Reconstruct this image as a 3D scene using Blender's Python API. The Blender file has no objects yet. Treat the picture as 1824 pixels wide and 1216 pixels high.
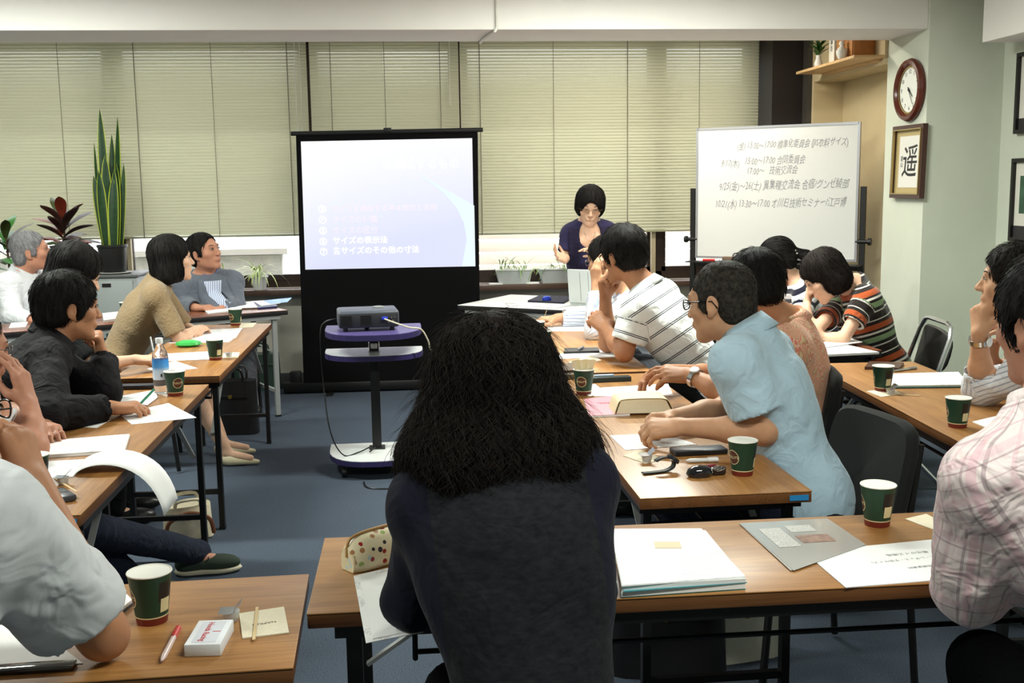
import bpy, bmesh, math, random
import numpy as np
from mathutils import Vector, Matrix, Euler
random.seed(7); np.random.seed(7)
SC = bpy.context.scene
COL = SC.collection
PI = math.pi

# ---------------------------------------------------------------- camera (room axes: +Y towards the window wall, +X right, +Z up)
F_PX, PITCH, ROLL, CAM_H, YAW = 1956.23, .14247, -.01461, 1.4903, .0905
cam_d = bpy.data.cameras.new('camera')
cam_d.sensor_fit = 'HORIZONTAL'; cam_d.sensor_width = 36.0
cam_d.lens = 36.0 * F_PX / 1824.0
cam_d.clip_start = .05; cam_d.clip_end = 200
cam = bpy.data.objects.new('camera', cam_d); COL.objects.link(cam)
cam.matrix_world = (Matrix.Translation((0, 0, CAM_H)) @ Matrix.Rotation(-YAW, 4, 'Z')
                    @ Matrix.Rotation(PI / 2 - PITCH, 4, 'X') @ Matrix.Rotation(ROLL, 4, 'Z'))
SC.camera = cam

# ---------------------------------------------------------------- colour management, world, daylight
SC.view_settings.view_transform = 'Standard'
SC.view_settings.look = 'None'
SC.view_settings.gamma = 1.0
SC.view_settings.use_curve_mapping = False
SC.view_settings.exposure = 0.08
W = bpy.data.worlds.new('overcast_sky'); SC.world = W
W.use_nodes = True
_bg = W.node_tree.nodes['Background']
_bg.inputs[0].default_value = (.93, .96, 1.0, 1)
_bg.inputs[1].default_value = 5.4
LAMP_W = 62.0            # watts of each ceiling fixture

# ---------------------------------------------------------------- pixel -> room helpers (used to read real positions off the photograph)
def ray(px, py):
    u = (px - 912) / F_PX; v = (py - 608) / F_PX
    cr, sr = math.cos(ROLL), math.sin(ROLL)
    u, v = u * cr + v * sr, -u * sr + v * cr
    c, s = math.cos(PITCH), math.sin(PITCH)
    y = c - s * v; z = -(s + c * v); x = u
    cy, sy = math.cos(YAW), math.sin(YAW)
    return Vector((x * cy + y * sy, -x * sy + y * cy, z))
CAM = Vector((0, 0, CAM_H))
def at(px, py, Y): d = ray(px, py); return CAM + d * (Y / d.y)
def atz(px, py, Z): d = ray(px, py); return CAM + d * ((Z - CAM_H) / d.z)
def atx(px, py, X): d = ray(px, py); return CAM + d * (X / d.x)

# ---------------------------------------------------------------- materials
MATS = {}
def mat(name, col, rough=.6, metal=0., spec=.5, noise=0., nscale=30., bump=0., bscale=200., trans=0., emit=None, alpha=1., sheen=0., ior=1.45, coat=0., sss=0.):
    if name in MATS: return MATS[name]
    m = bpy.data.materials.new(name); m.use_nodes = True; nt = m.node_tree
    b = nt.nodes['Principled BSDF']
    b.inputs['Base Color'].default_value = (*col, 1)
    b.inputs['Roughness'].default_value = rough
    b.inputs['Metallic'].default_value = metal
    b.inputs['Specular IOR Level'].default_value = spec
    b.inputs['Transmission Weight'].default_value = trans
    b.inputs['IOR'].default_value = ior
    b.inputs['Alpha'].default_value = alpha
    b.inputs['Sheen Weight'].default_value = sheen
    b.inputs['Coat Weight'].default_value = coat
    if sss:
        b.inputs['Subsurface Weight'].default_value = sss
        b.inputs['Subsurface Radius'].default_value = (.01, .004, .002)
        b.inputs['Subsurface Scale'].default_value = .6
    if emit:
        b.inputs['Emission Color'].default_value = (*emit[0], 1); b.inputs['Emission Strength'].default_value = emit[1]
    if noise or bump:
        tc = nt.nodes.new('ShaderNodeTexCoord')
    if noise:
        n = nt.nodes.new('ShaderNodeTexNoise'); n.inputs['Scale'].default_value = nscale; n.inputs['Detail'].default_value = 3
        nt.links.new(tc.outputs['Object'], n.inputs['Vector'])
        r = nt.nodes.new('ShaderNodeMapRange'); r.inputs['From Min'].default_value = .25; r.inputs['From Max'].default_value = .75
        r.inputs['To Min'].default_value = 1 - noise; r.inputs['To Max'].default_value = 1 + noise
        nt.links.new(n.outputs['Fac'], r.inputs['Value'])
        mx = nt.nodes.new('ShaderNodeVectorMath'); mx.operation = 'SCALE'
        mx.inputs[0].default_value = col; nt.links.new(r.outputs['Result'], mx.inputs['Scale'])
        nt.links.new(mx.outputs[0], b.inputs['Base Color'])
    if bump:
        n2 = nt.nodes.new('ShaderNodeTexNoise'); n2.inputs['Scale'].default_value = bscale; n2.inputs['Detail'].default_value = 2
        nt.links.new(tc.outputs['Object'], n2.inputs['Vector'])
        bp = nt.nodes.new('ShaderNodeBump'); bp.inputs['Strength'].default_value = bump; bp.inputs['Distance'].default_value = .002
        nt.links.new(n2.outputs['Fac'], bp.inputs['Height']); nt.links.new(bp.outputs['Normal'], b.inputs['Normal'])
    MATS[name] = m
    return m
def srgb(r, g, b):
    f = lambda c: (c / 255 / 12.92) if c / 255 <= .04045 else ((c / 255 + .055) / 1.055) ** 2.4
    return (f(r), f(g), f(b))
def nodes_of(m): return m.node_tree.nodes, m.node_tree.links, m.node_tree.nodes['Principled BSDF']

def wood_mat(name, c1, c2, c3, rough=.28, scale=(2.2, 26, 26), coat=.0):
    if name in MATS: return MATS[name]
    m = mat(name, c1, rough, spec=.5, coat=coat)
    m.node_tree.nodes['Principled BSDF'].inputs['Coat Roughness'].default_value = .3; N, L, b = nodes_of(m)
    tc = N.new('ShaderNodeTexCoord'); mp = N.new('ShaderNodeMapping'); mp.inputs['Scale'].default_value = scale
    L.new(tc.outputs['Object'], mp.inputs['Vector'])
    n = N.new('ShaderNodeTexNoise'); n.inputs['Scale'].default_value = 1.; n.inputs['Detail'].default_value = 5; n.inputs['Roughness'].default_value = .65; n.inputs['Distortion'].default_value = .6
    L.new(mp.outputs[0], n.inputs['Vector'])
    mp2 = N.new('ShaderNodeMapping'); mp2.inputs['Scale'].default_value = (scale[0] * 3, scale[1] * 7, scale[2] * 7); L.new(tc.outputs['Object'], mp2.inputs['Vector'])
    n2 = N.new('ShaderNodeTexNoise'); n2.inputs['Scale'].default_value = 1.; n2.inputs['Detail'].default_value = 2; L.new(mp2.outputs[0], n2.inputs['Vector'])
    ad = N.new('ShaderNodeMath'); ad.operation = 'MULTIPLY_ADD'; ad.inputs[1].default_value = .45; L.new(n2.outputs['Fac'], ad.inputs[0])
    ad2 = N.new('ShaderNodeMath'); ad2.operation = 'MULTIPLY'; ad2.inputs[1].default_value = .65; L.new(n.outputs['Fac'], ad2.inputs[0]); L.new(ad2.outputs[0], ad.inputs[2])
    cr = N.new('ShaderNodeValToRGB'); e = cr.color_ramp.elements
    e[0].position = .32; e[0].color = (*c3, 1); e[1].position = .76; e[1].color = (*c2, 1)
    k = e.new(.52); k.color = (*c1, 1)
    L.new(ad.outputs[0], cr.inputs[0]); L.new(cr.outputs[0], b.inputs['Base Color'])
    bp = N.new('ShaderNodeBump'); bp.inputs['Strength'].default_value = .08; bp.inputs['Distance'].default_value = .0006
    L.new(ad.outputs[0], bp.inputs['Height']); L.new(bp.outputs[0], b.inputs['Normal'])
    return m

# ---------------------------------------------------------------- object helpers
def tag(o, label=None, cat=None, group=None, kind=None):
    if label: o['label'] = label
    if cat: o['category'] = cat
    if group: o['group'] = group
    if kind: o['kind'] = kind
    return o
def empty(name, loc=(0, 0, 0), rz=0., label=None, cat=None, group=None):
    o = bpy.data.objects.new(name, None); COL.objects.link(o)
    o.location = loc; o.rotation_euler = (0, 0, rz); o.empty_display_size = .05
    return tag(o, label, cat, group)
class MB:
    """collects shapes of one piece, build() links them as one mesh object"""
    def __init__(s): s.v = []; s.f = []; s.mi = []; s.sm = []
    def add(s, v, f, mi=0, smooth=False):
        n = len(s.v); s.v += [tuple(x) for x in v]; s.f += [tuple(i + n for i in q) for q in f]
        s.mi += [mi] * len(f); s.sm += [smooth] * len(f); return s
    def box(s, c, size, rot=None, bevel=0., mi=0, seg=2):
        bm = bmesh.new(); bmesh.ops.create_cube(bm, size=1)
        for v in bm.verts: v.co = Vector((v.co.x * size[0], v.co.y * size[1], v.co.z * size[2]))
        if bevel: bmesh.ops.bevel(bm, geom=list(bm.edges), offset=bevel, segments=seg, affect='EDGES', profile=.5)
        M = rot if rot is not None else Matrix.Identity(3)
        bm.verts.index_update()
        vv = [M @ v.co + Vector(c) for v in bm.verts]; ff = [[v.index for v in q.verts] for q in bm.faces]
        bm.free(); return s.add(vv, ff, mi, bool(bevel))
    def bar(s, a, b, w, h=None, mi=0, up=(0, 0, 1)):
        """rectangular bar from a to b"""
        a, b = Vector(a), Vector(b); d = (b - a); L = d.length; d.normalize()
        u = Vector(up)
        if abs(d.dot(u)) > .95: u = Vector((0, 1, 0))
        x = d.cross(u).normalized(); z = x.cross(d)
        M = Matrix((x, d, z)).transposed()
        return s.box((a + b) / 2, (w, L, h or w), M, mi=mi)
    def tube(s, pts, r, n=8, mi=0, caps=True, closed=False):
        pts = [Vector(p) for p in pts]; m = len(pts); rr = r if isinstance(r, (list, tuple)) else [r] * m
        vs = []; fs = []; prev = None
        for i, p in enumerate(pts):
            if closed: t = pts[(i + 1) % m] - pts[i - 1]
            else: t = (pts[min(i + 1, m - 1)] - pts[max(i - 1, 0)])
            t.normalize()
            if prev is None:
                x = t.orthogonal().normalized()
            else:
                x = (prev - t * prev.dot(t))
                x = x.normalized() if x.length > 1e-6 else t.orthogonal().normalized()
            prev = x; y = t.cross(x)
            for k in range(n):
                a = 2 * PI * k / n; vs.append(p + (x * math.cos(a) + y * math.sin(a)) * rr[i])
        for i in range(m if closed else m - 1):
            j = (i + 1) % m
            for k in range(n): fs.append((i * n + k, i * n + (k + 1) % n, j * n + (k + 1) % n, j * n + k))
        if caps and not closed:
            fs.append(tuple(reversed(range(n)))); fs.append(tuple((m - 1) * n + k for k in range(n)))
        return s.add(vs, fs, mi, True)
    def lathe(s, prof, n=24, c=(0, 0, 0), mi=0, M=None, caps=True):
        vs = []; fs = []; m = len(prof)
        for r, z in prof:
            for k in range(n):
                a = 2 * PI * k / n; vs.append(Vector((r * math.cos(a), r * math.sin(a), z)))
        for i in range(m - 1):
            for k in range(n): fs.append((i * n + k, i * n + (k + 1) % n, (i + 1) * n + (k + 1) % n, (i + 1) * n + k))
        if caps and prof[0][0] > 1e-6: fs.append(tuple(reversed(range(n))))
        if caps and prof[-1][0] > 1e-6: fs.append(tuple((m - 1) * n + k for k in range(n)))
        if M is not None: vs = [M @ v for v in vs]
        vs = [v + Vector(c) for v in vs]
        return s.add(vs, fs, mi, True)
    def prism(s, outl, z0, z1, mi=0, M=None, c=(0, 0, 0)):
        n = len(outl); vs = [Vector((x, y, z0)) for x, y in outl] + [Vector((x, y, z1)) for x, y in outl]
        if M is not None: vs = [M @ v for v in vs]
        vs = [v + Vector(c) for v in vs]
        fs = [tuple(reversed(range(n))), tuple(range(n, 2 * n))] + [(i, (i + 1) % n, n + (i + 1) % n, n + i) for i in range(n)]
        return s.add(vs, fs, mi)
    def sheet(s, fn, nu, nv, th=.0006, mi=0):
        """thin curved sheet; fn(u,v)->Vector, offset along its normal by th"""
        g = [[Vector(fn(i / nu, j / nv)) for j in range(nv + 1)] for i in range(nu + 1)]
        vs = []; fs = []
        def nrm(i, j):
            a = g[min(i + 1, nu)][j] - g[max(i - 1, 0)][j]; b = g[i][min(j + 1, nv)] - g[i][max(j - 1, 0)]
            q = a.cross(b); return q.normalized() if q.length > 1e-12 else Vector((0, 0, 1))
        for lay in (0, 1):
            for i in range(nu + 1):
                for j in range(nv + 1): vs.append(g[i][j] + nrm(i, j) * (th * lay))
        K = (nu + 1) * (nv + 1); I = lambda i, j, l: l * K + i * (nv + 1) + j
        for i in range(nu):
            for j in range(nv):
                fs.append((I(i, j, 1), I(i + 1, j, 1), I(i + 1, j + 1, 1), I(i, j + 1, 1)))
                fs.append((I(i, j, 0), I(i, j + 1, 0), I(i + 1, j + 1, 0), I(i + 1, j, 0)))
        for i in range(nu):
            fs.append((I(i, 0, 0), I(i + 1, 0, 0), I(i + 1, 0, 1), I(i, 0, 1))); fs.append((I(i, nv, 0), I(i, nv, 1), I(i + 1, nv, 1), I(i + 1, nv, 0)))
        for j in range(nv):
            fs.append((I(0, j, 0), I(0, j, 1), I(0, j + 1, 1), I(0, j + 1, 0))); fs.append((I(nu, j, 0), I(nu, j + 1, 0), I(nu, j + 1, 1), I(nu, j, 1)))
        return s.add(vs, fs, mi, True)
    def build(s, name, mats, parent=None, loc=None, sharp=40, label=None, cat=None, group=None, kind=None, rz=None):
        me = bpy.data.meshes.new(name); me.from_pydata(s.v, [], s.f)
        for m in (mats if isinstance(mats, (list, tuple)) else [mats]): me.materials.append(m)
        me.polygons.foreach_set('material_index', s.mi); me.polygons.foreach_set('use_smooth', s.sm); me.update()
        if any(s.sm) and sharp: me.set_sharp_from_angle(angle=math.radians(sharp))
        o = bpy.data.objects.new(name, me); COL.objects.link(o)
        if parent is not None: o.parent = parent
        if loc is not None: o.location = loc
        if rz is not None: o.rotation_euler = (0, 0, rz)
        return tag(o, label, cat, group, kind)
def struct(name, mb, m, parent=None, loc=None):
    o = mb.build(name, m, parent, loc)
    if parent is None: o['kind'] = 'structure'
    return o
def copy_tree(o, loc=None, rz=None, parent=None, label=None, group=None):
    c = o.copy(); COL.objects.link(c)
    if parent is not None: c.parent = parent
    if loc is not None: c.location = loc
    if rz is not None: c.rotation_euler = (0, 0, rz)
    if label: c['label'] = label
    if group: c['group'] = group
    for ch in list(o.children): copy_tree(ch, parent=c)
    return c
_txt = {}
def text_mesh(name, body, size, m, parent=None, M=None, align='CENTER', off=0., extrude=0.0004, shear=0., sx=1., space=1., line=1.):
    """lettering as a mesh in the local XY plane, then transformed by matrix M"""
    cu = bpy.data.curves.new('t', 'FONT'); cu.body = body; cu.size = size; cu.align_x = align; cu.align_y = 'CENTER'
    cu.extrude = extrude; cu.offset = off; cu.shear = shear; cu.space_character = space; cu.space_line = line; cu.resolution_u = 2
    to = bpy.data.objects.new('t', cu); COL.objects.link(to)
    bpy.context.view_layer.update()
    me = bpy.data.meshes.new_from_object(to.evaluated_get(bpy.context.evaluated_depsgraph_get()))
    bpy.data.objects.remove(to); bpy.data.curves.remove(cu)
    me.name = name
    T = (M if M is not None else Matrix.Identity(4)) @ Matrix.Diagonal((sx, 1, 1, 1))
    me.transform(T); me.materials.clear(); me.materials.append(m)
    o = bpy.data.objects.new(name, me); COL.objects.link(o)
    if parent is not None: o.parent = parent
    return o
def frame_m(o, x, y):
    """4x4 with origin o, x axis, y axis"""
    x = Vector(x).normalized(); y = Vector(y); y = (y - x * y.dot(x)).normalized(); z = x.cross(y)
    M = Matrix((x, y, z)).transposed().to_4x4(); M.translation = Vector(o); return M
def rotz(a): return Matrix.Rotation(a, 3, 'Z')
# ================================================================ THE ROOM
M_wall = mat('plaster_pale_grey_green', srgb(200, 204, 190), .85, noise=.03, nscale=6, bump=.15, bscale=260)
M_beige = mat('plaster_warm_beige', srgb(200, 182, 146), .85, noise=.03, nscale=6, bump=.15, bscale=260)
M_beam = mat('plaster_beam', srgb(236, 231, 228), .85, noise=.02, nscale=5, bump=.1, bscale=260)
M_ceil = mat('ceiling_board', srgb(225, 224, 218), .9, noise=.04, nscale=40)
M_brown = mat('bronze_window_frame', srgb(52, 38, 32), .45, metal=.3)
M_sill = mat('brown_sill_board', srgb(82, 62, 52), .5, noise=.1, nscale=20)
M_skirt = mat('grey_skirting', srgb(104, 106, 108), .7)
M_glass = mat('window_glass', (1, 1, 1), .02, trans=1., ior=1.02)
def carpet():
    m = mat('blue_grey_carpet', srgb(92, 102, 116), .95, spec=.1); N, L, b = nodes_of(m)
    tc = N.new('ShaderNodeTexCoord')
    n = N.new('ShaderNodeTexNoise'); n.inputs['Scale'].default_value = 260; n.inputs['Detail'].default_value = 2; L.new(tc.outputs['Object'], n.inputs['Vector'])
    n2 = N.new('ShaderNodeTexNoise'); n2.inputs['Scale'].default_value = 2.2; n2.inputs['Detail'].default_value = 4; L.new(tc.outputs['Object'], n2.inputs['Vector'])
    a = N.new('ShaderNodeMath'); a.operation = 'MULTIPLY_ADD'; a.inputs[1].default_value = .12; L.new(n2.outputs['Fac'], a.inputs[0]); L.new(n.outputs['Fac'], a.inputs[2])
    cr = N.new('ShaderNodeValToRGB'); e = cr.color_ramp.elements
    e[0].position = .3; e[0].color = (*srgb(38, 46, 56), 1); e[1].position = .8; e[1].color = (*srgb(86, 95, 109), 1)
    L.new(a.outputs[0], cr.inputs[0]); L.new(cr.outputs[0], b.inputs['Base Color'])
    bp = N.new('ShaderNodeBump'); bp.inputs['Strength'].default_value = .5; bp.inputs['Distance'].default_value = .003
    L.new(n.outputs['Fac'], bp.inputs['Height']); L.new(bp.outputs[0], b.inputs['Normal'])
    return m
XL, XR, YB, YF, ZC = -4.3, 3.4, 8.42, -2.2, 2.66      # left, right, window wall, wall behind the camera, ceiling
SILL, BLIND_B = .735, 1.125
struct('floor', MB().box(((XL + XR) / 2, (YB + YF) / 2, -.05), (XR - XL + .6, YB - YF + .6, .1)), carpet())
struct('ceiling', MB().box(((XL + XR) / 2, (YB + YF) / 2, ZC + .05), (XR - XL + .4, YB - YF + .5, .1)), M_ceil)
struct('wall_left', MB().box((XL - .1, (YB + YF) / 2, ZC / 2), (.2, YB - YF + .4, ZC)), M_wall)
struct('wall_right', MB().box((XR + .1, (6.14 + YF) / 2, ZC / 2), (.2, 6.14 - YF, ZC)), M_wall)
struct('wall_front', MB().box(((XL + XR) / 2, YF - .1, ZC / 2), (XR - XL + .4, .2, ZC)), M_wall)
# window wall: below the sill, above the head, jamb pieces
wb = MB().box(((XL + 2.95) / 2, YB + .11, SILL / 2), (2.95 - XL, .18, SILL))
wb.box((2.8, YB + .11, ZC / 2), (.28, .18, ZC))
wb.box(((XL + 2.9) / 2, YB + .11, (2.6 + ZC) / 2), (2.9 - XL, .18, ZC - 2.6))
wb.box((XL + .1, YB + .11, ZC / 2), (.2, .18, ZC))
struct('wall_back', wb, mat('plaster_below_window', srgb(226, 221, 208), .85, noise=.03, nscale=6))
# column at the right with the clock, recess behind it
struct('wall_column', MB().box(((2.95 + 3.6) / 2, 6.41, ZC / 2), (.65, .54, ZC)), M_wall)
rec = MB().box((3.25, 7.275, ZC / 2), (.2, 1.19, ZC))                       # recessed wall X=3.15
rec.box(((2.93 + 3.35) / 2, 8.16, ZC / 2), (.42, .58, ZC))                  # face towards the room at Y=7.87
rec.box(((2.93 + 3.16) / 2, 7.275, (2.185 + ZC) / 2), (.23, 1.19, ZC - 2.185))  # upper box above the recess
struct('wall_recess', rec, M_beige)
struct('trim_1', MB().box((2.80, 8.20, (SILL + ZC) / 2), (.26, .36, ZC - SILL - .02)), mat('dark_window_jamb', srgb(30, 24, 22), .6))
struct('trim_2', MB().box((2.915, 8.16, 1.6), (.03, .5, 2.1)), mat('dark_grey_jamb', srgb(66, 62, 56), .6))
# ceiling beam and the box along the right wall
struct('ceiling_beam', MB().box(((XL + 2.95) / 2, 6.41, (2.325 + ZC) / 2), (2.95 - XL, .5, ZC - 2.325), bevel=.004), M_beam)
struct('ceiling_box', MB().box((3.32, 3.0, (2.22 + ZC) / 2), (.34, 5.85, ZC - 2.22)), M_beam)
struct('baseboard_back', MB().box(((XL + 2.9) / 2, YB + .012, .04), (2.9 - XL, .02, .08)), M_skirt)
struct('baseboard_right', MB().box((XR - .006, 2.0, .04), (.012, 8.2, .08)), M_skirt)
# window sill board and window frames
struct('trim_3', MB().box(((XL + 2.67) / 2, YB - .03, SILL - .02), (2.67 - XL, .26, .04), bevel=.004), M_sill)
WX = [-4.1, at(222, 460, YB + .1).x, at(553, 240, YB + .1).x, at(822, 460, YB + .1).x, at(1168, 460, YB + .1).x, 2.67]                                    # mullion centres
fr = MB()
for x in WX: fr.box((x, YB + .1, (SILL + 2.6) / 2), (.075, .07, 2.6 - SILL))
fr.box(((XL + 2.67) / 2, YB + .1, SILL + .03), (2.67 - XL, .07, .06)); fr.box(((XL + 2.67) / 2, YB + .1, 2.57), (2.67 - XL, .07, .06))
for i in range(len(WX) - 1):
    x0, x1 = WX[i] + .0375, WX[i + 1] - .0375; xc = (x0 + x1) / 2
    w = empty('window_%d' % (i + 1), (xc, YB + .1, SILL + .06)); w['kind'] = 'structure'
    sash = MB(); t = .035; hh = 2.54 - SILL - .06
    for sx in (x0 + t / 2, x1 - t / 2): sash.box((sx - xc, 0, hh / 2), (t, .04, hh))
    sash.box((0, 0, t / 2), (x1 - x0, .04, t)); sash.box((0, 0, hh - t / 2), (x1 - x0, .04, t))
    sash.build('sash', M_brown, w)
    MB().box((0, 0, hh / 2), (x1 - x0 - 2 * t, .004, hh - 2 * t)).build('pane', M_glass, w)
struct('trim_4', fr, M_brown)
struct('trim_5', MB().box((at(1162, 460, YB).x, YB - .02, 1.3), (.03, .05, 1.1)), mat('beige_mullion_cover', srgb(168, 154, 126), .6))
struct('trim_6', MB().box((at(233, 460, YB).x, YB - .02, 1.3), (.03, .05, 1.1)), MATS['beige_mullion_cover'])
# what the window strip shows outside: a pale fence of siding boards, a concrete wall, the next house
M_siding = mat('cream_siding', srgb(226, 214, 200), .7, noise=.03, nscale=3)
sd = empty('siding_fence', (1.2, 10.1, 0), label='cream horizontal board fence outside behind the planters', cat='fence')
bd = MB().box((0, 0, 0), (3.9, .03, .105), bevel=.004)
b0 = bd.build('board', M_siding, sd, loc=(.6, 0, .1))
for k in range(1, 15):
    o = b0.copy(); COL.objects.link(o); o.parent = sd; o.location = (.6, 0, .1 + k * .118)
for x in (-1.2, .9, 2.2): MB().box((x, .05, .9), (.06, .06, 1.8)).build('post', mat('pale_post', srgb(205, 198, 190), .7), sd)
cw = empty('neighbour_house', (-3.2, 12.5, 0), label='white house wall outside beyond the concrete parapet', cat='building')
MB().box((-.3, 0, 1.8), (6.5, .3, 3.6)).build('wall', mat('white_render_outside', srgb(240, 240, 240), .8, noise=.02), cw)
MB().box((1.7, -.17, .9), (.8, .06, 1.1)).build('window', mat('house_window', srgb(170, 178, 180), .2), cw)
cp = empty('concrete_parapet', (-2.6, 9.6, 0), label='weathered grey concrete parapet outside under the house', cat='wall')
for k in range(6): MB().box((-1.9 + k * .62, 0, .46), (.605, .12, .92), bevel=.006).build('panel', mat('weathered_concrete', srgb(178, 178, 170), .9, noise=.25, nscale=9), cp)
MB().box((-.35, 0, .95), (3.8, .16, .05)).build('coping', mat('pale_coping', srgb(214, 212, 205), .8), cp)
tag(MB().box((0, 12, -.12), (40, 7, .1)).build('ground_outside', mat('pale_yard', srgb(190, 188, 182), .9, noise=.1), None), kind='structure')

# ---------------------------------------------------------------- venetian blinds (slats about 5 px high: one joined part per blind)
M_slat = mat('sage_blind_slat', srgb(180, 179, 158), .85, spec=.04)
N_, L_, b_ = nodes_of(M_slat)
tr = N_.new('ShaderNodeBsdfTranslucent'); tr.inputs[0].default_value = (*srgb(214, 212, 180), 1)
mx = N_.new('ShaderNodeMixShader'); mx.inputs[0].default_value = .16
L_.new(b_.outputs[0], mx.inputs[1]); L_.new(tr.outputs[0], mx.inputs[2]); L_.new(mx.outputs[0], N_['Material Output'].inputs[0])
M_cord = mat('grey_ladder_cord', srgb(128, 122, 108), .8)
M_rail = mat('sage_rail', srgb(150, 150, 122), .4)
M_wand = mat('clear_wand', srgb(225, 225, 215), .15)
YBL = YB - .075
def blind(x0, x1, zb, cords, wand, label):
    xc = (x0 + x1) / 2; w = x1 - x0
    t = empty('venetian_blind', (xc, YBL, zb), label=label, cat='blind', group='venetian blinds across the window wall')
    sl = MB(); p = .0232; n = int((2.62 - zb) / p)
    for k in range(n):
        z = .03 + k * p; a = math.radians(54)
        pts = []
        for j in range(4):
            s = (j / 3 - .5) * .0305; bow = .004 * (1 - (2 * j / 3 - 1) ** 2)
            pts.append((s * math.cos(a) - bow * math.sin(a), s * math.sin(a) + bow * math.cos(a)))
        vs = [(-w / 2, y, z + q) for y, q in pts] + [(w / 2, y, z + q) for y, q in pts]
        sl.add(vs, [(j, j + 4, j + 5, j + 1) for j in range(3)], 0, True)
    sl.build('slats', M_slat, t, kind='stuff')
    MB().box((0, 0, .008), (w, .026, .016), bevel=.003).build('bottom_rail', M_rail, t)
    MB().box((0, 0, 2.63 - zb), (w, .03, .03)).build('head_rail', M_rail, t)
    for c, r in cords:
        MB().tube([(c - xc, -.0165, .0), (c - xc, -.0165, 2.62 - zb)], r * .75, 5).build('ladder_cord', M_cord, t)
    for c, ln in wand:
        MB().tube([(c - xc, -.035, 2.62 - zb), (c - xc, -.035, 2.62 - zb - ln)], .0035, 6).build('wand', M_wand, t)
X = lambda px: at(px, 240, YBL).x
blind(XL + .22, X(551), 1.13, [(X(-160), .003), (X(-25), .004), (X(113), .003), (X(247), .005), (X(383), .003), (X(517), .005)], [(X(540), .85), (X(531), .8)], 'sage venetian blind behind the tall snake plant')
blind(X(556), X(819), 1.12, [(X(593), .004), (X(688), .003), (X(786), .004)], [(X(803), .55)], 'narrow sage venetian blind behind the projection screen')
blind(X(821.5), X(1402), 1.11, [(X(856), .005), (X(986), .003), (X(1117), .005), (X(1244), .003), (X(1376), .003)], [(X(1392), .8)], 'sage venetian blind behind the speaking woman')
# ---------------------------------------------------------------- ceiling fittings
M_tube = mat('fluorescent_tube', (1, 1, 1), .5, emit=((.96, 1.0, .93), 5.0))
def ceiling_light(x, y, lab, k=1., col=(.95, 1.0, .9), rz=0.):
    t = empty('ceiling_light', (x, y, ZC), rz, lab, 'ceiling light', 'fluorescent ceiling lights')
    MB().box((0, 0, -.03), (1.26, .22, .06), bevel=.008).build('housing', mat('white_enamel', srgb(235, 235, 230), .4), t)
    for s in (-.055, .055): MB().tube([(-.6, s, -.082), (.6, s, -.082)], .016, 10).build('tube', M_tube, t)
    ld = bpy.data.lights.new('fixture_light', 'AREA'); ld.shape = 'RECTANGLE'; ld.size = 1.2; ld.size_y = .16; ld.energy = LAMP_W * k; ld.color = col
    lo = bpy.data.objects.new('fixture_light', ld); COL.objects.link(lo); lo.parent = t; lo.location = (0, 0, -.105)
for (x, y, k, lab) in [(-2.2, 1.2, 1., 'fluorescent ceiling light over the near end of the room, on the door side'), (1.1, 1.2, .75, 'fluorescent ceiling light over the near table by the plaid shirt man'),
                    (-2.2, 5.0, 1.55, 'fluorescent ceiling light over the tables by the black shirt man'), (1.1, 5.0, 1.55, 'fluorescent ceiling light over the tables by the blue polo man'),
                    (-2.2, 7.2, .22, 'fluorescent ceiling light beyond the beam over the grey cabinet'), (1.6, 7.2, .55, 'fluorescent ceiling light beyond the beam over the whiteboard')]:
    ceiling_light(x, y, lab, k, (1., .93, .78) if (x > 1.5) else (.95, 1., .9))
for px, lab in ((207, 'round white ceiling dome beyond the beam above the snake plant'), (1132, 'round white ceiling dome beyond the beam above the speaker')):
    p = at(px, 72, 8.0)
    d = MB().lathe([(0, -.12), (.045, -.112), (.075, -.08), (.08, -.04), (.08, 0)], 20)
    d.build('ceiling_dome', mat('ivory_plastic', srgb(226, 222, 205), .5), None, (p.x, 8.0, ZC), label=lab, cat='ceiling fitting', group='round domes on the ceiling')
# white cable conduit over the beam
p = at(885, 30, 6.15)
MB().tube([(p.x, 6.148, 2.62), (p.x, 6.148, 2.335), (p.x - .01, 6.155, 2.317), (p.x - .05, 6.45, 2.317), (p.x - .06, 6.655, 2.317)], .008, 8).build('cable_conduit', mat('white_conduit', srgb(225, 222, 214), .5), None,
    label='thin white cable conduit running over the ceiling beam', cat='conduit')
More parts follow.
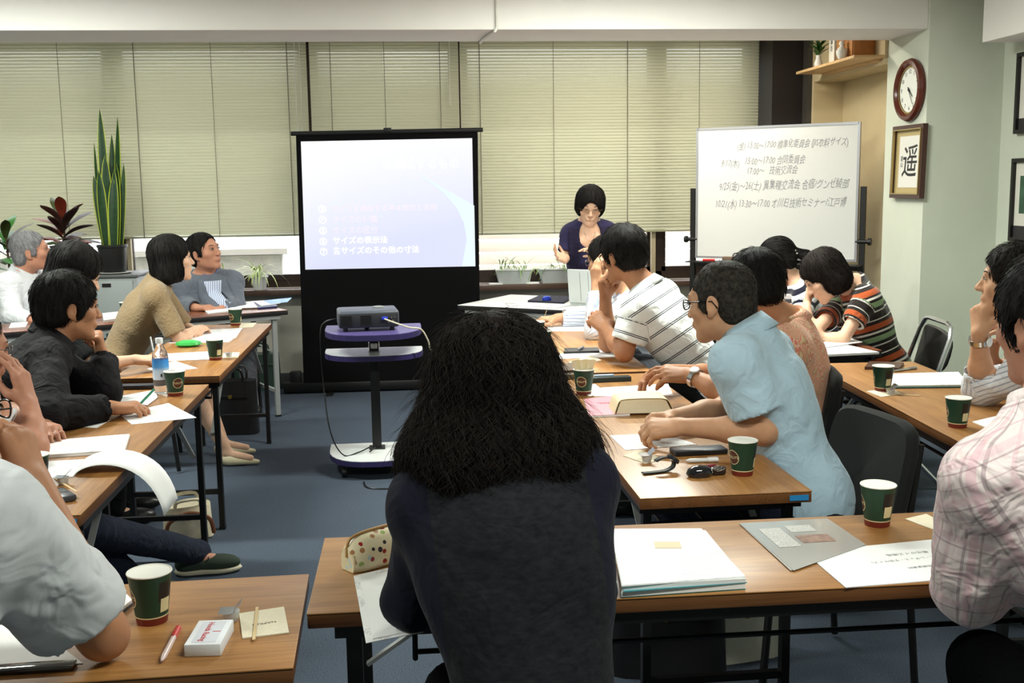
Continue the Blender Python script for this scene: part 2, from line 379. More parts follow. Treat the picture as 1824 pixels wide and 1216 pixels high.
# ================================================================ FURNITURE
M_topwood = wood_mat('walnut_laminate', srgb(156, 107, 56), srgb(180, 130, 74), srgb(130, 84, 42), .42, coat=.3)
M_edge = wood_mat('walnut_edge', srgb(104, 66, 36), srgb(122, 80, 46), srgb(80, 48, 26), .35)
M_blk = mat('black_powder_coat', srgb(11, 11, 12), .45)
M_gst = mat('grey_steel', srgb(150, 152, 152), .4, metal=.3)
M_chrome = mat('chrome_tube', srgb(205, 208, 212), .2, metal=1.)
M_blkpl = mat('black_plastic', srgb(20, 20, 22), .4)
def folding_table(loc, rz, L=1.8, Wd=.45, top=M_topwood, edge=M_edge, leg=M_blk, label='', group='folding meeting tables', sticker=None, th=.027, rods=3):
    t = empty('folding_table', (loc[0], loc[1], 0), rz, label, 'table', group)
    H = .70
    MB().box((0, 0, H - .0015), (L, Wd, .003), bevel=.001).build('tabletop', top, t)
    MB().box((0, 0, H - .0035 - th / 2), (L - .002, Wd - .002, th), bevel=.002).build('top_edge', edge, t)
    if sticker: MB().box((sticker[0] * (L / 2 + .0002) if sticker[2] else sticker[0], sticker[1] if sticker[2] else -Wd / 2 - .0002, H - .017), (.002 if sticker[2] else .05, .05 if sticker[2] else .002, .014)).build('sticker', mat('blue_sticker', srgb(40, 130, 190), .5), t)
    zt = H - .0045 - th
    for sx in (-1, 1):
        x = sx * (L / 2 - .085)
        for sy in (-1, 1):
            l = MB().bar((x, sy * (Wd / 2 - .035), 0.012), (x, sy * (Wd / 2 - .035), zt), .03, .022)
            lo = l.build('leg', leg, t)
            MB().box((x, sy * (Wd / 2 - .035), .0065), (.034, .026, .013)).build('foot', M_blkpl, lo)
        MB().bar((x, -Wd / 2 + .035, .17), (x, Wd / 2 - .035, .17), .02, .02).build('crossbar', leg, t)
        MB().bar((x, -Wd / 2 + .035, zt - .02), (x, Wd / 2 - .035, zt - .02), .022, .03).build('top_bar', leg, t)
        for sy in (-1, 1):
            MB().bar((x - sx * .005, sy * (Wd / 2 - .06), .42), (x - sx * .36, sy * (Wd / 2 - .06), zt - .008), .018, .008).build('brace', M_gst if leg is M_blk else leg, t)
    for sy in (-1, 1): MB().bar((-L / 2 + .05, sy * (Wd / 2 - .02), zt - .012), (L / 2 - .05, sy * (Wd / 2 - .02), zt - .012), .02, .024).build('side_rail', leg, t)
    for k in range(rods):
        y = (-.12, .12, 0)[k]
        MB().tube([(-L / 2 + .2, y, zt - .1), (L / 2 - .2, y, zt - .1)], .006, 6).build('shelf_rod', leg, t)
    for sx in (-1, 1):
        MB().tube([(sx * (L / 2 - .2), -.16, zt), (sx * (L / 2 - .2), -.15, zt - .1), (sx * (L / 2 - .2), .15, zt - .1), (sx * (L / 2 - .2), .16, zt)], .006, 6).build('shelf_hanger', leg, t)
    return t
R90 = PI / 2
folding_table((.687, 2.214), 0, label='walnut folding table nearest the camera, where the curly haired woman sits')
folding_table((-1.12, 1.955), .03, label='walnut folding table in the near corner under the white shirted elbow')
folding_table((.772, 3.55), R90 + .0136, label='walnut folding table in front of the man in the pale blue polo', sticker=(-1, -.19, 1))
folding_table((.775, 5.40), R90, label='walnut folding table in front of the man in the striped polo')
folding_table((1.889, 3.655), R90 - .055, label='walnut folding table beside the white wall holding two coffee cups')
folding_table((-1.056, 3.603), R90 + .004, label='walnut folding table in front of the man in the black shirt', sticker=(-1, -.19, 1))
folding_table((-1.051, 5.606), R90, label='walnut folding table in front of the woman in the tan cardigan')
M_redtop = wood_mat('reddish_laminate', srgb(120, 70, 48), srgb(140, 86, 60), srgb(96, 54, 36), .25)
M_dark_edge = mat('black_edge_band', srgb(26, 24, 26), .4)
dD = Vector((.88, .475)); nD = Vector((-.475, .88))
cD = Vector((-.805, 7.2)) - dD * .9 + nD * .225
folding_table(cD, math.atan2(dD.y, dD.x), top=M_redtop, edge=M_dark_edge, leg=M_gst, label='angled table with black edge and grey legs before the man in grey suit', group='tables at the front of the room')
# table with black edge beyond the wall-side table
folding_table((1.945, 5.77), R90, top=M_redtop, edge=M_dark_edge, leg=M_blk, label='table with black edge under the papers of the striped women', group='tables at the front of the room')
M_white_top = mat('white_melamine', srgb(242, 242, 239), .25)
dW = Vector((.83, -.557)); nW = Vector((.557, .83))
cW = Vector((.299, 7.256)) + dW * .75 + nW * .37
folding_table(cW, math.atan2(dW.y, dW.x), L=1.5, Wd=.74, top=M_white_top, edge=M_dark_edge, leg=M_gst, label='white topped table in front of the speaking woman', group='tables at the front of the room', rods=0)

# ---------------------------------------------------------------- chairs
M_seat = mat('black_upholstery', srgb(15, 16, 17), .9, noise=.15, nscale=120, bump=.2, bscale=500, sheen=.04)
M_vinyl = mat('black_vinyl', srgb(14, 13, 12), .38, bump=.1, bscale=300)
def pad(w, d, h, crown=.012, n=10, pw=5.):
    """cushion: superellipse pad, top crowned"""
    mb = MB(); vs = []; fs = []; rings = [(.0, -h / 2, 0), (.93, -h / 2, 0), (1., -h * .15, 0), (1., h * .15, 0), (.95, h * .42, .2), (.7, h / 2, .7), (.0, h / 2, 1.)]
    m = 28
    for s, z, c in rings:
        for k in range(m):
            a = 2 * PI * k / m; ca, sa = math.cos(a), math.sin(a)
            x = math.copysign(abs(ca) ** (2 / pw), ca) * w / 2 * s; y = math.copysign(abs(sa) ** (2 / pw), sa) * d / 2 * s
            vs.append(Vector((x, y, z + c * crown)))
    for i in range(len(rings) - 1):
        for k in range(m): fs.append((i * m + k, i * m + (k + 1) % m, (i + 1) * m + (k + 1) % m, (i + 1) * m + k))
    return mb, vs, fs
def stacking_chair(loc, rz, label, cloth=M_seat):
    """rz: the chair faces local +Y"""
    t = empty('stacking_chair', (loc[0], loc[1], 0), rz, label, 'chair', 'black chairs at the tables')
    mb, vs, fs = pad(.44, .42, .06); mb.add([v + Vector((0, 0, .43)) for v in vs], fs, 0, True).build('seat', cloth, t)
    mb, vs, fs = pad(.42, .36, .045, .01); Mx = Matrix.Rotation(R90 + .2, 3, 'X')
    out = []
    for v in vs:
        q = Vector((v.x, v.y, v.z)); q.z += -.35 * q.x * q.x
        q = Mx @ q; out.append(q + Vector((0, -.235, .62)))
    mb.add(out, fs, 0, True).build('backrest', cloth, t)
    sh = MB()
    for s in (-1, 1):
        MB().tube([(s * .19, -.27, .74), (s * .2, -.235, .54), (s * .2, -.215, .43), (s * .21, -.24, .3), (s * .215, -.265, .012)], .011, 8).build('leg', M_blk, t)
        MB().tube([(s * .2, -.2, .40), (s * .2, .17, .40), (s * .205, .2, .385), (s * .215, .235, .012)], .011, 8).build('leg', M_blk, t)
    MB().tube([(-.2, .15, .40), (.2, .15, .40)], .01, 8).build('stretcher', M_blk, t)
    return t
def folding_chair(loc, rz, label):
    t = empty('folding_chair', (loc[0], loc[1], 0), rz, label, 'chair', 'steel folding chairs')
    mb, vs, fs = pad(.38, .36, .045); mb.add([v + Vector((0, 0, .43)) for v in vs], fs, 0, True).build('seat', M_vinyl, t)
    mb, vs, fs = pad(.40, .23, .022, .004, pw=3.2); Mx = Matrix.Rotation(R90 + .25, 3, 'X'); out = []
    for v in vs:
        q = Vector((v.x, v.y, v.z + 1.1 * v.x * v.x)); q = Mx @ q; out.append(q + Vector((0, -.215, .66)))
    mb.add(out, fs, 0, True).build('backrest', M_vinyl, t)
    for s in (-1, 1):
        MB().tube([(s * .12, -.268, .795), (s * .175, -.266, .785), (s * .21, -.25, .73), (s * .215, -.2, .58), (s * .215, -.1, .36), (s * .215, .2, .012)], .012, 8).build('leg', M_chrome, t)
        MB().tube([(s * .195, .12, .40), (s * .2, -.02, .24), (s * .205, -.24, .012)], .011, 8).build('leg', M_chrome, t)
    MB().tube([(-.12, -.268, .795), (.12, -.268, .795)], .012, 8).build('top_tube', M_chrome, t)
    MB().tube([(-.21, .14, .085), (.21, .14, .085)], .01, 8).build('stretcher', M_chrome, t)
    return t
folding_chair((2.31, 5.18), R90 - .12, 'black folding chair with steel tube frame by the white wall')

# ---------------------------------------------------------------- projection screen
t = empty('projection_screen', (-.16, 8.0, 0), .0, 'portable floor standing projection screen with black borders', 'projection screen')
M_blkcl = mat('black_screen_cloth', srgb(5, 4, 6), .8, spec=.15)
sY = 7.97
def sc(px, py): p = at(px, py, sY); return Vector((p.x + .16, sY - 8.0, p.z))
def quad_slab(pts, th, mi=0):
    mb = MB(); q = [Vector(p) for p in pts]; b = [p + Vector((0, th, 0)) for p in q]
    return mb.add(q + b, [(0, 1, 2, 3), (7, 6, 5, 4), (0, 4, 5, 1), (1, 5, 6, 2), (2, 6, 7, 3), (3, 7, 4, 0)], mi)
quad_slab([sc(541, 684), sc(856, 680), sc(851, 234), sc(527, 240)], .004).build('screen_cloth', M_blkcl, t)
sw = mat('projected_picture', (.9, .9, .95), .9); N_, L_, b_ = nodes_of(sw)
tc = N_.new('ShaderNodeTexCoord'); sx = N_.new('ShaderNodeSeparateXYZ'); L_.new(tc.outputs['Object'], sx.inputs[0])
# lavender slide with a pale cyan swoosh; projector hotspot painted white towards upper left
mr = N_.new('ShaderNodeMapRange'); mr.inputs['From Min'].default_value = 1.05; mr.inputs['From Max'].default_value = 1.95; dg = N_.new('ShaderNodeMath'); dg.operation = 'MULTIPLY_ADD'; dg.inputs[1].default_value = -.28; L_.new(sx.outputs['X'], dg.inputs[0]); L_.new(sx.outputs['Z'], dg.inputs[2]); L_.new(dg.outputs[0], mr.inputs['Value'])
cr = N_.new('ShaderNodeValToRGB'); cr.color_ramp.elements[0].color = (.66, .69, .90, 1); cr.color_ramp.elements[1].color = (.97, .975, 1, 1); L_.new(mr.outputs[0], cr.inputs[0])
L_.new(cr.outputs[0], b_.inputs['Emission Color']); b_.inputs['Emission Strength'].default_value = .95
b_.inputs['Base Color'].default_value = (.1, .1, .1, 1)
pic = [sc(544, 480), sc(845, 474), sc(841, 246), sc(536, 252)]
pic = [p + Vector((0, -.003, 0)) for p in pic]
po = quad_slab(pic, .002).build('picture', sw, t)
def on_pic(u, v, dy=-.0035):
    a = pic[0].lerp(pic[1], u); b = pic[3].lerp(pic[2], u); q = a.lerp(b, v); q.y += dy; return q
MB().prism([(0, 0), (.04, .28), (.02, .45), (-.03, .60), (-.12, .75), (-.3, .95), (.0, .70), (.1, .62), (.1, 0)], 0, .001,
           M=Matrix(((.98, 0, 0), (0, 0, -1), (0, .98 * .72, 0))), c=on_pic(.925, .0, -.0036)).build('swoosh', mat('slide_swoosh', (.1, .1, .1), .9, emit=((.74, .88, .98), .95)), po)
M_sl1 = mat('slide_white_text', (.1, .1, .1), .9, emit=((1, 1, 1), 1.25))
M_sl2 = mat('slide_pink_text', (.1, .1, .1), .9, emit=((.88, .80, .92), .95))
def slide_text(s, u, v, size, m, align='LEFT', off=0.0005):
    q = on_pic(u, v, -.0052)
    text_mesh('lettering', s, size, m, po, frame_m(q, (pic[1] - pic[0]), (0, 0, 1)), align, off=off, extrude=.0003)
slide_text('を構成するもの', .92, .80, .078, M_sl1, 'RIGHT')
slide_text('③', .085, .47, .062, M_sl1); slide_text('サイズを構成する基本部位と名称', .165, .47, .050, M_sl2)
slide_text('④', .085, .385, .062, M_sl1); slide_text('サイズの種類', .165, .385, .054, M_sl2)
slide_text('⑤', .085, .30, .062, M_sl1); slide_text('サイズの区分', .165, .30, .054, M_sl2)
slide_text('⑥', .085, .215, .062, M_sl1); slide_text('サイズの表示法', .165, .22, .056, M_sl1)
slide_text('⑦', .085, .135, .062, M_sl1); slide_text('各サイズのその他の寸法', .165, .14, .056, M_sl1)
a, b = sc(518, 238), sc(860, 231)
MB().tube([a, b], .016, 10).build('top_bar', M_blk, t)
MB().box((a + b) / 2 + Vector((.0, -.004, .012)), (.055, .04, .03), bevel=.004).build('handle', M_blk, t)
MB().box((-.03, .0, .045), (1.52, .075, .07), bevel=.01).build('case', M_blk, t)
MB().box((-.705, .05, .09), (.08, .07, .13), bevel=.006).build('end_block', M_blk, t); MB().box((.655, .05, .09), (.08, .07, .13), bevel=.006).build('end_block', M_blk, t)
for x in (-.45, .40): MB().box((x, -.02, .005), (.05, .28, .01), bevel=.003).build('foot', M_blk, t)
MB().bar((-.02, .05, .1), (-.02, .05, 1.83), .03).build('support_pole', M_blk, t)

# ---------------------------------------------------------------- projector cart
M_purple = mat('purple_laminate', srgb(86, 76, 128), .35); M_pedge = mat('dark_purple_edge', srgb(44, 36, 84), .5)
M_cwhite = mat('speckled_white_laminate', srgb(200, 202, 200), .3, noise=.06, nscale=300)
t = empty('projector_cart', (-.207, 5.75, 0), .02, 'mobile projector cart with a purple top and white shelves', 'cart')
def dshape(w, d, flat=.0, bite=False):
    pts = [(-w / 2, d * .5), (w / 2, d * .5)]
    n = 14
    for k in range(n + 1):
        a = -PI * k / n
        ca, sa = math.cos(a), math.sin(a)
        pts.append((math.copysign(abs(ca) ** .75, ca) * w / 2, d * .15 - abs(sa) ** .95 * d * .65))
    out = [pts[1], *pts[2:], pts[0]]
    return out
def shelf(name, z, w, d, m, y=0.):
    s_ = MB().prism(dshape(w, d), z - .003, z).build(name, m, t, (0, y, 0))
    MB().prism(dshape(w + .004, d + .004), z - .03, z - .0031).build('edge_band', M_pedge, s_)
    return s_
shelf('top_shelf', .752, .50, .44, M_purple, -.05); shelf('middle_shelf', .632, .51, .30, M_cwhite, -.02); 
bs = shelf('base', .10, .50, .42, M_cwhite, -.04)
MB().bar((0, .04, .10), (0, .04, .722), .048, .048).build('column', M_blk, t)
MB().box((0, .04, .106), (.085, .07, .008), bevel=.002).build('column_flange', M_blk, t)
MB().lathe([(.03, .602), (.03, .63), (.024, .636)], 14, (0, .04, .04)).build('collar', M_chrome, t)
for x, y in ((-.19, .1), (.19, .1), (-.17, -.16), (.17, -.16)):
    c_ = MB().tube([(x - .012, y, .027), (x + .012, y, .027)], .026, 12).build('caster', M_blkpl, t)
    MB().box((x, y, .055), (.03, .03, .03)).build('fork', M_blk, c_)
# projector
t = empty('projector', (-.235, 5.745, .752), .10, 'dark grey data projector lying on the purple cart top', 'projector')
M_prj = mat('projector_plastic', srgb(74, 78, 90), .4); M_prjd = mat('projector_dark', srgb(34, 35, 40), .5)
MB().box((0, 0, .062), (.31, .24, .088), bevel=.014, seg=3).build('body', M_prj, t)
MB().box((0, -.121, .058), (.30, .004, .07), bevel=.0015).build('rear_panel', M_prjd, t)
for x0, n in ((-.115, 7), (-.015, 7)):
    for k in range(n): MB().box((x0, -.1235, .034 + k * .008), (.055, .004, .0035)).build('vent_slat', M_blkpl, t)
MB().box((.08, -.126, .066), (.03, .012, .016), bevel=.002).build('video_plug', mat('blue_plug', srgb(40, 60, 190), .4), t)
for x, z in ((.115, .07), (.132, .07), (.122, .052), (.10, .045)): MB().tube([(x, -.1225, z), (x, -.1265, z)], .005, 8).build('socket', M_chrome, t)
MB().lathe([(.03, .106), (.03, .112), (.02, .114), (0, .114)], 18, (.06, .03, 0)).build('focus_ring', M_gst, t)
MB().tube([(0, .119, .06), (0, .135, .06)], .034, 18).build('lens', M_blkpl, t)
for x, y in ((-.12, -.09), (.12, -.09), (0, .09)): MB().lathe([(.012, 0), (.012, .02)], 10, (x, y, 0)).build('foot', M_blkpl, t)
def smooth_path(pts, n=8):
    pts = [Vector(p) for p in pts]; out = []
    for i in range(len(pts) - 1):
        p0 = pts[max(i - 1, 0)]; p1 = pts[i]; p2 = pts[i + 1]; p3 = pts[min(i + 2, len(pts) - 1)]
        for k in range(n):
            s = k / n; out.append(.5 * ((2 * p1) + (p2 - p0) * s + (2 * p0 - 5 * p1 + 4 * p2 - p3) * s * s + (3 * p1 - p0 - 3 * p2 + p3) * s ** 3))
    out.append(pts[-1]); return out
MB().tube(smooth_path([(-.143, 5.60, .818), (-.09, 5.575, .80), (-.02, 5.57, .775), (.04, 5.60, .76), (.075, 5.62, .70), (.09, 5.63, .645), (.14, 5.65, .639)]), .004, 7).build('video_cable', mat('cream_cable', srgb(205, 196, 172), .5), None, label='cream video cable hanging from the projector to the shelf', cat='cable')
MB().tube(smooth_path([(-.393, 5.72, .81), (-.45, 5.68, .80), (-.475, 5.66, .74), (-.47, 5.66, .5), (-.44, 5.6, .25), (-.38, 5.62, .112), (-.30, 5.68, .108), (-.235, 5.73, .125), (-.24, 5.70, .108), (-.215, 5.68, .13), (-.245, 5.67, .108)]), .0035, 7).build('power_cord', M_blkpl, None, label='black power cord dropping from the projector to the cart base', cat='cord')

# ---------------------------------------------------------------- whiteboard on a stand
wl, wr = Vector((2.04, 7.72, 0)), Vector((2.93, 7.03, 0)); wl.z = wr.z = 0
wd = (wr - wl); WLn = wd.length; wd.normalize()
t = empty('whiteboard', ((wl + wr) / 2)[:], math.atan2(wd.y, wd.x), 'handwritten whiteboard on a black wheeled stand', 'whiteboard')
M_wb = mat('whiteboard_enamel', srgb(212, 212, 211), .18); M_al = mat('aluminium_rim', srgb(170, 170, 176), .35, metal=.7)
z0, z1 = .955, 1.85; hw = WLn / 2
brd = MB().box((0, 0, (z0 + z1) / 2), (WLn, .02, z1 - z0)).build('board', M_wb, t)
rim = MB()
for x in (-hw, hw): rim.box((x, 0, (z0 + z1) / 2), (.016, .028, z1 - z0 + .016))
for z in (z0, z1): rim.box((0, 0, z), (WLn, .028, .016))
rim.build('rim', M_al, t)
for s in (-1, 1):
    x = s * (hw + .035)
    MB().box((x, .01, .75), (.035, .03, 1.38)).build('post', M_blk, t)
    MB().box((x, .01, .045), (.04, .5, .03), bevel=.004).build('foot', M_blk, t)
    MB().tube([(x - s * .04, -.002, 1.08), (x + s * .045, -.002, 1.08)], .014, 10).build('clamp', M_blkpl, t)
    MB().lathe([(0, -.008), (.024, -.008), (.024, .012), (0, .012)], 12, (x + s * .05, -.002, 1.08), M=Matrix.Rotation(R90, 3, 'Y')).build('clamp_knob', M_blkpl, t)
    for y in (-.22, .24): MB().tube([(x - .01, y, .022), (x + .01, y, .022)], .021, 10).build('caster', M_blkpl, t)
MB().box((0, .02, .9), (WLn + .1, .03, .03)).build('cross_rail', M_blk, t)
MB().box((0, -.055, .925), (WLn + .09, .11, .008)).build('tray', M_blk, t)
MB().box((0, .02, .2), (WLn + .1, .03, .03)).build('cross_rail', M_blk, t)
M_ink = mat('marker_ink', srgb(140, 140, 144), .6)
hand = [('(金) 15:00〜17:00 標準化委員会 (JIS衣料サイズ)', -.27, 1.722, .062), ('9/17(木)', -.385, 1.605, .064), ('15:00〜17:00 合同委員会', -.215, 1.618, .066), ('17:00〜   技術交流会', -.2, 1.55, .066),
        ('9/25(金)〜26(土) 異業種交流会 合宿/グンゼ綾部', -.40, 1.447, .072), ('10/21(水) 13:30〜17:00 オ川日技術セミナー/江戸博', -.43, 1.325, .069)]
for s, x, z, sz in hand:
    ho_ = text_mesh('handwriting', s, sz, M_ink, brd, None, 'LEFT', off=.0, extrude=.0002, shear=.3, sx=.60)
    Mh = frame_m((x, -.0106, z), (1, 0, .012), (0, 0, 1))
    for v_ in ho_.data.vertices:
        a_, b_ = v_.co.x, v_.co.y
        v_.co.x += .002 * math.sin(b_ * 70 + a_ * 31 + z * 50); v_.co.y += .0045 * math.sin(a_ * 42 + z * 90) + .0015 * math.sin(a_ * 131 + b_ * 40)
        v_.co = Mh @ v_.co
def at_local(t, p): return t.matrix_world @ Vector(p)
bpy.context.view_layer.update()
q = at_local(t, (-.43, -.06, .929))
e = empty('marker_pen', q, t.rotation_euler.z + .1, 'red whiteboard marker on the tray end under the board', 'marker pen')
MB().tube([(-.06, 0, .009), (.03, 0, .009)], .009, 8).build('barrel', mat('red_marker', srgb(200, 40, 40), .4), e); MB().tube([(.03, 0, .009), (.06, 0, .009)], .0095, 8).build('cap', mat('white_cap', srgb(230, 225, 225), .4), e)
q = at_local(t, (-.24, -.06, .929))
e = empty('board_eraser', q, t.rotation_euler.z, 'brown board eraser with a strap on the whiteboard tray', 'eraser')
MB().box((0, 0, .018), (.2, .055, .036), bevel=.006).build('block', mat('brown_felt', srgb(104, 84, 66), .8), e)
MB().tube(smooth_path([(-.03, 0, .036), (-.02, 0, .058), (.02, 0, .06), (.03, 0, .036)], 4), .004, 6).build('strap', M_blkpl, e)

# ---------------------------------------------------------------- grey cabinet with the plant pot on it, at the window
t = empty('grey_cabinet', (-2.06, 7.97, 0), 0, 'low grey steel cabinet under the snake plant', 'cabinet')
M_cab = mat('grey_cabinet_paint', srgb(150, 156, 156), .45)
MB().box((0, 0, .45), (.34, .40, .88), bevel=.006).build('body', M_cab, t)
MB().box((0, 0, .90), (.37, .43, .02), bevel=.004).build('top_panel', mat('dark_grey_top', srgb(90, 92, 92), .5), t)
d_ = MB().box((-.005, -.206, .46), (.30, .014, .82), bevel=.003).build('door', M_cab, t)
MB().box((-.03, -.214, .84), (.06, .004, .025)).build('badge', M_blkpl, d_)
MB().box((-.02, -.214, .47), (.065, .003, .08)).build('sticker', mat('dark_green_sticker', srgb(30, 62, 58), .5), d_)
# ================================================================ THINGS ON WALLS AND WINDOW
def leaf_blade(L, w, bend=.0, twist=0., fold=.15, n=9, tip=1.6, base=.35, edge_mi=0, th=.0012, wav=0., seed=0):
    """blade along +Z curving towards +Y; returns MB with material 0 centre, 1 margin"""
    mb = MB(); cols = [-1., -.8, 0., .8, 1.]; vs = []; rnd = random.Random(seed)
    for lay in (0, 1):
        for i in range(n + 1):
            s = i / n; ww = w * (base + (1 - base) * math.sin(min(s * 1.9, PI / 2))) * (1 - s ** (tip * 2.2)) ** .75 if i < n else .0005
            ang = bend * s; y = L * (s * math.sin(ang * .75)); z = L * s * math.cos(ang * .75); tw = twist * s
            for c in cols:
                x = c * ww / 2; dy = fold * abs(x) + wav * math.sin(s * 14 + c * 2) * abs(c) * w
                vs.append(Vector((x * math.cos(tw) - dy * math.sin(tw), y + x * math.sin(tw) + dy * math.cos(tw) - lay * th, z)))
    K = 5 * (n + 1)
    for i in range(n):
        for j in range(4):
            a = i * 5 + j; mi = edge_mi if j in (0, 3) else 0
            mb.add([], [], 0)
            for l, rev in ((0, 0), (1, 1)):
                q = (a + l * K, a + 1 + l * K, a + 6 + l * K, a + 5 + l * K)
                mb.f.append(tuple(reversed(q)) if rev else q); mb.mi.append(mi); mb.sm.append(True)
    for i in range(n):
        for j in (0, 4):
            a = i * 5 + j; mb.f.append((a, a + 5, a + 5 + K, a + K)); mb.mi.append(edge_mi); mb.sm.append(True)
    mb.v = [tuple(v) for v in vs]; return mb
def place_leaf(mb, name, mats, parent, loc, az, tilt):
    o = mb.build(name, mats, parent, loc, sharp=0); o.rotation_euler = Euler((-tilt, 0, az), 'XYZ'); return o
M_lg = mat('snake_leaf_green', srgb(26, 56, 26), .35, noise=.35, nscale=28); M_ly = mat('snake_leaf_margin', srgb(164, 176, 60), .4)
M_pot = mat('black_plastic_pot', srgb(24, 24, 24), .4); M_soil = mat('potting_soil', srgb(52, 40, 32), .95, noise=.3, nscale=90)
# snake plant
p = at(203, 487, 7.9)
t = empty('snake_plant', (p.x, 7.9, .912), 0, 'tall snake plant in a black pot on the grey cabinet', 'plant')
MB().lathe([(.075, 0), (.085, .02), (.098, .18), (.105, .185), (.105, .2), (.094, .2), (.09, .16), (0, .16)], 24).build('pot', M_pot, t)
MB().lathe([(.0, 0), (.11, 0), (.125, .008), (.12, .012), (0, .004)], 24).build('saucer', mat('grey_saucer', srgb(150, 150, 146), .5), t)
MB().lathe([(.09, .155), (0, .168)], 16).build('soil', M_soil, t)
for x, y, L, w, tl, az, tw in [(-.02, .0, .97, .075, .0, .4, .5), (.03, .02, .92, .07, .02, -1.2, -.6), (-.01, -.03, .66, .085, -.04, 2.8, .3), (.035, -.02, .60, .08, -.02, 3.3, -.4), (-.04, .02, .62, .07, .0, 1.7, .6), (-.06, -.01, .75, .034, .05, 1.55, .2),
                               (.05, .01, .44, .065, .16, -1.55, .4), (.02, -.05, .50, .08, .0, 3.0, -.3), (-.03, -.04, .55, .08, -.04, 2.6, .2), (.06, .0, .60, .05, .08, -1.3, .5), (.01, .04, .80, .07, .0, .1, .7), (.03, -.045, .56, .07, -.02, 3.3, .3), (-.045, .0, .52, .07, .02, 2.0, -.3)]:
    lf = place_leaf(leaf_blade(L, w, .05, tw * .6, .25, 10, 1.8, .5, 1, seed=int(L * 100)), 'leaf', [M_lg, M_ly], t, (x, y, .16), 0, 0)
    lf.rotation_euler = Euler((.03 * math.sin(az * 3), x * 1.6 + .03 * math.sin(az * 5), .35 * math.sin(az * 7)), 'XYZ')
# croton and rubber plant at the far window side
def croton(px, Y, ztop, seed, label, cols, n=26, Lr=(.24, .34)):
    rnd = random.Random(seed); p = at(px, 400, Y)
    st = empty('plant_stand', (p.x, Y, 0), 0, 'dark wooden stand under the ' + label.split(' plant')[0] + ' plant', 'plant stand')
    MB().box((0, 0, .62), (.26, .26, .03), bevel=.004).build('stand_top', M_sill, st)
    for sx in (-1, 1):
        for sy in (-1, 1): MB().bar((sx * .1, sy * .1, 0), (sx * .1, sy * .1, .605), .03).build('leg', M_sill, st)
    t = empty('croton_plant', (p.x, Y, .635), 0, label, 'plant')
    MB().lathe([(.08, 0), (.105, .17), (.112, .175), (.112, .19), (.1, .19), (.096, .15), (0, .15)], 20).build('pot', M_pot, t)
    hz = ztop - .635
    MB().tube([(0, 0, .14), (.01, 0, hz * .55), (0, .01, hz * .92)], .009, 6).build('stem', mat('woody_stem', srgb(86, 70, 52), .8), t)
    for k in range(n):
        s = k / (n - 1); z = hz * (.50 + .45 * s); L = rnd.uniform(*Lr) * (1.1 - .4 * s); az = k * 2.4 + rnd.uniform(-.3, .3)
        c = rnd.choice(cols)
        place_leaf(leaf_blade(L, L * .46, .7, rnd.uniform(-.4, .4), .35, 8, 1.5, .25, 0, seed=k), 'leaf', [c], t, (0, 0, z), az, (1.25 - 1.0 * s) + rnd.uniform(-.15, .2))
M_cr = [mat('croton_dark', srgb(52, 34, 30), .35, noise=.3, nscale=20), mat('croton_red', srgb(128, 52, 34), .35, noise=.3, nscale=20), mat('croton_green', srgb(56, 66, 30), .35, noise=.3, nscale=20)]
croton(112, 8.0, 1.33, 3, 'dark red and brown leaved plant behind the white haired man', [M_cr[0], M_cr[0], M_cr[1], M_cr[0], M_cr[2]])
croton(8, 7.95, 1.22, 5, 'green and brown leaved plant at the edge behind the white haired man', [M_cr[2], mat('fresh_leaf', srgb(60, 120, 50), .35), M_cr[0]], 14)
# spider plants on the sill
M_sp = [mat('spider_leaf_green', srgb(96, 140, 60), .4), mat('spider_leaf_pale', srgb(206, 216, 150), .4)]
M_wpot = mat('white_pot', srgb(228, 228, 226), .4); M_gpl = mat('pale_grey_planter', srgb(186, 192, 192), .45)
def spider(px, py, Y, label, planter, seed, n=34, R=.2, w=.012):
    rnd = random.Random(seed); p = at(px, py, Y)
    t = empty('spider_plant', (p.x, Y, SILL), 0, label, 'plant', 'spider plants on the window sill')
    if planter:
        ww = planter
        mb = MB(); pr = [(ww / 2 - .02, .05), (ww / 2, .075)]
        o_ = [(-.5, -.5), (.5, -.5), (.5, .5), (-.5, .5)]
        for (a, b, z0_, z1_) in ((ww - .05, .11, 0, .0), ):
            pass
        vs = [Vector((x * (ww - .04), y * .12, 0)) for x, y in o_] + [Vector((x * ww, y * .15, .10)) for x, y in o_] + [Vector((x * (ww - .012), y * .138, .10)) for x, y in o_] + [Vector((x * (ww - .03), y * .12, .075)) for x, y in o_]
        fs = [(3, 2, 1, 0), (12, 13, 14, 15)] + [(r * 4 + i, r * 4 + (i + 1) % 4, (r + 1) * 4 + (i + 1) % 4, (r + 1) * 4 + i) for r in range(3) for i in range(4)]
        mb.add(vs, fs).build('planter', M_gpl, t)
        MB().box((0, 0, .106), (ww + .012, .16, .012), bevel=.003).build('planter_rim', mat('off_white_rim', srgb(214, 216, 210), .45), t)
        ht = .1
    else:
        MB().lathe([(.045, 0), (.06, .09), (.066, .092), (.066, .1), (.058, .1), (.056, .085), (0, .085)], 20).build('pot', M_wpot, t); ht = .09
    for k in range(n):
        az = rnd.uniform(0, 2 * PI); L = rnd.uniform(.5, 1.) * R * 1.35; tl = rnd.uniform(.05, .75)
        x = rnd.uniform(-.4, .4) * (planter or .04); y = rnd.uniform(-.02, .02)
        if y + L * math.cos(az) * .8 > .05: az = PI - az
        place_leaf(leaf_blade(L, w, rnd.uniform(.9, 2.0), 0, .3, 8, 1.8, .5, 1, th=.0006, seed=k), 'leaf', [M_sp[1] if not planter else M_sp[0], M_sp[0] if not planter else M_sp[1]], t, (x, y, ht), az, tl)
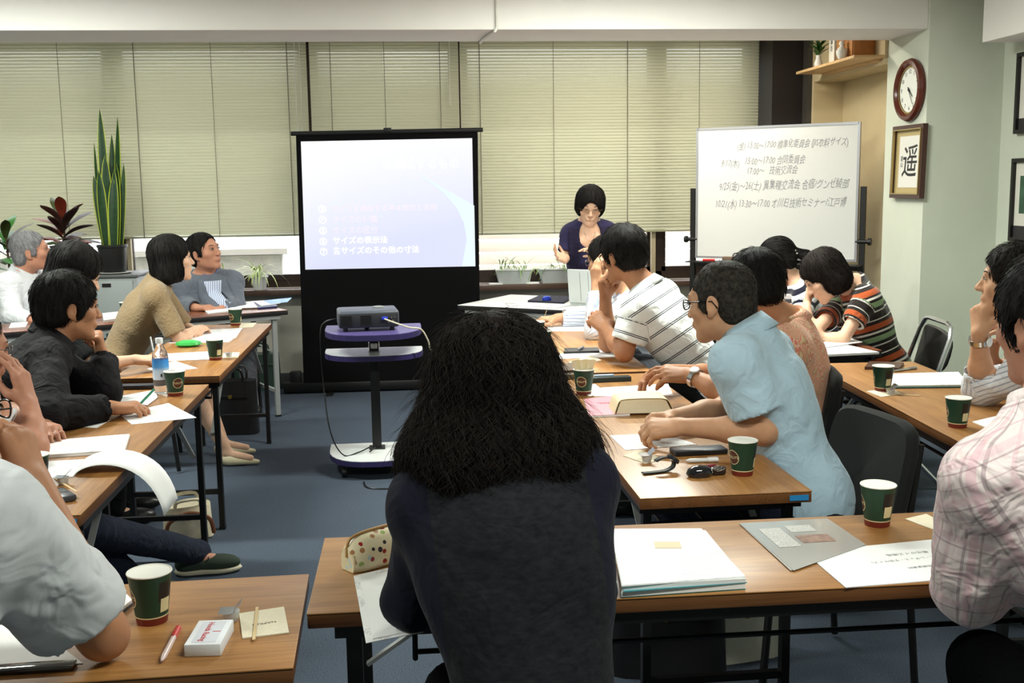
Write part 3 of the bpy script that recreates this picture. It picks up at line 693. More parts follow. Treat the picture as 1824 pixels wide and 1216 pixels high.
spider(462, 492, 8.33, 'spider plant in a white pot beside the grey suited man', 0, 2, 38, .2)
spider(396, 492, 8.36, 'spider plant in a white pot half hidden by the grey suited man', 0, 8, 26, .19)
spider(915, 500, 8.37, 'spider plants in a pale planter by the screen, nearest the projection screen', .27, 4, 36, .19, .009)
spider(992, 500, 8.37, 'spider plants in a pale planter right behind the speaking woman', .27, 6, 30, .17, .009)
# white sheets lying on the sill
for px, lab in ((885, 'white card on the sill beside the projection screen'), (953, 'white card on the sill between the two planters')):
    p = atz(px, 508, SILL + .002)
    MB().box((0, 0, .004), (.10, .08, .008), bevel=.001).build('sill_card', mat('white_card', srgb(238, 238, 236), .6), None, (p.x, 8.325, SILL), label=lab, cat='card')

# clock on the column (its face looks towards -X)
MC = Matrix(((0, 0, -1), (-1, 0, 0), (0, 1, 0))).to_4x4()            # local x -> -Y, local y -> Z, local z -> -X
def wall_thing(name, x, y, z, label, cat, group=None):
    t = empty(name, (x, y, z), 0, label, cat, group); return t
def lm(v): return MC @ Vector(v)
p = at(1613, 163, 6.31)
t = wall_thing('wall_clock', 2.949, 6.33, 2.0, 'round wall clock in a dark wooden rim on the column', 'clock')
M3 = MC.to_3x3()
MB().lathe([(.14, .0), (.178, .002), (.182, .02), (.172, .038), (.152, .042), (.14, .03), (.136, .018)], 40, M=M3, caps=False).build('rim', mat('dark_cherry_wood', srgb(86, 38, 26), .25, noise=.2, nscale=15), t)
MB().lathe([(0, .012), (.142, .012), (.142, .016), (0, .016)], 40, M=M3).build('face', mat('clock_face', srgb(226, 228, 222), .4), t)
MB().lathe([(.128, .0162), (.136, .0162), (.136, .022), (.128, .022)], 40, M=M3, caps=False).build('inner_ring', mat('gilt_ring', srgb(170, 150, 100), .35, metal=.6), t)
for k in range(12):
    a = R90 - (k + 1) * PI / 6
    text_mesh('numeral', str(k + 1), .034, mat('clock_print', srgb(70, 66, 62), .6), t, MC @ Matrix.Translation((.105 * math.cos(a), .105 * math.sin(a), .0165)))
def hand(ang, L, w, z, nm):
    a = R90 - ang; d = Vector((math.cos(a), math.sin(a), 0)); n = Vector((-d.y, d.x, 0))
    q = [d * -.02 + n * w, d * L + n * w * .3, d * L - n * w * .3, d * -.02 - n * w]
    vs = [lm(v + Vector((0, 0, z))) for v in q] + [lm(v + Vector((0, 0, z + .0015))) for v in q]
    MB().add(vs, [(0, 1, 2, 3), (7, 6, 5, 4), (0, 4, 5, 1), (1, 5, 6, 2), (2, 6, 7, 3), (3, 7, 4, 0)]).build(nm, mat('clock_hand', srgb(40, 38, 36), .5), t)
hand(2 * PI * (4.4 / 12), .06, .005, .019, 'hour_hand'); hand(2 * PI * (24.5 / 60), .098, .0035, .022, 'minute_hand')
MB().lathe([(.006, .0165), (.006, .026), (0, .026)], 12, M=M3).build('hub', MATS['clock_hand'], t)
def picture(x, y, z, w, h, fw, label, mframe, mmat, draw=None, depth=.03, group=None):
    t = wall_thing('picture_frame', x, y, z, label, 'picture', group)
    f_ = MB()
    for s in (-1, 1):
        f_.box(lm((s * (w / 2 - fw / 2), 0, depth / 2)), (depth, fw, h)); f_.box(lm((0, s * (h / 2 - fw / 2), depth / 2)), (depth, w - 2 * fw, fw))
    f_.build('frame', mframe, t)
    MB().box(lm((0, 0, .008)), (.006, w - 2 * fw, h - 2 * fw)).build('mount', mmat, t)
    return t
M_fr = mat('dark_frame_wood', srgb(62, 34, 26), .3)
t = picture(2.949, 6.317, 1.585, .40, .425, .022, 'framed brush calligraphy of one character under the clock', M_fr, mat('tan_silk_mount', srgb(176, 158, 112), .7, noise=.08, nscale=200))
t.rotation_euler = (0, .02, 0)
MB().box(lm((0, 0, .0115)), (.002, .255, .30)).build('paper', mat('calligraphy_paper', srgb(214, 212, 206), .8), t)
fb = MB()
for s in (-1, 1): fb.box(lm((s * .1775, 0, .03)), (.012, .006, .38)); fb.box(lm((0, s * .187, .03)), (.012, .35, .006))
fb.build('gilt_fillet', MATS['gilt_ring'], t)
text_mesh('brush_character', '遥', .20, mat('sumi_ink', srgb(38, 38, 40), .7), t, MC @ Matrix.Translation((.01, -.01, .0128)), off=.0012, shear=.12)
text_mesh('signature', '遊\n山', .035, MATS['sumi_ink'], t, MC @ Matrix.Translation((-.09, .0, .0128)))
for z, hh, lab, inner in ((1.945, .44, 'black framed picture high on the side wall beside the column', srgb(120, 60, 64)), (1.36, .46, 'black framed picture low on the side wall beside the column', srgb(60, 90, 70))):
    p = atx(1815, 200, 3.398)
    t = picture(3.398, p.y - .17, z, .34, hh, .022, lab, mat('black_frame', srgb(26, 22, 22), .3), mat('ivory_mount', srgb(214, 210, 200), .8), group='black framed pictures on the side wall')
    MB().box(lm((0, .03, .0115)), (.002, .2, hh * .45)).build('print', mat('print_%d' % int(z * 100), inner, .7, noise=.3, nscale=12), t)
    MB().box(lm((0, -hh * .38, .0117)), (.002, .295, hh * .14)).build('print_band', mat('dark_print_band', srgb(50, 46, 48), .7), t)
# shelf with offerings
M_pine = wood_mat('pale_pine', srgb(206, 168, 118), srgb(220, 186, 140), srgb(184, 142, 96), .5)
t = empty('wall_shelf', (2.93, 7.18, 2.222), 0, 'pale pine wall shelf above the recess', 'shelf')
MB().box((-.10, 0, .009), (.2, 1.02, .018), bevel=.002).build('board', M_pine, t)
MB().box((-.016, 0, -.008), (.03, .9, .016)).build('batten', M_pine, t)
Zs = 2.241
e = empty('sakaki_sprig', (2.80, 7.45, Zs), 0, 'small green leafy sprig in a vase on the high shelf', 'plant')
MB().lathe([(.02, 0), (.03, .03), (.015, .07), (.02, .085)], 14).build('vase', M_wpot, e)
for k in range(14):
    place_leaf(leaf_blade(.09, .035, .5, 0, .3, 6, 1.4, .3, 0, seed=k), 'leaf', [mat('dark_green_leaf', srgb(40, 84, 36), .35)], e, (0, 0, .07 + .006 * k), k * 2.4, .5 + .05 * (k % 5))
e = empty('wooden_amulet', (2.82, 7.25, Zs), 0, 'upright white talisman plate on the high shelf', 'talisman')
MB().box((0, 0, .13), (.015, .09, .26), bevel=.002).build('plate', mat('white_talisman', srgb(232, 230, 222), .6), e)
text_mesh('lettering', '神\n符', .04, M_blkpl, e, MC @ Matrix.Translation((0, .12, .0081)))
e = empty('shrine_box', (2.857, 6.95, Zs), 0, 'small wooden house shrine on the high shelf', 'shrine')
MB().box((0, 0, .09), (.14, .26, .18), bevel=.003).build('body', mat('honey_wood', srgb(176, 118, 62), .5, noise=.15, nscale=20), e)
for y in (-.065, .065): MB().box((-.073, y, .09), (.008, .12, .15), bevel=.002).build('door', MATS['honey_wood'], e)
MB().prism([(-.11, .18), (0, .25), (.11, .18), (.11, .195), (0, .27), (-.11, .195)], -.16, .16, M=Matrix(((1, 0, 0), (0, 0, 1), (0, 1, 0)))).build('roof', MATS['honey_wood'], e)
e = MB().lathe([(.02, 0), (.024, .006), (.034, .03), (.036, .05), (.022, .07), (.013, .078), (.013, .084), (.02, .09), (.016, .105), (0, .115)], 18).build('white_jar', M_wpot, None, (2.744, 6.9, Zs), label='small white lidded ceramic jar on the shelf edge', cat='jar')

# ================================================================ THINGS ON THE TABLES
TZ = .7002
M_green = mat('cup_green_paper', srgb(30, 62, 44), .5); M_cupw = mat('cup_white_paper', srgb(232, 230, 222), .5); M_band = mat('cup_dark_red', srgb(112, 36, 24), .5)
M_cream = mat('cup_cream', srgb(222, 208, 164), .5); M_logo = mat('logo_brown', srgb(84, 50, 36), .5); M_cupblk = mat('cup_black_panel', srgb(34, 30, 26), .5)
CH, CR0, CR1 = .096, .0275, .0395
def cup_r(z): return CR0 + (CR1 - CR0) * z / CH
def wrap(x, z, a0, off): r = cup_r(z) + off; a = a0 + x / r; return Vector((r * math.sin(a), -r * math.cos(a), z))
def cup_patch(mb, f, a0, off, nu=16, mi=0):
    pass
def disc_on_cup(R0, R1, zc, a0, off, n=28):
    mb = MB(); vs = []; rr = [R0 + (R1 - R0) * i / 3 for i in range(4)]
    for r in rr:
        for k in range(n): a = 2 * PI * k / n; vs.append(wrap(r * math.cos(a), zc + r * math.sin(a), a0, off))
    fs = [(i * n + k, i * n + (k + 1) % n, (i + 1) * n + (k + 1) % n, (i + 1) * n + k) for i in range(3) for k in range(n)]
    return mb.add(vs, fs, 0, True)
def rect_on_cup(x0, x1, z0_, z1_, a0, off):
    mb = MB(); n = 8; vs = [wrap(x0 + (x1 - x0) * i / n, z, a0, off) for z in (z0_, z1_) for i in range(n + 1)]
    return mb.add(vs, [(i, i + 1, n + 2 + i, n + 1 + i) for i in range(n)], 0, True)
def make_cup():
    t = empty('paper_cup', (0, 0, 0), 0, 'x', 'cup', 'green paper coffee cups')
    MB().lathe([(CR0 - .002, .004), (CR0, 0), (cup_r(.012), .012), (cup_r(CH), CH - .002), (cup_r(CH) - .0012, CH - .002), (cup_r(.02) - .0015, .02), (0, .012)], 36).build('body', M_green, t)
    MB().lathe([(cup_r(0) + .0003, .0), (cup_r(.0135) + .0004, .0135)], 36, caps=False).build('base_band', M_band, t)
    MB().lathe([(cup_r(.0135) + .0005, .0135), (cup_r(.016) + .0005, .016)], 36, caps=False).build('cream_line', M_cream, t)
    pts = []
    for k in range(36): a = 2 * PI * k / 36; pts.append((CR1 * math.cos(a), CR1 * math.sin(a), CH - .001))
    MB().tube(pts, .0016, 6, closed=True).build('rim', M_cupw, t)
    MB().lathe([(CR1 - .0015, CH - .001), (cup_r(.02) - .0018, .0205), (0, .0205)], 36).build('lining', M_cupw, t)
    e = disc_on_cup(0.0001, .0185, .052, 0, .0004).build('emblem', M_logo, t)
    disc_on_cup(.0185, .0202, .052, 0, .0005).build('emblem_ring', M_cream, e)
    tx = text_mesh('lettering', "TULLY'S", .0105, M_cream, e, off=.0002, extrude=0)
    for v in tx.data.vertices: v.co = wrap(v.co.x * 1.02, .052 + v.co.y + .0, 0, .0008)
    rect_on_cup(-.016, .016, .045, .082, 2.3, .0004).build('black_panel', M_cupblk, t)
    l_ = rect_on_cup(-.011, .011, .024, .050, 2.3, .0006).build('cream_panel', M_cream, t)
    return t
cup0 = make_cup(); cup_n = [0]
def cup(px, py, rz, label, Z=TZ, s=1.):
    p = atz(px, py, Z)
    # (px,py) is the lower front edge of the base: step back by the base radius
    d = Vector((p.x, p.y, 0)).normalized(); p = p + d * CR0
    c = cup0 if cup_n[0] == 0 else copy_tree(cup0)
    cup_n[0] += 1; c.location = p; c['label'] = label
    c.rotation_euler = (0, 0, -math.atan2(p.x, p.y) + rz)
    c.scale = (s, s, s)
    return p
CUPS = {}
cup(272, 1115, -1.45, 'large green paper cup nearest the camera beside the red pen')
cup(1562, 940, -1.5, 'green paper cup on the near table behind the clear document sleeve')
cup(1322, 849, -.85, 'green paper cup beside the black keys at the blue polo man')
cup(1040, 704, -.3, 'green paper cup stuffed with sugar sticks behind the pink booklet')
CUPS['a'] = cup(968, 626, -.1, 'green paper cup with a stirrer, nearer of two by the curly hair')
CUPS['b'] = cup(957, 607, .25, 'green paper cup with a stirrer, farther of two by the curly hair')
cup(313, 706, .35, 'green paper cup standing beside the water bottle')
cup(384, 642, -1.7, 'green paper cup at the table corner of the tan cardigan woman')
cup(420, 580, -.9, 'green paper cup behind the green pouch, near the grey suited man')
cup(1572, 698, -1.6, 'green paper cup on the wall-side table beside the teal document')
cup(1705, 763, -1.5, 'green paper cup on the wall-side table nearest the plaid shirt man')
cup(64, 876, -1.2, 'green paper cup behind the white shirted arm at the edge')
cup(226, 566, -.6, 'green paper cup on the angled table near the grey cabinet')
# --- print materials
def print_mat(name, base, ink, rows=90., cut=.5, dens=60., blocks=0.):
    m = mat(name, base, .7); N, L, b = nodes_of(m)
    tc = N.new('ShaderNodeTexCoord'); s = N.new('ShaderNodeSeparateXYZ'); L.new(tc.outputs['Object'], s.inputs[0])
    def math_(op, a, b_=None, c=None):
        n = N.new('ShaderNodeMath'); n.operation = op
        for i, v in enumerate((a, b_, c)):
            if v is None: continue
            if isinstance(v, (int, float)): n.inputs[i].default_value = v
            else: L.new(v, n.inputs[i])
        return n.outputs[0]
    row = math_('FRACT', math_('MULTIPLY', s.outputs['Y'], rows)); line = math_('LESS_THAN', row, .45)
    mp = N.new('ShaderNodeMapping'); mp.inputs['Scale'].default_value = (dens * 6, rows, 1); L.new(tc.outputs['Object'], mp.inputs[0])
    n = N.new('ShaderNodeTexNoise'); n.inputs['Scale'].default_value = 1; n.inputs['Detail'].default_value = 1; L.new(mp.outputs[0], n.inputs['Vector'])
    g = math_('GREATER_THAN', n.outputs['Fac'], .47)
    n2 = N.new('ShaderNodeTexNoise'); n2.inputs['Scale'].default_value = 16; n2.inputs['Detail'].default_value = 0; L.new(tc.outputs['Object'], n2.inputs['Vector'])
    g2 = math_('GREATER_THAN', n2.outputs['Fac'], cut)
    k = math_('MULTIPLY', math_('MULTIPLY', line, g), g2)
    mx = N.new('ShaderNodeMix'); mx.data_type = 'RGBA'; mx.inputs[6].default_value = (*base, 1); mx.inputs[7].default_value = (*ink, 1)
    L.new(math_('MULTIPLY', k, .75), mx.inputs[0]); L.new(mx.outputs[2], b.inputs['Base Color'])
    return m
M_pp = mat('plain_paper', srgb(240, 240, 240), .7)
M_print = print_mat('printed_paper', srgb(240, 240, 240), srgb(130, 130, 138), 165.)
M_print2 = print_mat('sparse_printed_paper', srgb(242, 242, 244), srgb(175, 175, 185), 150., .58)
M_nap = mat('cream_napkin', srgb(226, 216, 192), .85, noise=.05, nscale=80, bump=.2, bscale=300)
def quadthing(name, px4, z, th, m, label, cat, group=None, parts=None, curl=0., edge=None):
    """a flat thing lying on a table: four corners read from the photograph at height z"""
    c = [atz(a, b, z) for a, b in px4]; o = sum(c, Vector()) / 4
    ax = (c[1] - c[0]); rz = math.atan2(ax.y, ax.x); Rm = rotz(-rz)
    q = [Rm @ (v - o) for v in c]
    e = empty(name, o, rz, label, cat, group)
    def fn(u, v, dz=0.):
        a = q[0].lerp(q[1], u); b = q[3].lerp(q[2], u); w = a.lerp(b, v); w.z = dz + curl * ((2 * u - 1) ** 2 * (2 * v - 1) ** 2) ; return w
    if curl: MB().sheet(lambda u, v: fn(u, v), 8, 8, th).build('sheet', m, e, sharp=0)
    else:
        MB().prism([(v.x, v.y) for v in q], 0, th).build(*(('sheet', m, e)))
    return e, q, fn
def stack(name, px4, z, layers, label, cat, group=None, seed=1):
    """layers: list of (thickness, material, part name)"""
    c = [atz(a, b, z) for a, b in px4]; o = sum(c, Vector()) / 4; ax = c[1] - c[0]; rz = math.atan2(ax.y, ax.x); Rm = rotz(-rz)
    q = [Rm @ (v - o) for v in c]; e = empty(name, o, rz, label, cat, group); zz = 0; rnd = random.Random(seed)
    for th, m, nm in layers:
        a = rnd.uniform(-.02, .02); s = Vector((rnd.uniform(-.003, .003), rnd.uniform(-.003, .003), 0)); R2 = rotz(a)
        MB().prism([((R2 @ v) + s)[:2] for v in q], zz + .0001, zz + th).build(nm, m, e); zz += th
    return e, q, zz
PG = 'papers lying on the tables'
# near table
quadthing('paper_sheet', [(630, 1026), (700, 1010), (754, 1126), (652, 1146)], TZ, .0012, M_print, 'printed paper sticking out over the near edge by the pencil case', 'paper', PG)
quadthing('paper_sheet', [(640, 1030), (712, 1012), (760, 1118), (664, 1138)], TZ + .0014, .0008, M_pp, 'blank lower sheet beside the curly haired woman, under her arm', 'paper', PG)
M_teal = mat('teal_cover', srgb(86, 160, 170), .4); M_clear = mat('glossy_clear_sleeve', srgb(225, 226, 226), .08, coat=.6)
e, q, zt = stack('document_file', [(1090, 962), (1252, 962), (1328, 1050), (1108, 1066)], TZ, [(.003, M_teal, 'cover'), (.011, M_pp, 'pages'), (.002, M_teal, 'divider'), (.008, M_pp, 'pages'), (.0015, M_clear, 'clear_sleeve'), (.001, M_print2, 'title_page')], 'thick glossy document file with teal cover on the near table', 'document', PG)
MB().box((-.0, .05, zt + .0007), (.055, .04, .0008)).build('title_card', mat('tan_title_card', srgb(206, 178, 140), .5), e)
e, q, zt = stack('clear_sleeve', [(1316, 934), (1472, 925), (1540, 972), (1410, 1018)], TZ, [(.001, M_clear, 'sleeve'), (.002, mat('newsprint', srgb(170, 168, 164), .6), 'leaflet'), (.0008, mat('glossy_leaflet', srgb(176, 175, 173), .12, coat=.6), 'sleeve_front')], 'clear plastic sleeve with a printed newsletter on the near table', 'document', PG)
MB().box((.02, -.01, zt + .0006), (.075, .05, .0006)).build('photo_print', mat('brown_photo', srgb(150, 120, 108), .25, noise=.4, nscale=60), e)
MB().box((-.055, .01, zt + .0006), (.05, .13, .0006)).build('text_column', print_mat('newsprint_text', srgb(196, 194, 190), srgb(110, 110, 110), 200., .3), e)
MB().box((.015, .062, zt + .0006), (.06, .045, .0006)).build('text_column', MATS['newsprint_text'], e)
e, q, fn = quadthing('paper_sheet', [(1432, 984), (1660, 962), (1720, 1030), (1506, 1047)], TZ, .002, M_pp, 'white printed handout sheet before the plaid shirt man', 'paper', PG)
for s, u, v, sz in (('表示サイズ規格', .72, .30, .014), ('(メンズ・レディス・子供サイズ)', .70, .45, .012), ('日本人体格調査資料', .8, .66, .011)):
    w_ = fn(u, v); text_mesh('lettering', s, sz, mat('faint_print', srgb(140, 140, 146), .7), e, frame_m((w_.x, w_.y, .0022), (-1, 0, 0), (0, -1, 0)), extrude=.0001)
quadthing('napkin', [(1612, 925), (1650, 916), (1690, 938), (1668, 946)], TZ, .002, M_nap, 'folded cream napkin on the near table beside the plaid sleeve', 'napkin', 'napkins on the tables')
# pencil case
p = atz(640, 1024, TZ); p2 = atz(700, 1006, TZ)
t = empty('pencil_case', p + Vector((0, 0, .0012)), math.atan2(p2.y - p.y, p2.x - p.x), 'cream floral print pencil case at the curly haired woman', 'pencil case')
m = mat('floral_print', srgb(222, 210, 176), .35); N_, L_, b_ = nodes_of(m)
tc = N_.new('ShaderNodeTexCoord'); vo = N_.new('ShaderNodeTexVoronoi'); vo.inputs['Scale'].default_value = 62; L_.new(tc.outputs['Object'], vo.inputs['Vector'])
lt = N_.new('ShaderNodeMath'); lt.operation = 'LESS_THAN'; lt.inputs[1].default_value = .36; L_.new(vo.outputs['Distance'], lt.inputs[0])
sp = N_.new('ShaderNodeSeparateColor'); L_.new(vo.outputs['Color'], sp.inputs[0])
cr = N_.new('ShaderNodeValToRGB'); cr.color_ramp.interpolation = 'CONSTANT'; el = cr.color_ramp.elements; el[0].color = (*srgb(150, 30, 36), 1); el[1].position = .3; el[1].color = (*srgb(40, 36, 48), 1)
for pos, c in ((.45, (222, 210, 176)), (.62, (150, 170, 90)), (.75, (190, 210, 210)), (.88, (170, 120, 80))): k = el.new(pos); k.color = (*srgb(*c), 1)
L_.new(sp.outputs[0], cr.inputs[0]); mx = N_.new('ShaderNodeMix'); mx.data_type = 'RGBA'; mx.inputs[6].default_value = (*srgb(226, 214, 180), 1); L_.new(lt.outputs[0], mx.inputs[0]); L_.new(cr.outputs[0], mx.inputs[7]); L_.new(mx.outputs[2], b_.inputs['Base Color'])
prof = [(-.03, .0), (.03, .0), (.036, .012), (.034, .04), (.024, .062), (.008, .072), (-.008, .072), (-.024, .062), (-.034, .04), (-.036, .012)]
vs = []; ns = 12
for i in range(ns + 1):
    s = i / ns; x = -.005 + .20 * s; k = 1 - .35 * (abs(2 * s - 1) ** 6); 
    for y, z in prof: vs.append(Vector((x, .035 + y * k, z * (k * .9 + .1))))
n = len(prof); fs = [(i * n + j, i * n + (j + 1) % n, (i + 1) * n + (j + 1) % n, (i + 1) * n + j) for i in range(ns) for j in range(n)] + [tuple(reversed(range(n))), tuple(ns * n + j for j in range(n))]
MB().add(vs, fs, 0, True).build('pouch', m, t)
MB().tube(smooth_path([(-.006, .035, .03), (.0, .035, .062), (.03, .035, .073), (.1, .035, .075), (.17, .035, .073), (.196, .035, .06)], 5), .0035, 6).build('zip', mat('tan_leather', srgb(176, 136, 84), .5), t)
for s in (-.002, ): MB().lathe([(.026, 0), (.026, .004)], 12, (s, .035, .022), M=Matrix.Rotation(R90, 3, 'Y')).build('end_patch', MATS['tan_leather'], t)
# left near table
p = atz(303, 1150, TZ)
def pen(name, a, b, r, m, m2, label, cat='pen', z=TZ):
    A, B = atz(*a, z), atz(*b, z); d = B - A; L = d.length; e = empty(name, A, math.atan2(d.y, d.x), label, cat)
    MB().tube([(0, 0, r), (L * .12, 0, r), (L * .7, 0, r)], [r * .35, r, r], 10).build('barrel', m, e); MB().tube([(L * .7, 0, r), (L, 0, r)], r * 1.08, 10).build('cap', m2, e)
    MB().box((L * .82, 0, 2.1 * r), (L * .3, r * .6, r * .4)).build('clip', m2, e); return e
pen('ballpoint_pen', (288, 1182), (318, 1123), .0052, mat('clear_red_barrel', srgb(214, 190, 186), .3), mat('red_plastic', srgb(196, 30, 32), .35), 'red ballpoint pen lying beside the white box')
p = atz(374, 1146, TZ)
t = empty('white_box', p, -.05, 'small white box with red lettering on the near corner table', 'box')
MB().box((0, 0, .011), (.062, .108, .022), bevel=.002).build('carton', mat('white_carton', srgb(232, 234, 240), .4), t)
MB().box((0, 0, .0222), (.042, .09, .0006)).build('label', mat('pale_box_label', srgb(214, 216, 226), .4), t)
text_mesh('lettering', 'Honda Racing', .0145, MATS['red_plastic'], t, Matrix.Translation((-.004, 0, .0227)) @ Matrix.Rotation(-R90, 4, 'Z'), off=.0002, extrude=.0001)
text_mesh('lettering', '1', .02, MATS['red_plastic'], t, Matrix.Translation((.012, .0, .0227)) @ Matrix.Rotation(-R90, 4, 'Z'), off=.0002, extrude=.0001)
def creamer(px, py, label, Z=TZ):
    p = atz(px, py, Z); e = empty('creamer_pot', p, 0, label, 'creamer', 'small coffee creamer pots')
    MB().lathe([(.011, 0), (.0125, .002), (.016, .018), (.0165, .02)], 16).build('cup', mat('creamer_plastic', srgb(200, 200, 200), .3), e)
    MB().sheet(lambda u, v: ((u - .5) * .042 , (v - .5) * .036, .0205 + .006 * (u - .3) ** 2 * 6 * (1 if u > .6 else .2)), 5, 4, .0004).build('foil_lid', mat('silver_foil', srgb(180, 184, 190), .25, metal=.9), e)
creamer(412, 1106, 'foil lidded creamer pot beside the white box')
def stirrer(a, b, label, z, zb=None, group='wooden coffee stirrers', w=.0055):
    A, B = (a, b) if isinstance(a, Vector) else (atz(*a, z), atz(*b, zb or z)); d = B - A
    e = empty('stirrer', A, 0, label, 'stirrer', group)
    MB().bar((0, 0, .001), d + Vector((0, 0, .001)), w, .0016).build('stick', mat('birch_wood', srgb(214, 186, 140), .6), e)
e, q, fn = quadthing('napkin', [(426, 1094), (506, 1082), (515, 1128), (432, 1138)], TZ, .0025, M_nap, 'square cream napkin lying beside the white box', 'napkin', 'napkins on the tables')
text_mesh('lettering', 'NAPKIN', .012, M_logo, e, Matrix.Translation((.0, -.006, .0027)) @ Matrix.Rotation(PI, 4, 'Z'), extrude=.0001)
stirrer((452, 1140), (458, 1082), 'wooden stirrer laid across the square napkin', TZ + .003)
stack('memo_pad', [(150, 1082), (226, 1068), (236, 1078), (200, 1108)], TZ, [(.006, mat('dark_pad_back', srgb(70, 70, 80), .5), 'back'), (.006, M_pp, 'pages')], 'white memo pad half under the white shirted forearm', 'notepad', PG)
stack('paper_sheet', [(-40, 1130), (30, 1096), (150, 1182), (-40, 1196)], TZ, [(.0012, M_pp, 'sheet')], 'white paper under the white shirted man elbow', 'paper', PG)
p = atz(30, 1200, TZ)
t = empty('black_clear_file', p, .03, 'glossy black file on the table edge under the white sleeve', 'file')
MB().box((-.02, .01, .005), (.22, .03, .009), bevel=.002).build('spine', mat('glossy_black', srgb(24, 24, 30), .08, coat=.8), t)
# table of the black shirt man
BG = 'things'
stack('open_book', [(84, 790), (229, 778), (222, 806), (84, 816)], TZ, [(.009, M_pp, 'pages'), (.0014, M_print, 'top_page')], 'thick stack of printed pages near the black shirted elbow', 'paper', PG)
quadthing('paper_sheet', [(84, 822), (160, 818), (130, 850), (84, 852)], TZ, .002, M_print2, 'printed page left of the curling sheet', 'paper', PG)
# curling sheet that hangs over the table edge
A = atz(132, 846, TZ + .003); Bq = atz(150, 818, TZ + .003)
t = empty('curled_sheet', A, 0, 'large white sheet curling over the table edge', 'paper')
C1 = atz(196, 845, TZ + .004); C2 = atz(236, 808, TZ + .004)
D1 = atz(287, 918, .58); D2 = atz(305, 880, .60)
def curl_fn(u, v):
    a0, a1, a2 = A.lerp(Bq, v), C1.lerp(C2, v), Vector((-.80, 0, .69)); 
    p0, p3 = A.lerp(Bq, v), None
    q1 = Vector((-.92, p0.y + .0, TZ + .045)); q2 = Vector((-.75, p0.y + .01, TZ + .055)); q3 = Vector((-.715, p0.y - .0, .575))
    s = u; w_ = (1 - s) ** 3 * p0 + 3 * (1 - s) ** 2 * s * q1 + 3 * (1 - s) * s * s * q2 + s ** 3 * q3
    return w_ - A
MB().sheet(curl_fn, 16, 4, .0006).build('sheet', M_pp, t, sharp=0)
stirrer((98, 852), (136, 876), 'wooden stirrer leaning beside the mobile phone', TZ + .001, TZ + .014)
creamer(113, 862, 'foil lidded creamer pot beside the mobile phone')
t = empty('mobile_phone', atz(108, 888, TZ), .6, 'dark grey mobile phone at the table corner', 'phone')
MB().box((0, 0, .009), (.052, .1, .017), bevel=.005).build('body', mat('phone_grey', srgb(64, 66, 72), .3), t); MB().box((0, .015, .0178), (.035, .04, .001)).build('screen', M_blkpl, t)
quadthing('paper_sheet', [(183, 712), (275, 695), (281, 708), (262, 722)], TZ + .002, .002, M_print2, 'upper printed sheet under the black shirted man hand', 'paper', PG, curl=.0)
quadthing('paper_sheet', [(212, 738), (300, 718), (350, 744), (235, 756)], TZ, .0012, M_print, 'printed sheet slipping over the table edge by the pen hand', 'paper', PG)
quadthing('paper_sheet', [(135, 760), (188, 748), (196, 748), (172, 762)], TZ, .001, M_pp, 'small white sheet peeking out under the black sleeve', 'paper', PG)
t = empty('pen_case', atz(246, 692, TZ), -.05, 'dark pen case lying behind the water bottle', 'pen case')
MB().box((0, 0, .009), (.14, .05, .018), bevel=.006).build('case', mat('dark_navy_vinyl', srgb(30, 30, 44), .45), t); MB().tube([(-.065, 0, .0185), (.065, 0, .0185)], .0016, 5).build('zip', M_gst, t)
p = atz(286, 703, TZ)
t = empty('water_bottle', p + Vector((0, .03, 0)), 0, 'clear plastic water bottle with blue label', 'bottle')
M_pet = mat('clear_plastic', (.93, .96, 1), .05, trans=.92, ior=1.2)
MB().lathe([(.0, .004), (.02, 0), (.029, .004), (.031, .015), (.029, .03), (.031, .05), (.0305, .06), (.0305, .135), (.031, .14), (.028, .16), (.018, .182), (.0125, .192), (.0125, .2)], 28).build('body', M_pet, t)
m = mat('bottle_label', srgb(110, 160, 215), .35); N_, L_, b_ = nodes_of(m); tc = N_.new('ShaderNodeTexCoord'); sx = N_.new('ShaderNodeSeparateXYZ'); L_.new(tc.outputs['Object'], sx.inputs[0])
mr = N_.new('ShaderNodeMapRange'); mr.inputs['From Min'].default_value = .06; mr.inputs['From Max'].default_value = .135; L_.new(sx.outputs[2], mr.inputs[0]); cr = N_.new('ShaderNodeValToRGB'); el = cr.color_ramp.elements
el[0].color = (*srgb(222, 230, 240), 1); el[1].color = (*srgb(60, 140, 220), 1); k = el.new(.45); k.color = (*srgb(205, 220, 240), 1); k = el.new(.62); k.color = (*srgb(90, 160, 225), 1); L_.new(mr.outputs[0], cr.inputs[0]); L_.new(cr.outputs[0], b_.inputs['Base Color'])
lb = MB().lathe([(.0312, .058), (.0312, .136)], 28, caps=False).build('label', m, t)
MB().box((.008, -.0306, .076), (.006, .0008, .012)).build('barcode', M_blkpl, lb)
MB().lathe([(.0142, .198), (.0142, .217), (.0125, .219), (0, .219)], 18).build('cap', mat('white_plastic_cap', srgb(238, 238, 240), .4), t)
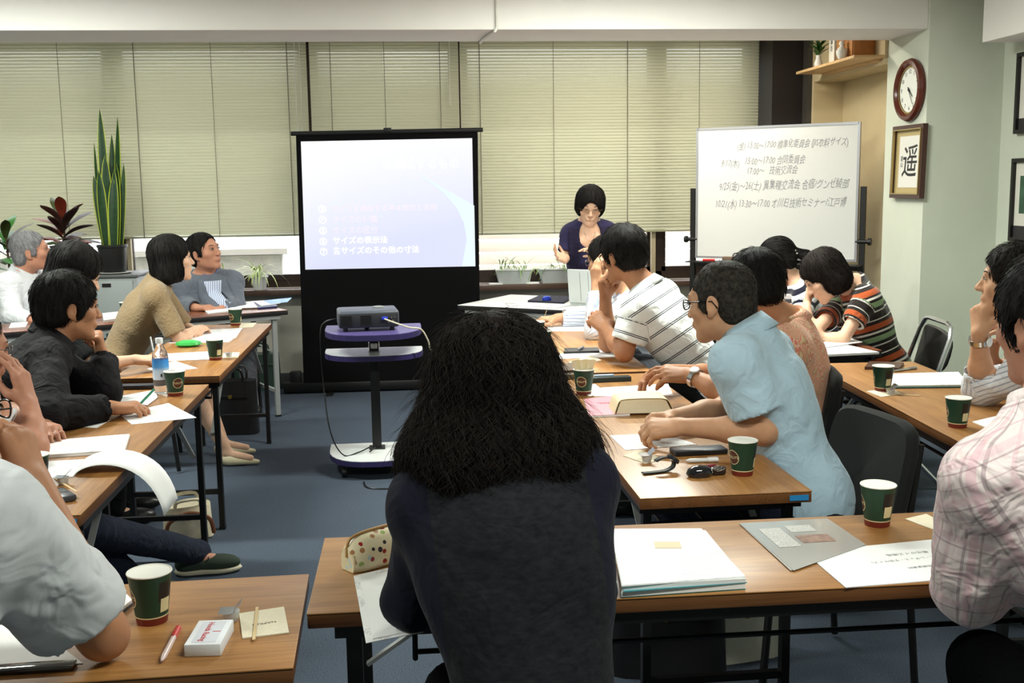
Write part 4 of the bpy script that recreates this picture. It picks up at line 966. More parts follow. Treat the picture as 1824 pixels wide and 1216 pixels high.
# table of the tan cardigan woman
quadthing('paper_sheet', [(296, 630), (372, 626), (374, 640), (280, 644)], TZ, .0012, M_print, 'printed sheet left of the cup at the tan cardigan woman', 'paper', PG)
quadthing('paper_sheet', [(262, 657), (312, 643), (352, 656), (284, 664)], TZ, .0012, M_pp, 'folded white sheet behind the bottle cap', 'paper', PG)
quadthing('paper_sheet', [(358, 588), (432, 584), (420, 602), (352, 606)], TZ + .001, .0015, M_print, 'printed table sheet before the tan cardigan woman', 'paper', PG)
quadthing('paper_sheet', [(300, 611), (345, 598), (420, 600), (408, 609)], TZ, .001, M_print2, 'under sheet beside the green pouch', 'paper', PG)
quadthing('napkin', [(398, 629), (427, 628), (424, 637), (396, 638)], TZ, .002, M_nap, 'cream napkin at the corner cup of the tan cardigan woman', 'napkin', 'napkins on the tables')
creamer(408, 636, 'creamer pot on the napkin at the corner cup')
quadthing('napkin', [(428, 576), (457, 575), (450, 583), (426, 584)], TZ, .002, M_nap, 'cream napkin behind the far cup on the tan cardigan woman table', 'napkin', 'napkins on the tables')
t = empty('green_pouch', atz(336, 617, TZ), .1, 'bright green rounded pouch on the tan cardigan woman table', 'pouch')
MB().lathe([(0, 0), (.05, .003), (.066, .012), (.06, .024), (.035, .032), (0, .034)], 24, M=Matrix.Diagonal((1., .7, 1.))).build('pouch', mat('bright_green_vinyl', srgb(60, 170, 80), .3, noise=.2, nscale=60), t)
MB().tube(smooth_path([(.06, 0, .012), (.1, .01, .004), (.14, -.02, .004)]), .002, 5).build('strap', mat('lime_cord', srgb(150, 190, 60), .5), t)
# angled table of the grey suited man
stack('open_notebook', [(356, 546), (420, 538), (430, 553), (372, 560)], TZ, [(.006, M_pp, 'pages'), (.002, M_print2, 'top_page')], 'open white notebook before the grey suited man', 'notebook', PG)
stack('paper_sheet', [(398, 541), (470, 536), (462, 548), (410, 550)], TZ + .006, [(.004, M_pp, 'sheets'), (.0015, M_print2, 'top_sheet')], 'loose white sheets right of the grey suited man notebook', 'paper', PG)
quadthing('folder', [(452, 541), (488, 536), (494, 548), (460, 551)], TZ, .012, mat('navy_folder', srgb(26, 40, 86), .4), 'dark blue folder on the angled table', 'folder')
quadthing('paper_sheet', [(454, 538), (486, 534), (500, 540), (466, 545)], TZ + .014, .001, M_pp, 'white sheet lying on the dark blue folder', 'paper', PG)
quadthing('plastic_file', [(470, 535), (520, 530), (512, 538), (482, 541)], TZ + .016, .001, mat('light_blue_file', srgb(110, 160, 225), .4), 'light blue plastic file on top of the folder', 'file')
stack('paper_stack', [(182, 562), (210, 559), (212, 570), (184, 574)], TZ, [(.006, M_pp, 'sheets'), (.004, MATS['glossy_leaflet'], 'leaflet'), (.006, M_pp, 'sheets')], 'small stack of papers beside the cup near the grey cabinet', 'paper', PG)
quadthing('paper_sheet', [(20, 576), (50, 574), (46, 582), (16, 584)], TZ, .004, M_pp, 'white papers in front of the white haired man', 'paper', PG)
# table of the blue polo man
quadthing('paper_sheet', [(1086, 776), (1180, 772), (1242, 792), (1114, 802)], TZ, .0015, M_print, 'printed sheet under the clasped hands of the blue polo man', 'paper', PG)
quadthing('napkin', [(1110, 812), (1140, 802), (1182, 818), (1150, 826)], TZ, .002, M_nap, 'cream napkin under the black wristwatch', 'napkin', 'napkins on the tables')
creamer(1152, 822, 'foil creamer pot on the napkin by the black wristwatch', TZ + .002)
t = empty('notebook_case', atz(1246, 808, TZ), .06, 'dark grey notebook lying behind the white marker', 'notebook')
MB().box((0, .01, .008), (.16, .06, .015), bevel=.003).build('cover', mat('dark_slate_cover', srgb(44, 48, 60), .4), t); MB().box((0, -.021, .008), (.155, .003, .011)).build('pages', M_blkpl, t)
pen('marker_pen', (1222, 824), (1279, 822), .006, mat('silver_white_barrel', srgb(214, 214, 214), .3), MATS['white_cap'], 'white marker pen before the dark grey notebook', 'marker pen', TZ + .001)
t = empty('wristwatch', atz(1174, 842, TZ), .25, 'black digital wristwatch lying on the table', 'watch')
sp_ = smooth_path([(-.05, 0, .003), (-.02, 0, .002), (.02, 0, .003), (.042, 0, .012), (.046, 0, .026), (.034, 0, .04), (.01, 0, .044), (-.012, 0, .036)], 4)
def strap_fn(u, v):
    k_ = u * (len(sp_) - 1); i_ = min(int(k_), len(sp_) - 2); c_ = sp_[i_].lerp(sp_[i_ + 1], k_ - i_); return c_ + Vector((0, (v - .5) * .02, 0))
MB().sheet(strap_fn, 28, 2, .003).build('strap', mat('black_rubber', srgb(14, 15, 17), .5), t, sharp=0)
MB().lathe([(0, -.004), (.018, -.004), (.02, .0), (.017, .007), (0, .008)], 20, (.042, 0, .034), M=Matrix.Rotation(.7, 3, 'Y')).build('case', mat('watch_case', srgb(52, 56, 64), .25, metal=.5), t)
t = empty('key_case', atz(1252, 850, TZ), .1, 'glossy black key case with metal chain and pen', 'key case')
MB().lathe([(0, 0), (.028, .001), (.034, .01), (.03, .022), (.016, .03), (0, .031)], 20, (-.005, .01, 0), M=Matrix.Diagonal((1.15, .7, 1.))).build('pouch', MATS['glossy_black'], t)
for k in range(5): MB().tube([(math.cos(a) * .012 + .02 + .008 * k, math.sin(a) * .006 + .004, .02 + .004 * math.sin(k) + .003 * math.cos(a)) for a in [2 * PI * j / 10 for j in range(10)]], .0014, 5, closed=True).build('chain_link', M_chrome, t)
MB().box((.05, .016, .012), (.04, .02, .022), bevel=.005).build('key_holder', MATS['glossy_black'], t); MB().box((.03, .018, .026), (.025, .012, .008), bevel=.002).build('red_tag', mat('dark_red_tag', srgb(120, 26, 34), .4), t)
t = empty('pink_booklet', atz(1082, 724, TZ), -.06, 'pink covered booklet lying under the cream book', 'booklet')
c4 = [atz(a, b, TZ) - t.location for a, b in ((1050, 744), (1122, 740), (1100, 707), (1040, 714))]; c4 = [rotz(.06) @ v for v in c4]
MB().prism([(v.x, v.y) for v in c4], 0, .0065).build('pages', M_pp, t); MB().prism([(v.x, v.y) for v in c4], .0066, .0075).build('cover', mat('pink_cover', srgb(214, 140, 156), .5, noise=.05), t)
text_mesh('lettering', '衣料サイズ\n研究資料', .014, mat('dark_pink_print', srgb(150, 70, 96), .6), t, Matrix.Translation((.0, .03, .0077)) @ Matrix.Rotation(.2, 4, 'Z'), extrude=.0001)
# thick cream book wrapped in a paper cover, standing open face down
t = empty('wrapped_book', atz(1146, 736, TZ + .007), -.03, 'thick book wrapped in cream paper on the pink booklet', 'book')
prof = [(-.098, 0), (-.092, .02), (-.082, .046), (-.06, .05), (.0, .051), (.065, .05), (.085, .044), (.098, .02), (.106, .0)]
def bfn(u, v):
    k = u * (len(prof) - 1); i = min(int(k), len(prof) - 2); f_ = k - i
    x = prof[i][0] * (1 - f_) + prof[i + 1][0] * f_; z = prof[i][1] * (1 - f_) + prof[i + 1][1] * f_
    return Vector((x * 1.0, v * .13 + .0 * u, z))
MB().sheet(bfn, 18, 4, .002).build('paper_cover', mat('cream_wrapper', srgb(230, 218, 178), .7, noise=.04, nscale=50), t)
MB().prism([(x * .94, max(z - .002, 0)) for x, z in prof], .004, .126, M=Matrix(((1, 0, 0), (0, 0, 1), (0, 1, 0)))).build('pages', mat('cream_pages', srgb(236, 228, 200), .8), t)
quadthing('paper_sheet', [(1054, 692), (1190, 684), (1200, 706), (1058, 706)], TZ, .002, M_print2, 'printed sheet under the resting hands of the paisley shirt man', 'paper', PG)
quadthing('paper_sheet', [(1024, 690), (1060, 684), (1080, 700), (1050, 706)], TZ + .002, .001, M_pp, 'small white sheet behind the sugar stick cup', 'paper', PG)
p = atz(1040, 704, TZ); p = p + Vector((p.x, p.y, 0)).normalized() * CR0
t = empty('sugar_sticks', p, 0, 'cream paper sugar sticks standing in the cup', 'sugar sticks')
for k in range(9):
    a = (k - 4) * .09; MB().box((math.sin(a) * .085 * 1., .006 * ((k % 3) - 1), .098), (.013, .004, .07), Matrix.Rotation(a, 3, 'Y')).build('stick', mat('cream_sachet', srgb(228, 214, 178), .6), t)
def zpen(name, a, b, z, w, h, m, label, cat):
    A, B = atz(*a, z), atz(*b, z); e = empty(name, A, 0, label, cat); MB().bar((0, 0, h / 2), (B - A) + Vector((0, 0, h / 2)), w, h).build('body', m, e); return e
e = zpen('pen_case', (996, 676), (1050, 671), TZ, .035, .02, mat('olive_case', srgb(104, 98, 76), .5), 'olive pen case beside the sugar stick cup', 'pen case')
MB().bar((0, 0, .021), (atz(1050, 671, TZ) - atz(996, 676, TZ)) + Vector((0, 0, .021)), .003, .003).build('zip', M_gst, e)
e = zpen('pen_box', (1052, 680), (1122, 677), TZ, .045, .018, mat('dark_teal_case', srgb(24, 46, 48), .35), 'dark teal pencil box behind the sugar stick cup', 'pencil box')
MB().bar((.02, .03, .02), (.1, .034, .02), .02, .004).build('label_strip', mat('pale_blue_label', srgb(170, 190, 214), .4), e)
quadthing('brown_folder', [(990, 652), (1040, 650), (1046, 662), (994, 666)], TZ, .012, mat('brown_leather', srgb(84, 66, 50), .45), 'brown leather folder behind the olive pen case', 'folder')
# table of the striped polo man
quadthing('paper_sheet', [(978, 632), (1090, 622), (1098, 636), (978, 640)], TZ, .0015, M_print2, 'white sheet under the black wallet at the striped polo man', 'paper', PG)
quadthing('napkin', [(1012, 646), (1052, 634), (1072, 642), (1036, 648)], TZ, .002, M_nap, 'cream napkin just nearer than the black wallet', 'napkin', 'napkins on the tables')
e, q, fn = quadthing('wallet', [(1004, 630), (1068, 628), (1066, 622), (1006, 623)], TZ + .002, .010, mat('black_leather', srgb(28, 28, 30), .4), 'black wallet with a silver pen on it', 'wallet')
MB().tube([(-.02, -.03, .015), (.012, .03, .017)], .006, 8).build('pen', M_chrome, e)
quadthing('paper_sheet', [(976, 584), (1062, 578), (1066, 590), (972, 590)], TZ, .002, M_print2, 'printed sheets between the cups and the pinstripe sleeve', 'paper', PG)
for k, lab in (('a', 'thin wooden stirrer standing in the nearer cup by the curly hair'), ('b', 'thin wooden stirrer standing in the farther cup by the curly hair')):
    stirrer(CUPS[k] + Vector((.0, 0, .022)), CUPS[k] + Vector((.05, .0, .15)), lab, 0)
# wall-side table
e, q, zt = stack('teal_file', [(1560, 671), (1706, 667), (1726, 690), (1562, 692)], TZ, [(.004, mat('dark_teal_back', srgb(50, 100, 110), .4), 'back_cover'), (.006, mat('mint_file', srgb(160, 206, 200), .5), 'folder'), (.002, M_print2, 'top_page')], 'mint file with printed page on the wall-side table', 'file', PG)
quadthing('napkin', [(1543, 697), (1590, 692), (1606, 702), (1570, 707)], TZ, .0015, M_nap, 'napkin under the farther cup of the wall-side table', 'napkin', 'napkins on the tables')
stirrer((1592, 702), (1640, 705), 'wooden stirrer beside the napkin on the wall-side table', TZ + .001)
creamer(1586, 702, 'creamer pot beside the farther cup of the wall-side table')
quadthing('brown_wallet', [(1540, 658), (1600, 660), (1610, 650), (1548, 648)], TZ, .012, mat('dark_brown_leather', srgb(70, 46, 36), .4), 'dark brown leather wallet behind the farther cup', 'wallet')
pen('ballpoint_pen', (1590, 663), (1632, 657), .005, M_chrome, M_gst, 'silver pen beside the dark brown wallet')
quadthing('paper_sheet', [(1732, 752), (1775, 742), (1800, 750), (1770, 768)], TZ, .003, M_pp, 'white sheet on the wall-side table beside the plaid shoulder', 'paper', PG)
stack('report_stack', [(1446, 622), (1478, 612), (1566, 632), (1446, 638)], TZ, [(.004, M_blkpl, 'back_cover'), (.01, M_pp, 'pages')], 'dark backed report under the loose pages of the striped women', 'document', PG)
quadthing('paper_sheet', [(1440, 606), (1500, 598), (1536, 610), (1450, 622)], TZ + .016, .004, M_print, 'loose printed pages under the forearm of the multicolour striped woman', 'paper', PG, curl=.0)
# presenter table: pouch, mouse, laptop
M_lap = mat('pale_grey_plastic', srgb(196, 200, 200), .35)
c4 = [atz(a, b, TZ) for a, b in ((940, 536), (1004, 538), (1030, 528), (966, 526))]
quadthing('laptop_sleeve', [(940, 538), (1004, 541), (1022, 531), (962, 528)], TZ, .012, mat('navy_sleeve', srgb(26, 28, 46), .8), 'dark navy laptop sleeve lying on the white table', 'sleeve')
p = atz(974, 535, TZ + .012)
t = empty('computer_mouse', p, .3, 'shiny blue computer mouse on the navy sleeve', 'mouse')
MB().lathe([(0, 0), (.026, 0), (.03, .008), (.026, .022), (.012, .03), (0, .031)], 20, M=Matrix.Diagonal((1.1, .8, 1.))).build('shell', mat('metallic_blue', srgb(40, 60, 170), .15, metal=.4), t)
MB().tube([(.02, -.004, .024), (.02, .004, .024)], .006, 8).build('wheel', M_chrome, t)
a, b = atz(1020, 543, TZ), atz(1064, 546, TZ)
dl = (b - a).normalized(); t = empty('laptop', a, -.62, 'open pale grey laptop seen from behind on the white table', 'laptop')
MB().box((.13, .12, .012), (.30, .24, .022), bevel=.004).build('keyboard_base', M_lap, t)
ld_ = MB().box((0, 0, .11), (.30, .016, .22), bevel=.005).build('lid', M_lap, t, (.13, -.005, .018)); ld_.rotation_euler = (.12, 0, 0)
for x in (-.06, .0, .06): MB().box((x, -.0085, .11), (.004, .002, .19)).build('lid_rib', mat('lid_line', srgb(150, 156, 156), .4), ld_)
MB().tube(smooth_path([atz(952, 545, TZ + .003), atz(985, 549, TZ + .003), atz(1010, 545, TZ + .003), atz(1030, 544, TZ + .003)]), .002, 5).build('mouse_cable', M_gst, None, label='thin grey mouse cable on the white table', cat='cable')

# ================================================================ BAGS AND SHOES ON THE FLOOR
M_gbag = mat('dark_green_leather', srgb(48, 66, 58), .3, noise=.2, nscale=9); M_bbag = mat('black_bag_leather', srgb(22, 20, 22), .35, noise=.2, nscale=12)
def bag(name, loc, rz, w, d, h, m, label, strap=True, bulge=.2):
    t = empty(name, loc, rz, label, 'bag'); vs = []; n = 16; m_ = 7
    for i in range(m_ + 1):
        s = i / m_; k = 1 - bulge * .6 * s + bulge * math.sin(s * PI) * .3
        for j in range(n):
            a = 2 * PI * j / n; ca, sa = math.cos(a), math.sin(a)
            vs.append(Vector((math.copysign(abs(ca) ** .45, ca) * w / 2 * (1 - .06 * s), math.copysign(abs(sa) ** .6, sa) * d / 2 * k, h * s)))
    fs = [(i * n + j, i * n + (j + 1) % n, (i + 1) * n + (j + 1) % n, (i + 1) * n + j) for i in range(m_) for j in range(n)] + [tuple(reversed(range(n))), tuple(m_ * n + j for j in range(n))]
    MB().add(vs, fs, 0, True).build('body', m, t)
    if strap:
        for s in (-1, 1): MB().tube(smooth_path([(-w * .25, s * d * .3, h * .96), (-w * .2, s * d * .42, h * 1.2), (w * .2, s * d * .42, h * 1.22), (w * .25, s * d * .3, h * .96)]), .008, 6).build('handle', m, t)
    MB().box((0, -d * .5, h * .72), (w * .7, .01, .02), bevel=.002).build('front_strap', m, t)
    MB().lathe([(0, 0), (.014, 0), (.012, .006), (0, .006)], 10, (0, -d * .52, h * .72), M=Matrix.Rotation(R90, 3, 'X')).build('buckle', mat('brass', srgb(170, 140, 70), .3, metal=.9), t)
    return t
p = atz(470, 697, 0); bag('handbag', (p.x - .06, p.y + .1, 0), .1, .36, .16, .27, M_gbag, 'dark green leather handbag on the floor by the angled table leg')
p = atz(436, 775, 0); bag('handbag', (p.x - .07, p.y + .08, 0), -.1, .30, .14, .33, M_bbag, 'black leather tote bag under the tan cardigan woman table')
p = atz(352, 960, 0); t = bag('handbag', (p.x - .05, p.y + .06, 0), .3, .21, .14, .14, mat('cream_canvas', srgb(214, 202, 176), .7, noise=.15, nscale=25), 'cream canvas bag with brown straps beside the table leg')
for s in (-1, 1):
    MB().tube(smooth_path([(-.1, -.072, .02), (-.08, -.078, .09), (0, -.08, .12), (.08, -.078, .09), (.1, -.072, .02)]), .009, 6).build('brown_trim', mat('brown_strap', srgb(104, 58, 34), .5), t); break
p = atz(1330, 1190, 0); b_ = bag('paper_bag', (p.x, p.y + .1, 0), .2, .30, .12, .22, mat('white_paper_bag', srgb(222, 218, 206), .6, noise=.05, nscale=30), 'white paper bag with yellow lining under the near table')
MB().box((0, 0, .222), (.27, .085, .012), bevel=.004).build('lining', mat('yellow_lining', srgb(214, 190, 90), .6), b_)
p = atz(1200, 1215, 0); bag('backpack', (p.x, p.y + .12, 0), -.2, .38, .22, .28, M_bbag, 'black bag on the floor under the near table')
# cables on the floor at the cart
MB().tube(smooth_path([atz(648, 858, .004), atz(655, 868, .004), atz(690, 870, .004), atz(740, 866, .004)]), .004, 6).build('floor_cable', M_blkpl, None, label='black cable loop on the carpet before the cart', cat='cable')
# ================================================================ PEOPLE: soft-blended limb volumes turned into one continuous skin
V3 = lambda *a: np.array(a, float)
def nv(v): v = np.asarray(v, float); return v / (np.linalg.norm(v) + 1e-12)
class Vol:
    """list of volumes: tapered capsules and ellipsoids, smoothly merged in order"""
    def __init__(s): s.p = []
    def cap(s, a, b, ra, rb, k=.02, tag=0, n=None, sc=1., op=1):
        s.p.append(('c', np.array(a, float), np.array(b, float), ra, rb, k, tag, None if n is None else nv(n), sc, op)); return s
    def ell(s, c, ax, r, k=.02, tag=0, op=1):
        s.p.append(('e', np.array(c, float), np.array(ax, float), np.array(r, float), 0, k, tag, None, 1., op)); return s
    def bound(s, q):
        if q[0] == 'c':
            r = max(q[3], q[4]) * max(1., q[8]); return (q[1] + q[2]) / 2, np.linalg.norm(q[2] - q[1]) / 2 + r
        return q[1], float(max(q[3]))
    @staticmethod
    def dist(q, P):
        if q[0] == 'c':
            a, b, ra, rb = q[1], q[2], q[3], q[4]; X = P - a; ba = b - a
            if q[7] is not None:
                n = q[7]; f = 1 / q[8] - 1; X = X + np.outer((X @ n) * f, n); ba = ba + n * (ba @ n) * f
            t = np.clip((X @ ba) / (ba @ ba + 1e-12), 0, 1)
            Y = X - t[:, None] * ba
            return np.sqrt(np.einsum('ij,ij->i', Y, Y)) - (ra + t * (rb - ra))
        X = (P - q[1]) @ q[2].T; r = q[3]
        A = X / r; k0 = np.sqrt(np.einsum('ij,ij->i', A, A)); B = A / r; k1 = np.sqrt(np.einsum('ij,ij->i', B, B)) + 1e-9
        return k0 * (k0 - 1) / k1
    def ev(s, P, idx=None):
        d = np.full(len(P), 9.)
        for q in s.p: s._merge(d, slice(None), q, P)
        return d
    def _merge(s, d, sel, q, P):
        e = s.dist(q, P); c = d[sel]; k = q[5]
        if q[9] > 0:
            h = np.maximum(k - np.abs(c - e), 0) / k; d[sel] = np.minimum(c, e) - h * h * k * .25
        else:
            e = -e; h = np.maximum(k - np.abs(c - e), 0) / k; d[sel] = np.maximum(c, e) + h * h * k * .25
    def grad(s, P, e=.002):
        g = np.stack([s.ev(P + V3(e, 0, 0)) - s.ev(P - V3(e, 0, 0)), s.ev(P + V3(0, e, 0)) - s.ev(P - V3(0, e, 0)), s.ev(P + V3(0, 0, e)) - s.ev(P - V3(0, 0, e))], 1)
        return g / (np.linalg.norm(g, axis=1)[:, None] + 1e-9)
    def tags(s, P):
        best = np.full(len(P), 9.); tg = np.zeros(len(P), int)
        for q in s.p:
            if q[9] < 0: continue
            e = s.dist(q, P); m = e < best; best[m] = e[m]; tg[m] = q[6]
        return tg
    def mesh(s, res, post=None, pad=.03, skip=()):
        lo = np.full(3, 1e9); hi = np.full(3, -1e9)
        for q in s.p:
            if q[9] < 0: continue
            if q[0] == 'c':
                r = max(q[3], q[4]) * max(1., q[8])
                for e in (q[1], q[2]): lo = np.minimum(lo, e - r); hi = np.maximum(hi, e + r)
            else:
                r = np.abs(q[2].T * q[3]).sum(1) * .95; lo = np.minimum(lo, q[1] - r); hi = np.maximum(hi, q[1] + r)
        lo -= pad; hi += pad; B = 8
        nb = np.ceil((hi - lo) / res / B).astype(int); n = nb * B
        V = np.ones(n, np.float32)
        bi = np.stack(np.meshgrid(*[np.arange(k) for k in nb], indexing='ij'), -1).reshape(-1, 3)
        ctr = lo + (bi * B + (B - 1) / 2) * res; hd = res * B * .5 * 1.75
        dc = s.ev(ctr)
        act = np.abs(dc) < hd + .035
        for b in bi[(~act) & (dc < 0)]: V[b[0] * B:b[0] * B + B, b[1] * B:b[1] * B + B, b[2] * B:b[2] * B + B] = -1
        ab = bi[act]; ac = ctr[act]
        off = np.stack(np.meshgrid(*[np.arange(B)] * 3, indexing='ij'), -1).reshape(-1, 3)
        P = (lo + (ab[:, None, :] * B + off[None]) * res)               # (nblk, 512, 3)
        D = np.full((len(ab), B ** 3), 9.)
        for q in s.p:
            if q[6] in skip: continue
            c, r = s.bound(q)
            near = np.linalg.norm(ac - c, axis=1) < r + hd + max(q[5], .02)
            if q[0] == 'c' and near.any():
                X = ac[near] - q[1]; ba = q[2] - q[1]; t = np.clip(X @ ba / (ba @ ba + 1e-12), 0, 1)
                ok = np.linalg.norm(X - t[:, None] * ba, axis=1) < max(q[3], q[4]) * max(1., q[8]) + hd + max(q[5], .02)
                idx = np.where(near)[0][ok]
            else: idx = np.where(near)[0]
            if not len(idx): continue
            d = D[idx].reshape(-1); s._merge(d, slice(None), q, P[idx].reshape(-1, 3)); D[idx] = d.reshape(len(idx), -1)
        if post is not None: D = post(P.reshape(-1, 3), D.reshape(-1)).reshape(D.shape)
        D = D.reshape(-1, B, B, B).astype(np.float32)
        for i, b in enumerate(ab): V[b[0] * B:b[0] * B + B, b[1] * B:b[1] * B + B, b[2] * B:b[2] * B + B] = D[i]
        return surface_nets(V, lo, res)
def surface_nets(V, lo, res):
    S = V < 0
    c = np.zeros(tuple(k - 1 for k in V.shape), np.uint8)
    for dx in (0, 1):
        for dy in (0, 1):
            for dz in (0, 1): c += S[dx:dx + c.shape[0], dy:dy + c.shape[1], dz:dz + c.shape[2]]
    mixed = (c > 0) & (c < 8)
    I = np.argwhere(mixed); vid = np.full(c.shape, -1, np.int32); vid[mixed] = np.arange(len(I))
    corners = [(dx, dy, dz) for dx in (0, 1) for dy in (0, 1) for dz in (0, 1)]
    val = np.stack([V[I[:, 0] + a, I[:, 1] + b, I[:, 2] + d] for a, b, d in corners], 1)
    acc = np.zeros((len(I), 3)); cnt = np.zeros(len(I))
    for i, a in enumerate(corners):
        for j in range(i + 1, 8):
            b = corners[j]
            if sum(abs(x - y) for x, y in zip(a, b)) != 1: continue
            m = (val[:, i] < 0) != (val[:, j] < 0); t = val[:, i] / (val[:, i] - val[:, j] + 1e-12)
            p = np.array(a)[None] + t[:, None] * (np.array(b) - np.array(a))[None]
            acc[m] += p[m]; cnt[m] += 1
    verts = lo + (I + acc / cnt[:, None]) * res
    Q = []
    for ax in range(3):
        sl0 = [slice(None)] * 3; sl1 = [slice(None)] * 3; sl0[ax] = slice(0, -1); sl1[ax] = slice(1, None)
        a = S[tuple(sl0)]; b = S[tuple(sl1)]; E = np.argwhere(a != b)
        u, w = (ax + 1) % 3, (ax + 2) % 3
        E = E[(E[:, u] > 0) & (E[:, w] > 0) & (E[:, u] < V.shape[u] - 1) & (E[:, w] < V.shape[w] - 1)]
        if not len(E): continue
        flip = a[E[:, 0], E[:, 1], E[:, 2]]
        def g(du, dw):
            F = E.copy(); F[:, u] -= du; F[:, w] -= dw; return vid[F[:, 0], F[:, 1], F[:, 2]]
        q = np.stack([g(0, 0), g(1, 0), g(1, 1), g(0, 1)], 1)
        q[~flip] = q[~flip][:, ::-1]
        Q.append(q)
    Q = np.concatenate(Q); Q = Q[(Q >= 0).all(1)]
    return verts, Q
def np_mesh(name, verts, quads, mats, parent=None, origin=None, attr=None, smooth=True, k=4):
    me = bpy.data.meshes.new(name); verts = np.asarray(verts, np.float32)
    if origin is not None: verts = verts - np.asarray(origin, np.float32)
    me.vertices.add(len(verts)); me.vertices.foreach_set('co', verts.ravel())
    nq = len(quads); me.loops.add(nq * k); me.polygons.add(nq)
    me.loops.foreach_set('vertex_index', np.asarray(quads, np.int32).ravel())
    me.polygons.foreach_set('loop_start', np.arange(0, nq * k, k, dtype=np.int32))
    me.polygons.foreach_set('use_smooth', np.full(nq, smooth))
    for m in (mats if isinstance(mats, (list, tuple)) else [mats]): me.materials.append(m)
    if attr is not None:
        a = me.attributes.new('pat', 'FLOAT_VECTOR', 'POINT'); a.data.foreach_set('vector', np.asarray(attr, np.float32).ravel())
    me.update(calc_edges=True); me.validate()
    o = bpy.data.objects.new(name, me); COL.objects.link(o)
    if parent is not None: o.parent = parent
    return o
def smooth_verts(v, q, n=1, f=.5):
    for _ in range(n):
        acc = np.zeros_like(v); cnt = np.zeros(len(v))
        for i in range(4):
            j = (i + 1) % 4
            np.add.at(acc, q[:, i], v[q[:, j]]); np.add.at(cnt, q[:, i], 1); np.add.at(acc, q[:, j], v[q[:, i]]); np.add.at(cnt, q[:, j], 1)
        v = v * (1 - f) + f * acc / np.maximum(cnt, 1)[:, None]
    return v
def simplify_hidden(v, q, hidden, cell=.03):
    """merges the vertices that clothing hides on a coarse lattice, keeping one closed surface; returns verts, triangles"""
    key = np.floor(v / cell).astype(np.int64); key = key[:, 0] * 73856093 ^ key[:, 1] * 19349663 ^ key[:, 2] * 83492791
    idx = np.arange(len(v)); uq, inv = np.unique(key[hidden], return_inverse=True)
    cs = np.zeros((len(uq), 3)); cn = np.zeros(len(uq)); np.add.at(cs, inv, v[hidden]); np.add.at(cn, inv, 1)
    vis = np.where(~hidden)[0]; new = np.concatenate([v[vis], cs / cn[:, None]]); mp = np.empty(len(v), np.int64); mp[vis] = np.arange(len(vis)); mp[hidden] = len(vis) + inv
    t = np.concatenate([q[:, [0, 1, 2]], q[:, [0, 2, 3]]]); t = mp[t]
    t = t[(t[:, 0] != t[:, 1]) & (t[:, 1] != t[:, 2]) & (t[:, 0] != t[:, 2])]
    _, first = np.unique(np.sort(t, 1), axis=0, return_index=True); t = t[first]
    us, inv2 = np.unique(t, return_inverse=True)
    return new[us], inv2.reshape(-1, 3)
def head_axes(yaw, pitch, roll=0.):
    """yaw: 0 looks to +Y (window), +90deg looks to +X; pitch up positive; returns rows x(right), y(forward), z(up)"""
    cy, sy = math.cos(yaw), math.sin(yaw); cp, sp = math.cos(pitch), math.sin(pitch)
    fwd = V3(sy * cp, cy * cp, sp); right = V3(cy, -sy, 0); up = np.cross(right, fwd)
    cr, sr = math.cos(roll), math.sin(roll)
    r2 = right * cr + up * sr; u2 = up * cr - right * sr
    return np.array([r2, fwd, u2])
D2R = PI / 180
# ---------------------------------------------------------------- skin, hair, cloth materials
def skin_mat(name, c):
    return mat(name, c, .5, spec=.35, noise=.07, nscale=45, sss=.12, bump=.05, bscale=350)
M_skin = {'a': skin_mat('skin_medium', srgb(196, 148, 116)), 'b': skin_mat('skin_tan', srgb(176, 124, 92)), 'c': skin_mat('skin_fair', srgb(214, 172, 146)), 'd': skin_mat('skin_ruddy', srgb(186, 132, 108))}
def hair_mat(name, c, c2=None, rough=.6):
    if name in MATS: return MATS[name]
    m = mat(name, c, max(rough, .7), spec=.16); N, L, b = nodes_of(m)
    tc = N.new('ShaderNodeTexCoord'); n = N.new('ShaderNodeTexNoise'); n.inputs['Scale'].default_value = 90; n.inputs['Detail'].default_value = 3; L.new(tc.outputs['Object'], n.inputs['Vector'])
    cr = N.new('ShaderNodeValToRGB'); cr.color_ramp.elements[0].position = .35; cr.color_ramp.elements[0].color = (*c, 1); cr.color_ramp.elements[1].position = .7; cr.color_ramp.elements[1].color = (*(c2 or tuple(x * 1.8 for x in c)), 1)
    L.new(n.outputs['Fac'], cr.inputs[0]); L.new(cr.outputs[0], b.inputs['Base Color'])
    bp = N.new('ShaderNodeBump'); bp.inputs['Strength'].default_value = .4; bp.inputs['Distance'].default_value = .004; L.new(n.outputs['Fac'], bp.inputs['Height']); L.new(bp.outputs[0], b.inputs['Normal'])
    return m
M_hair = hair_mat('black_hair', srgb(18, 16, 16)); M_hairb = hair_mat('dark_brown_hair', srgb(17, 14, 13), srgb(36, 28, 24)); M_hairg = hair_mat('grey_hair', srgb(112, 110, 114), srgb(142, 140, 143)); M_hairs = hair_mat('short_cropped_hair', srgb(30, 28, 27), srgb(62, 56, 50), .7)
M_eyew = mat('eye_white', srgb(170, 158, 146), .5); M_iris = mat('dark_iris', srgb(26, 18, 14), .15); M_brow = mat('brow_hair', srgb(28, 22, 20), .8)
M_lip = mat('lip_skin', srgb(160, 92, 80), .45); M_lip2 = mat('lipstick_red', srgb(136, 40, 48), .4)
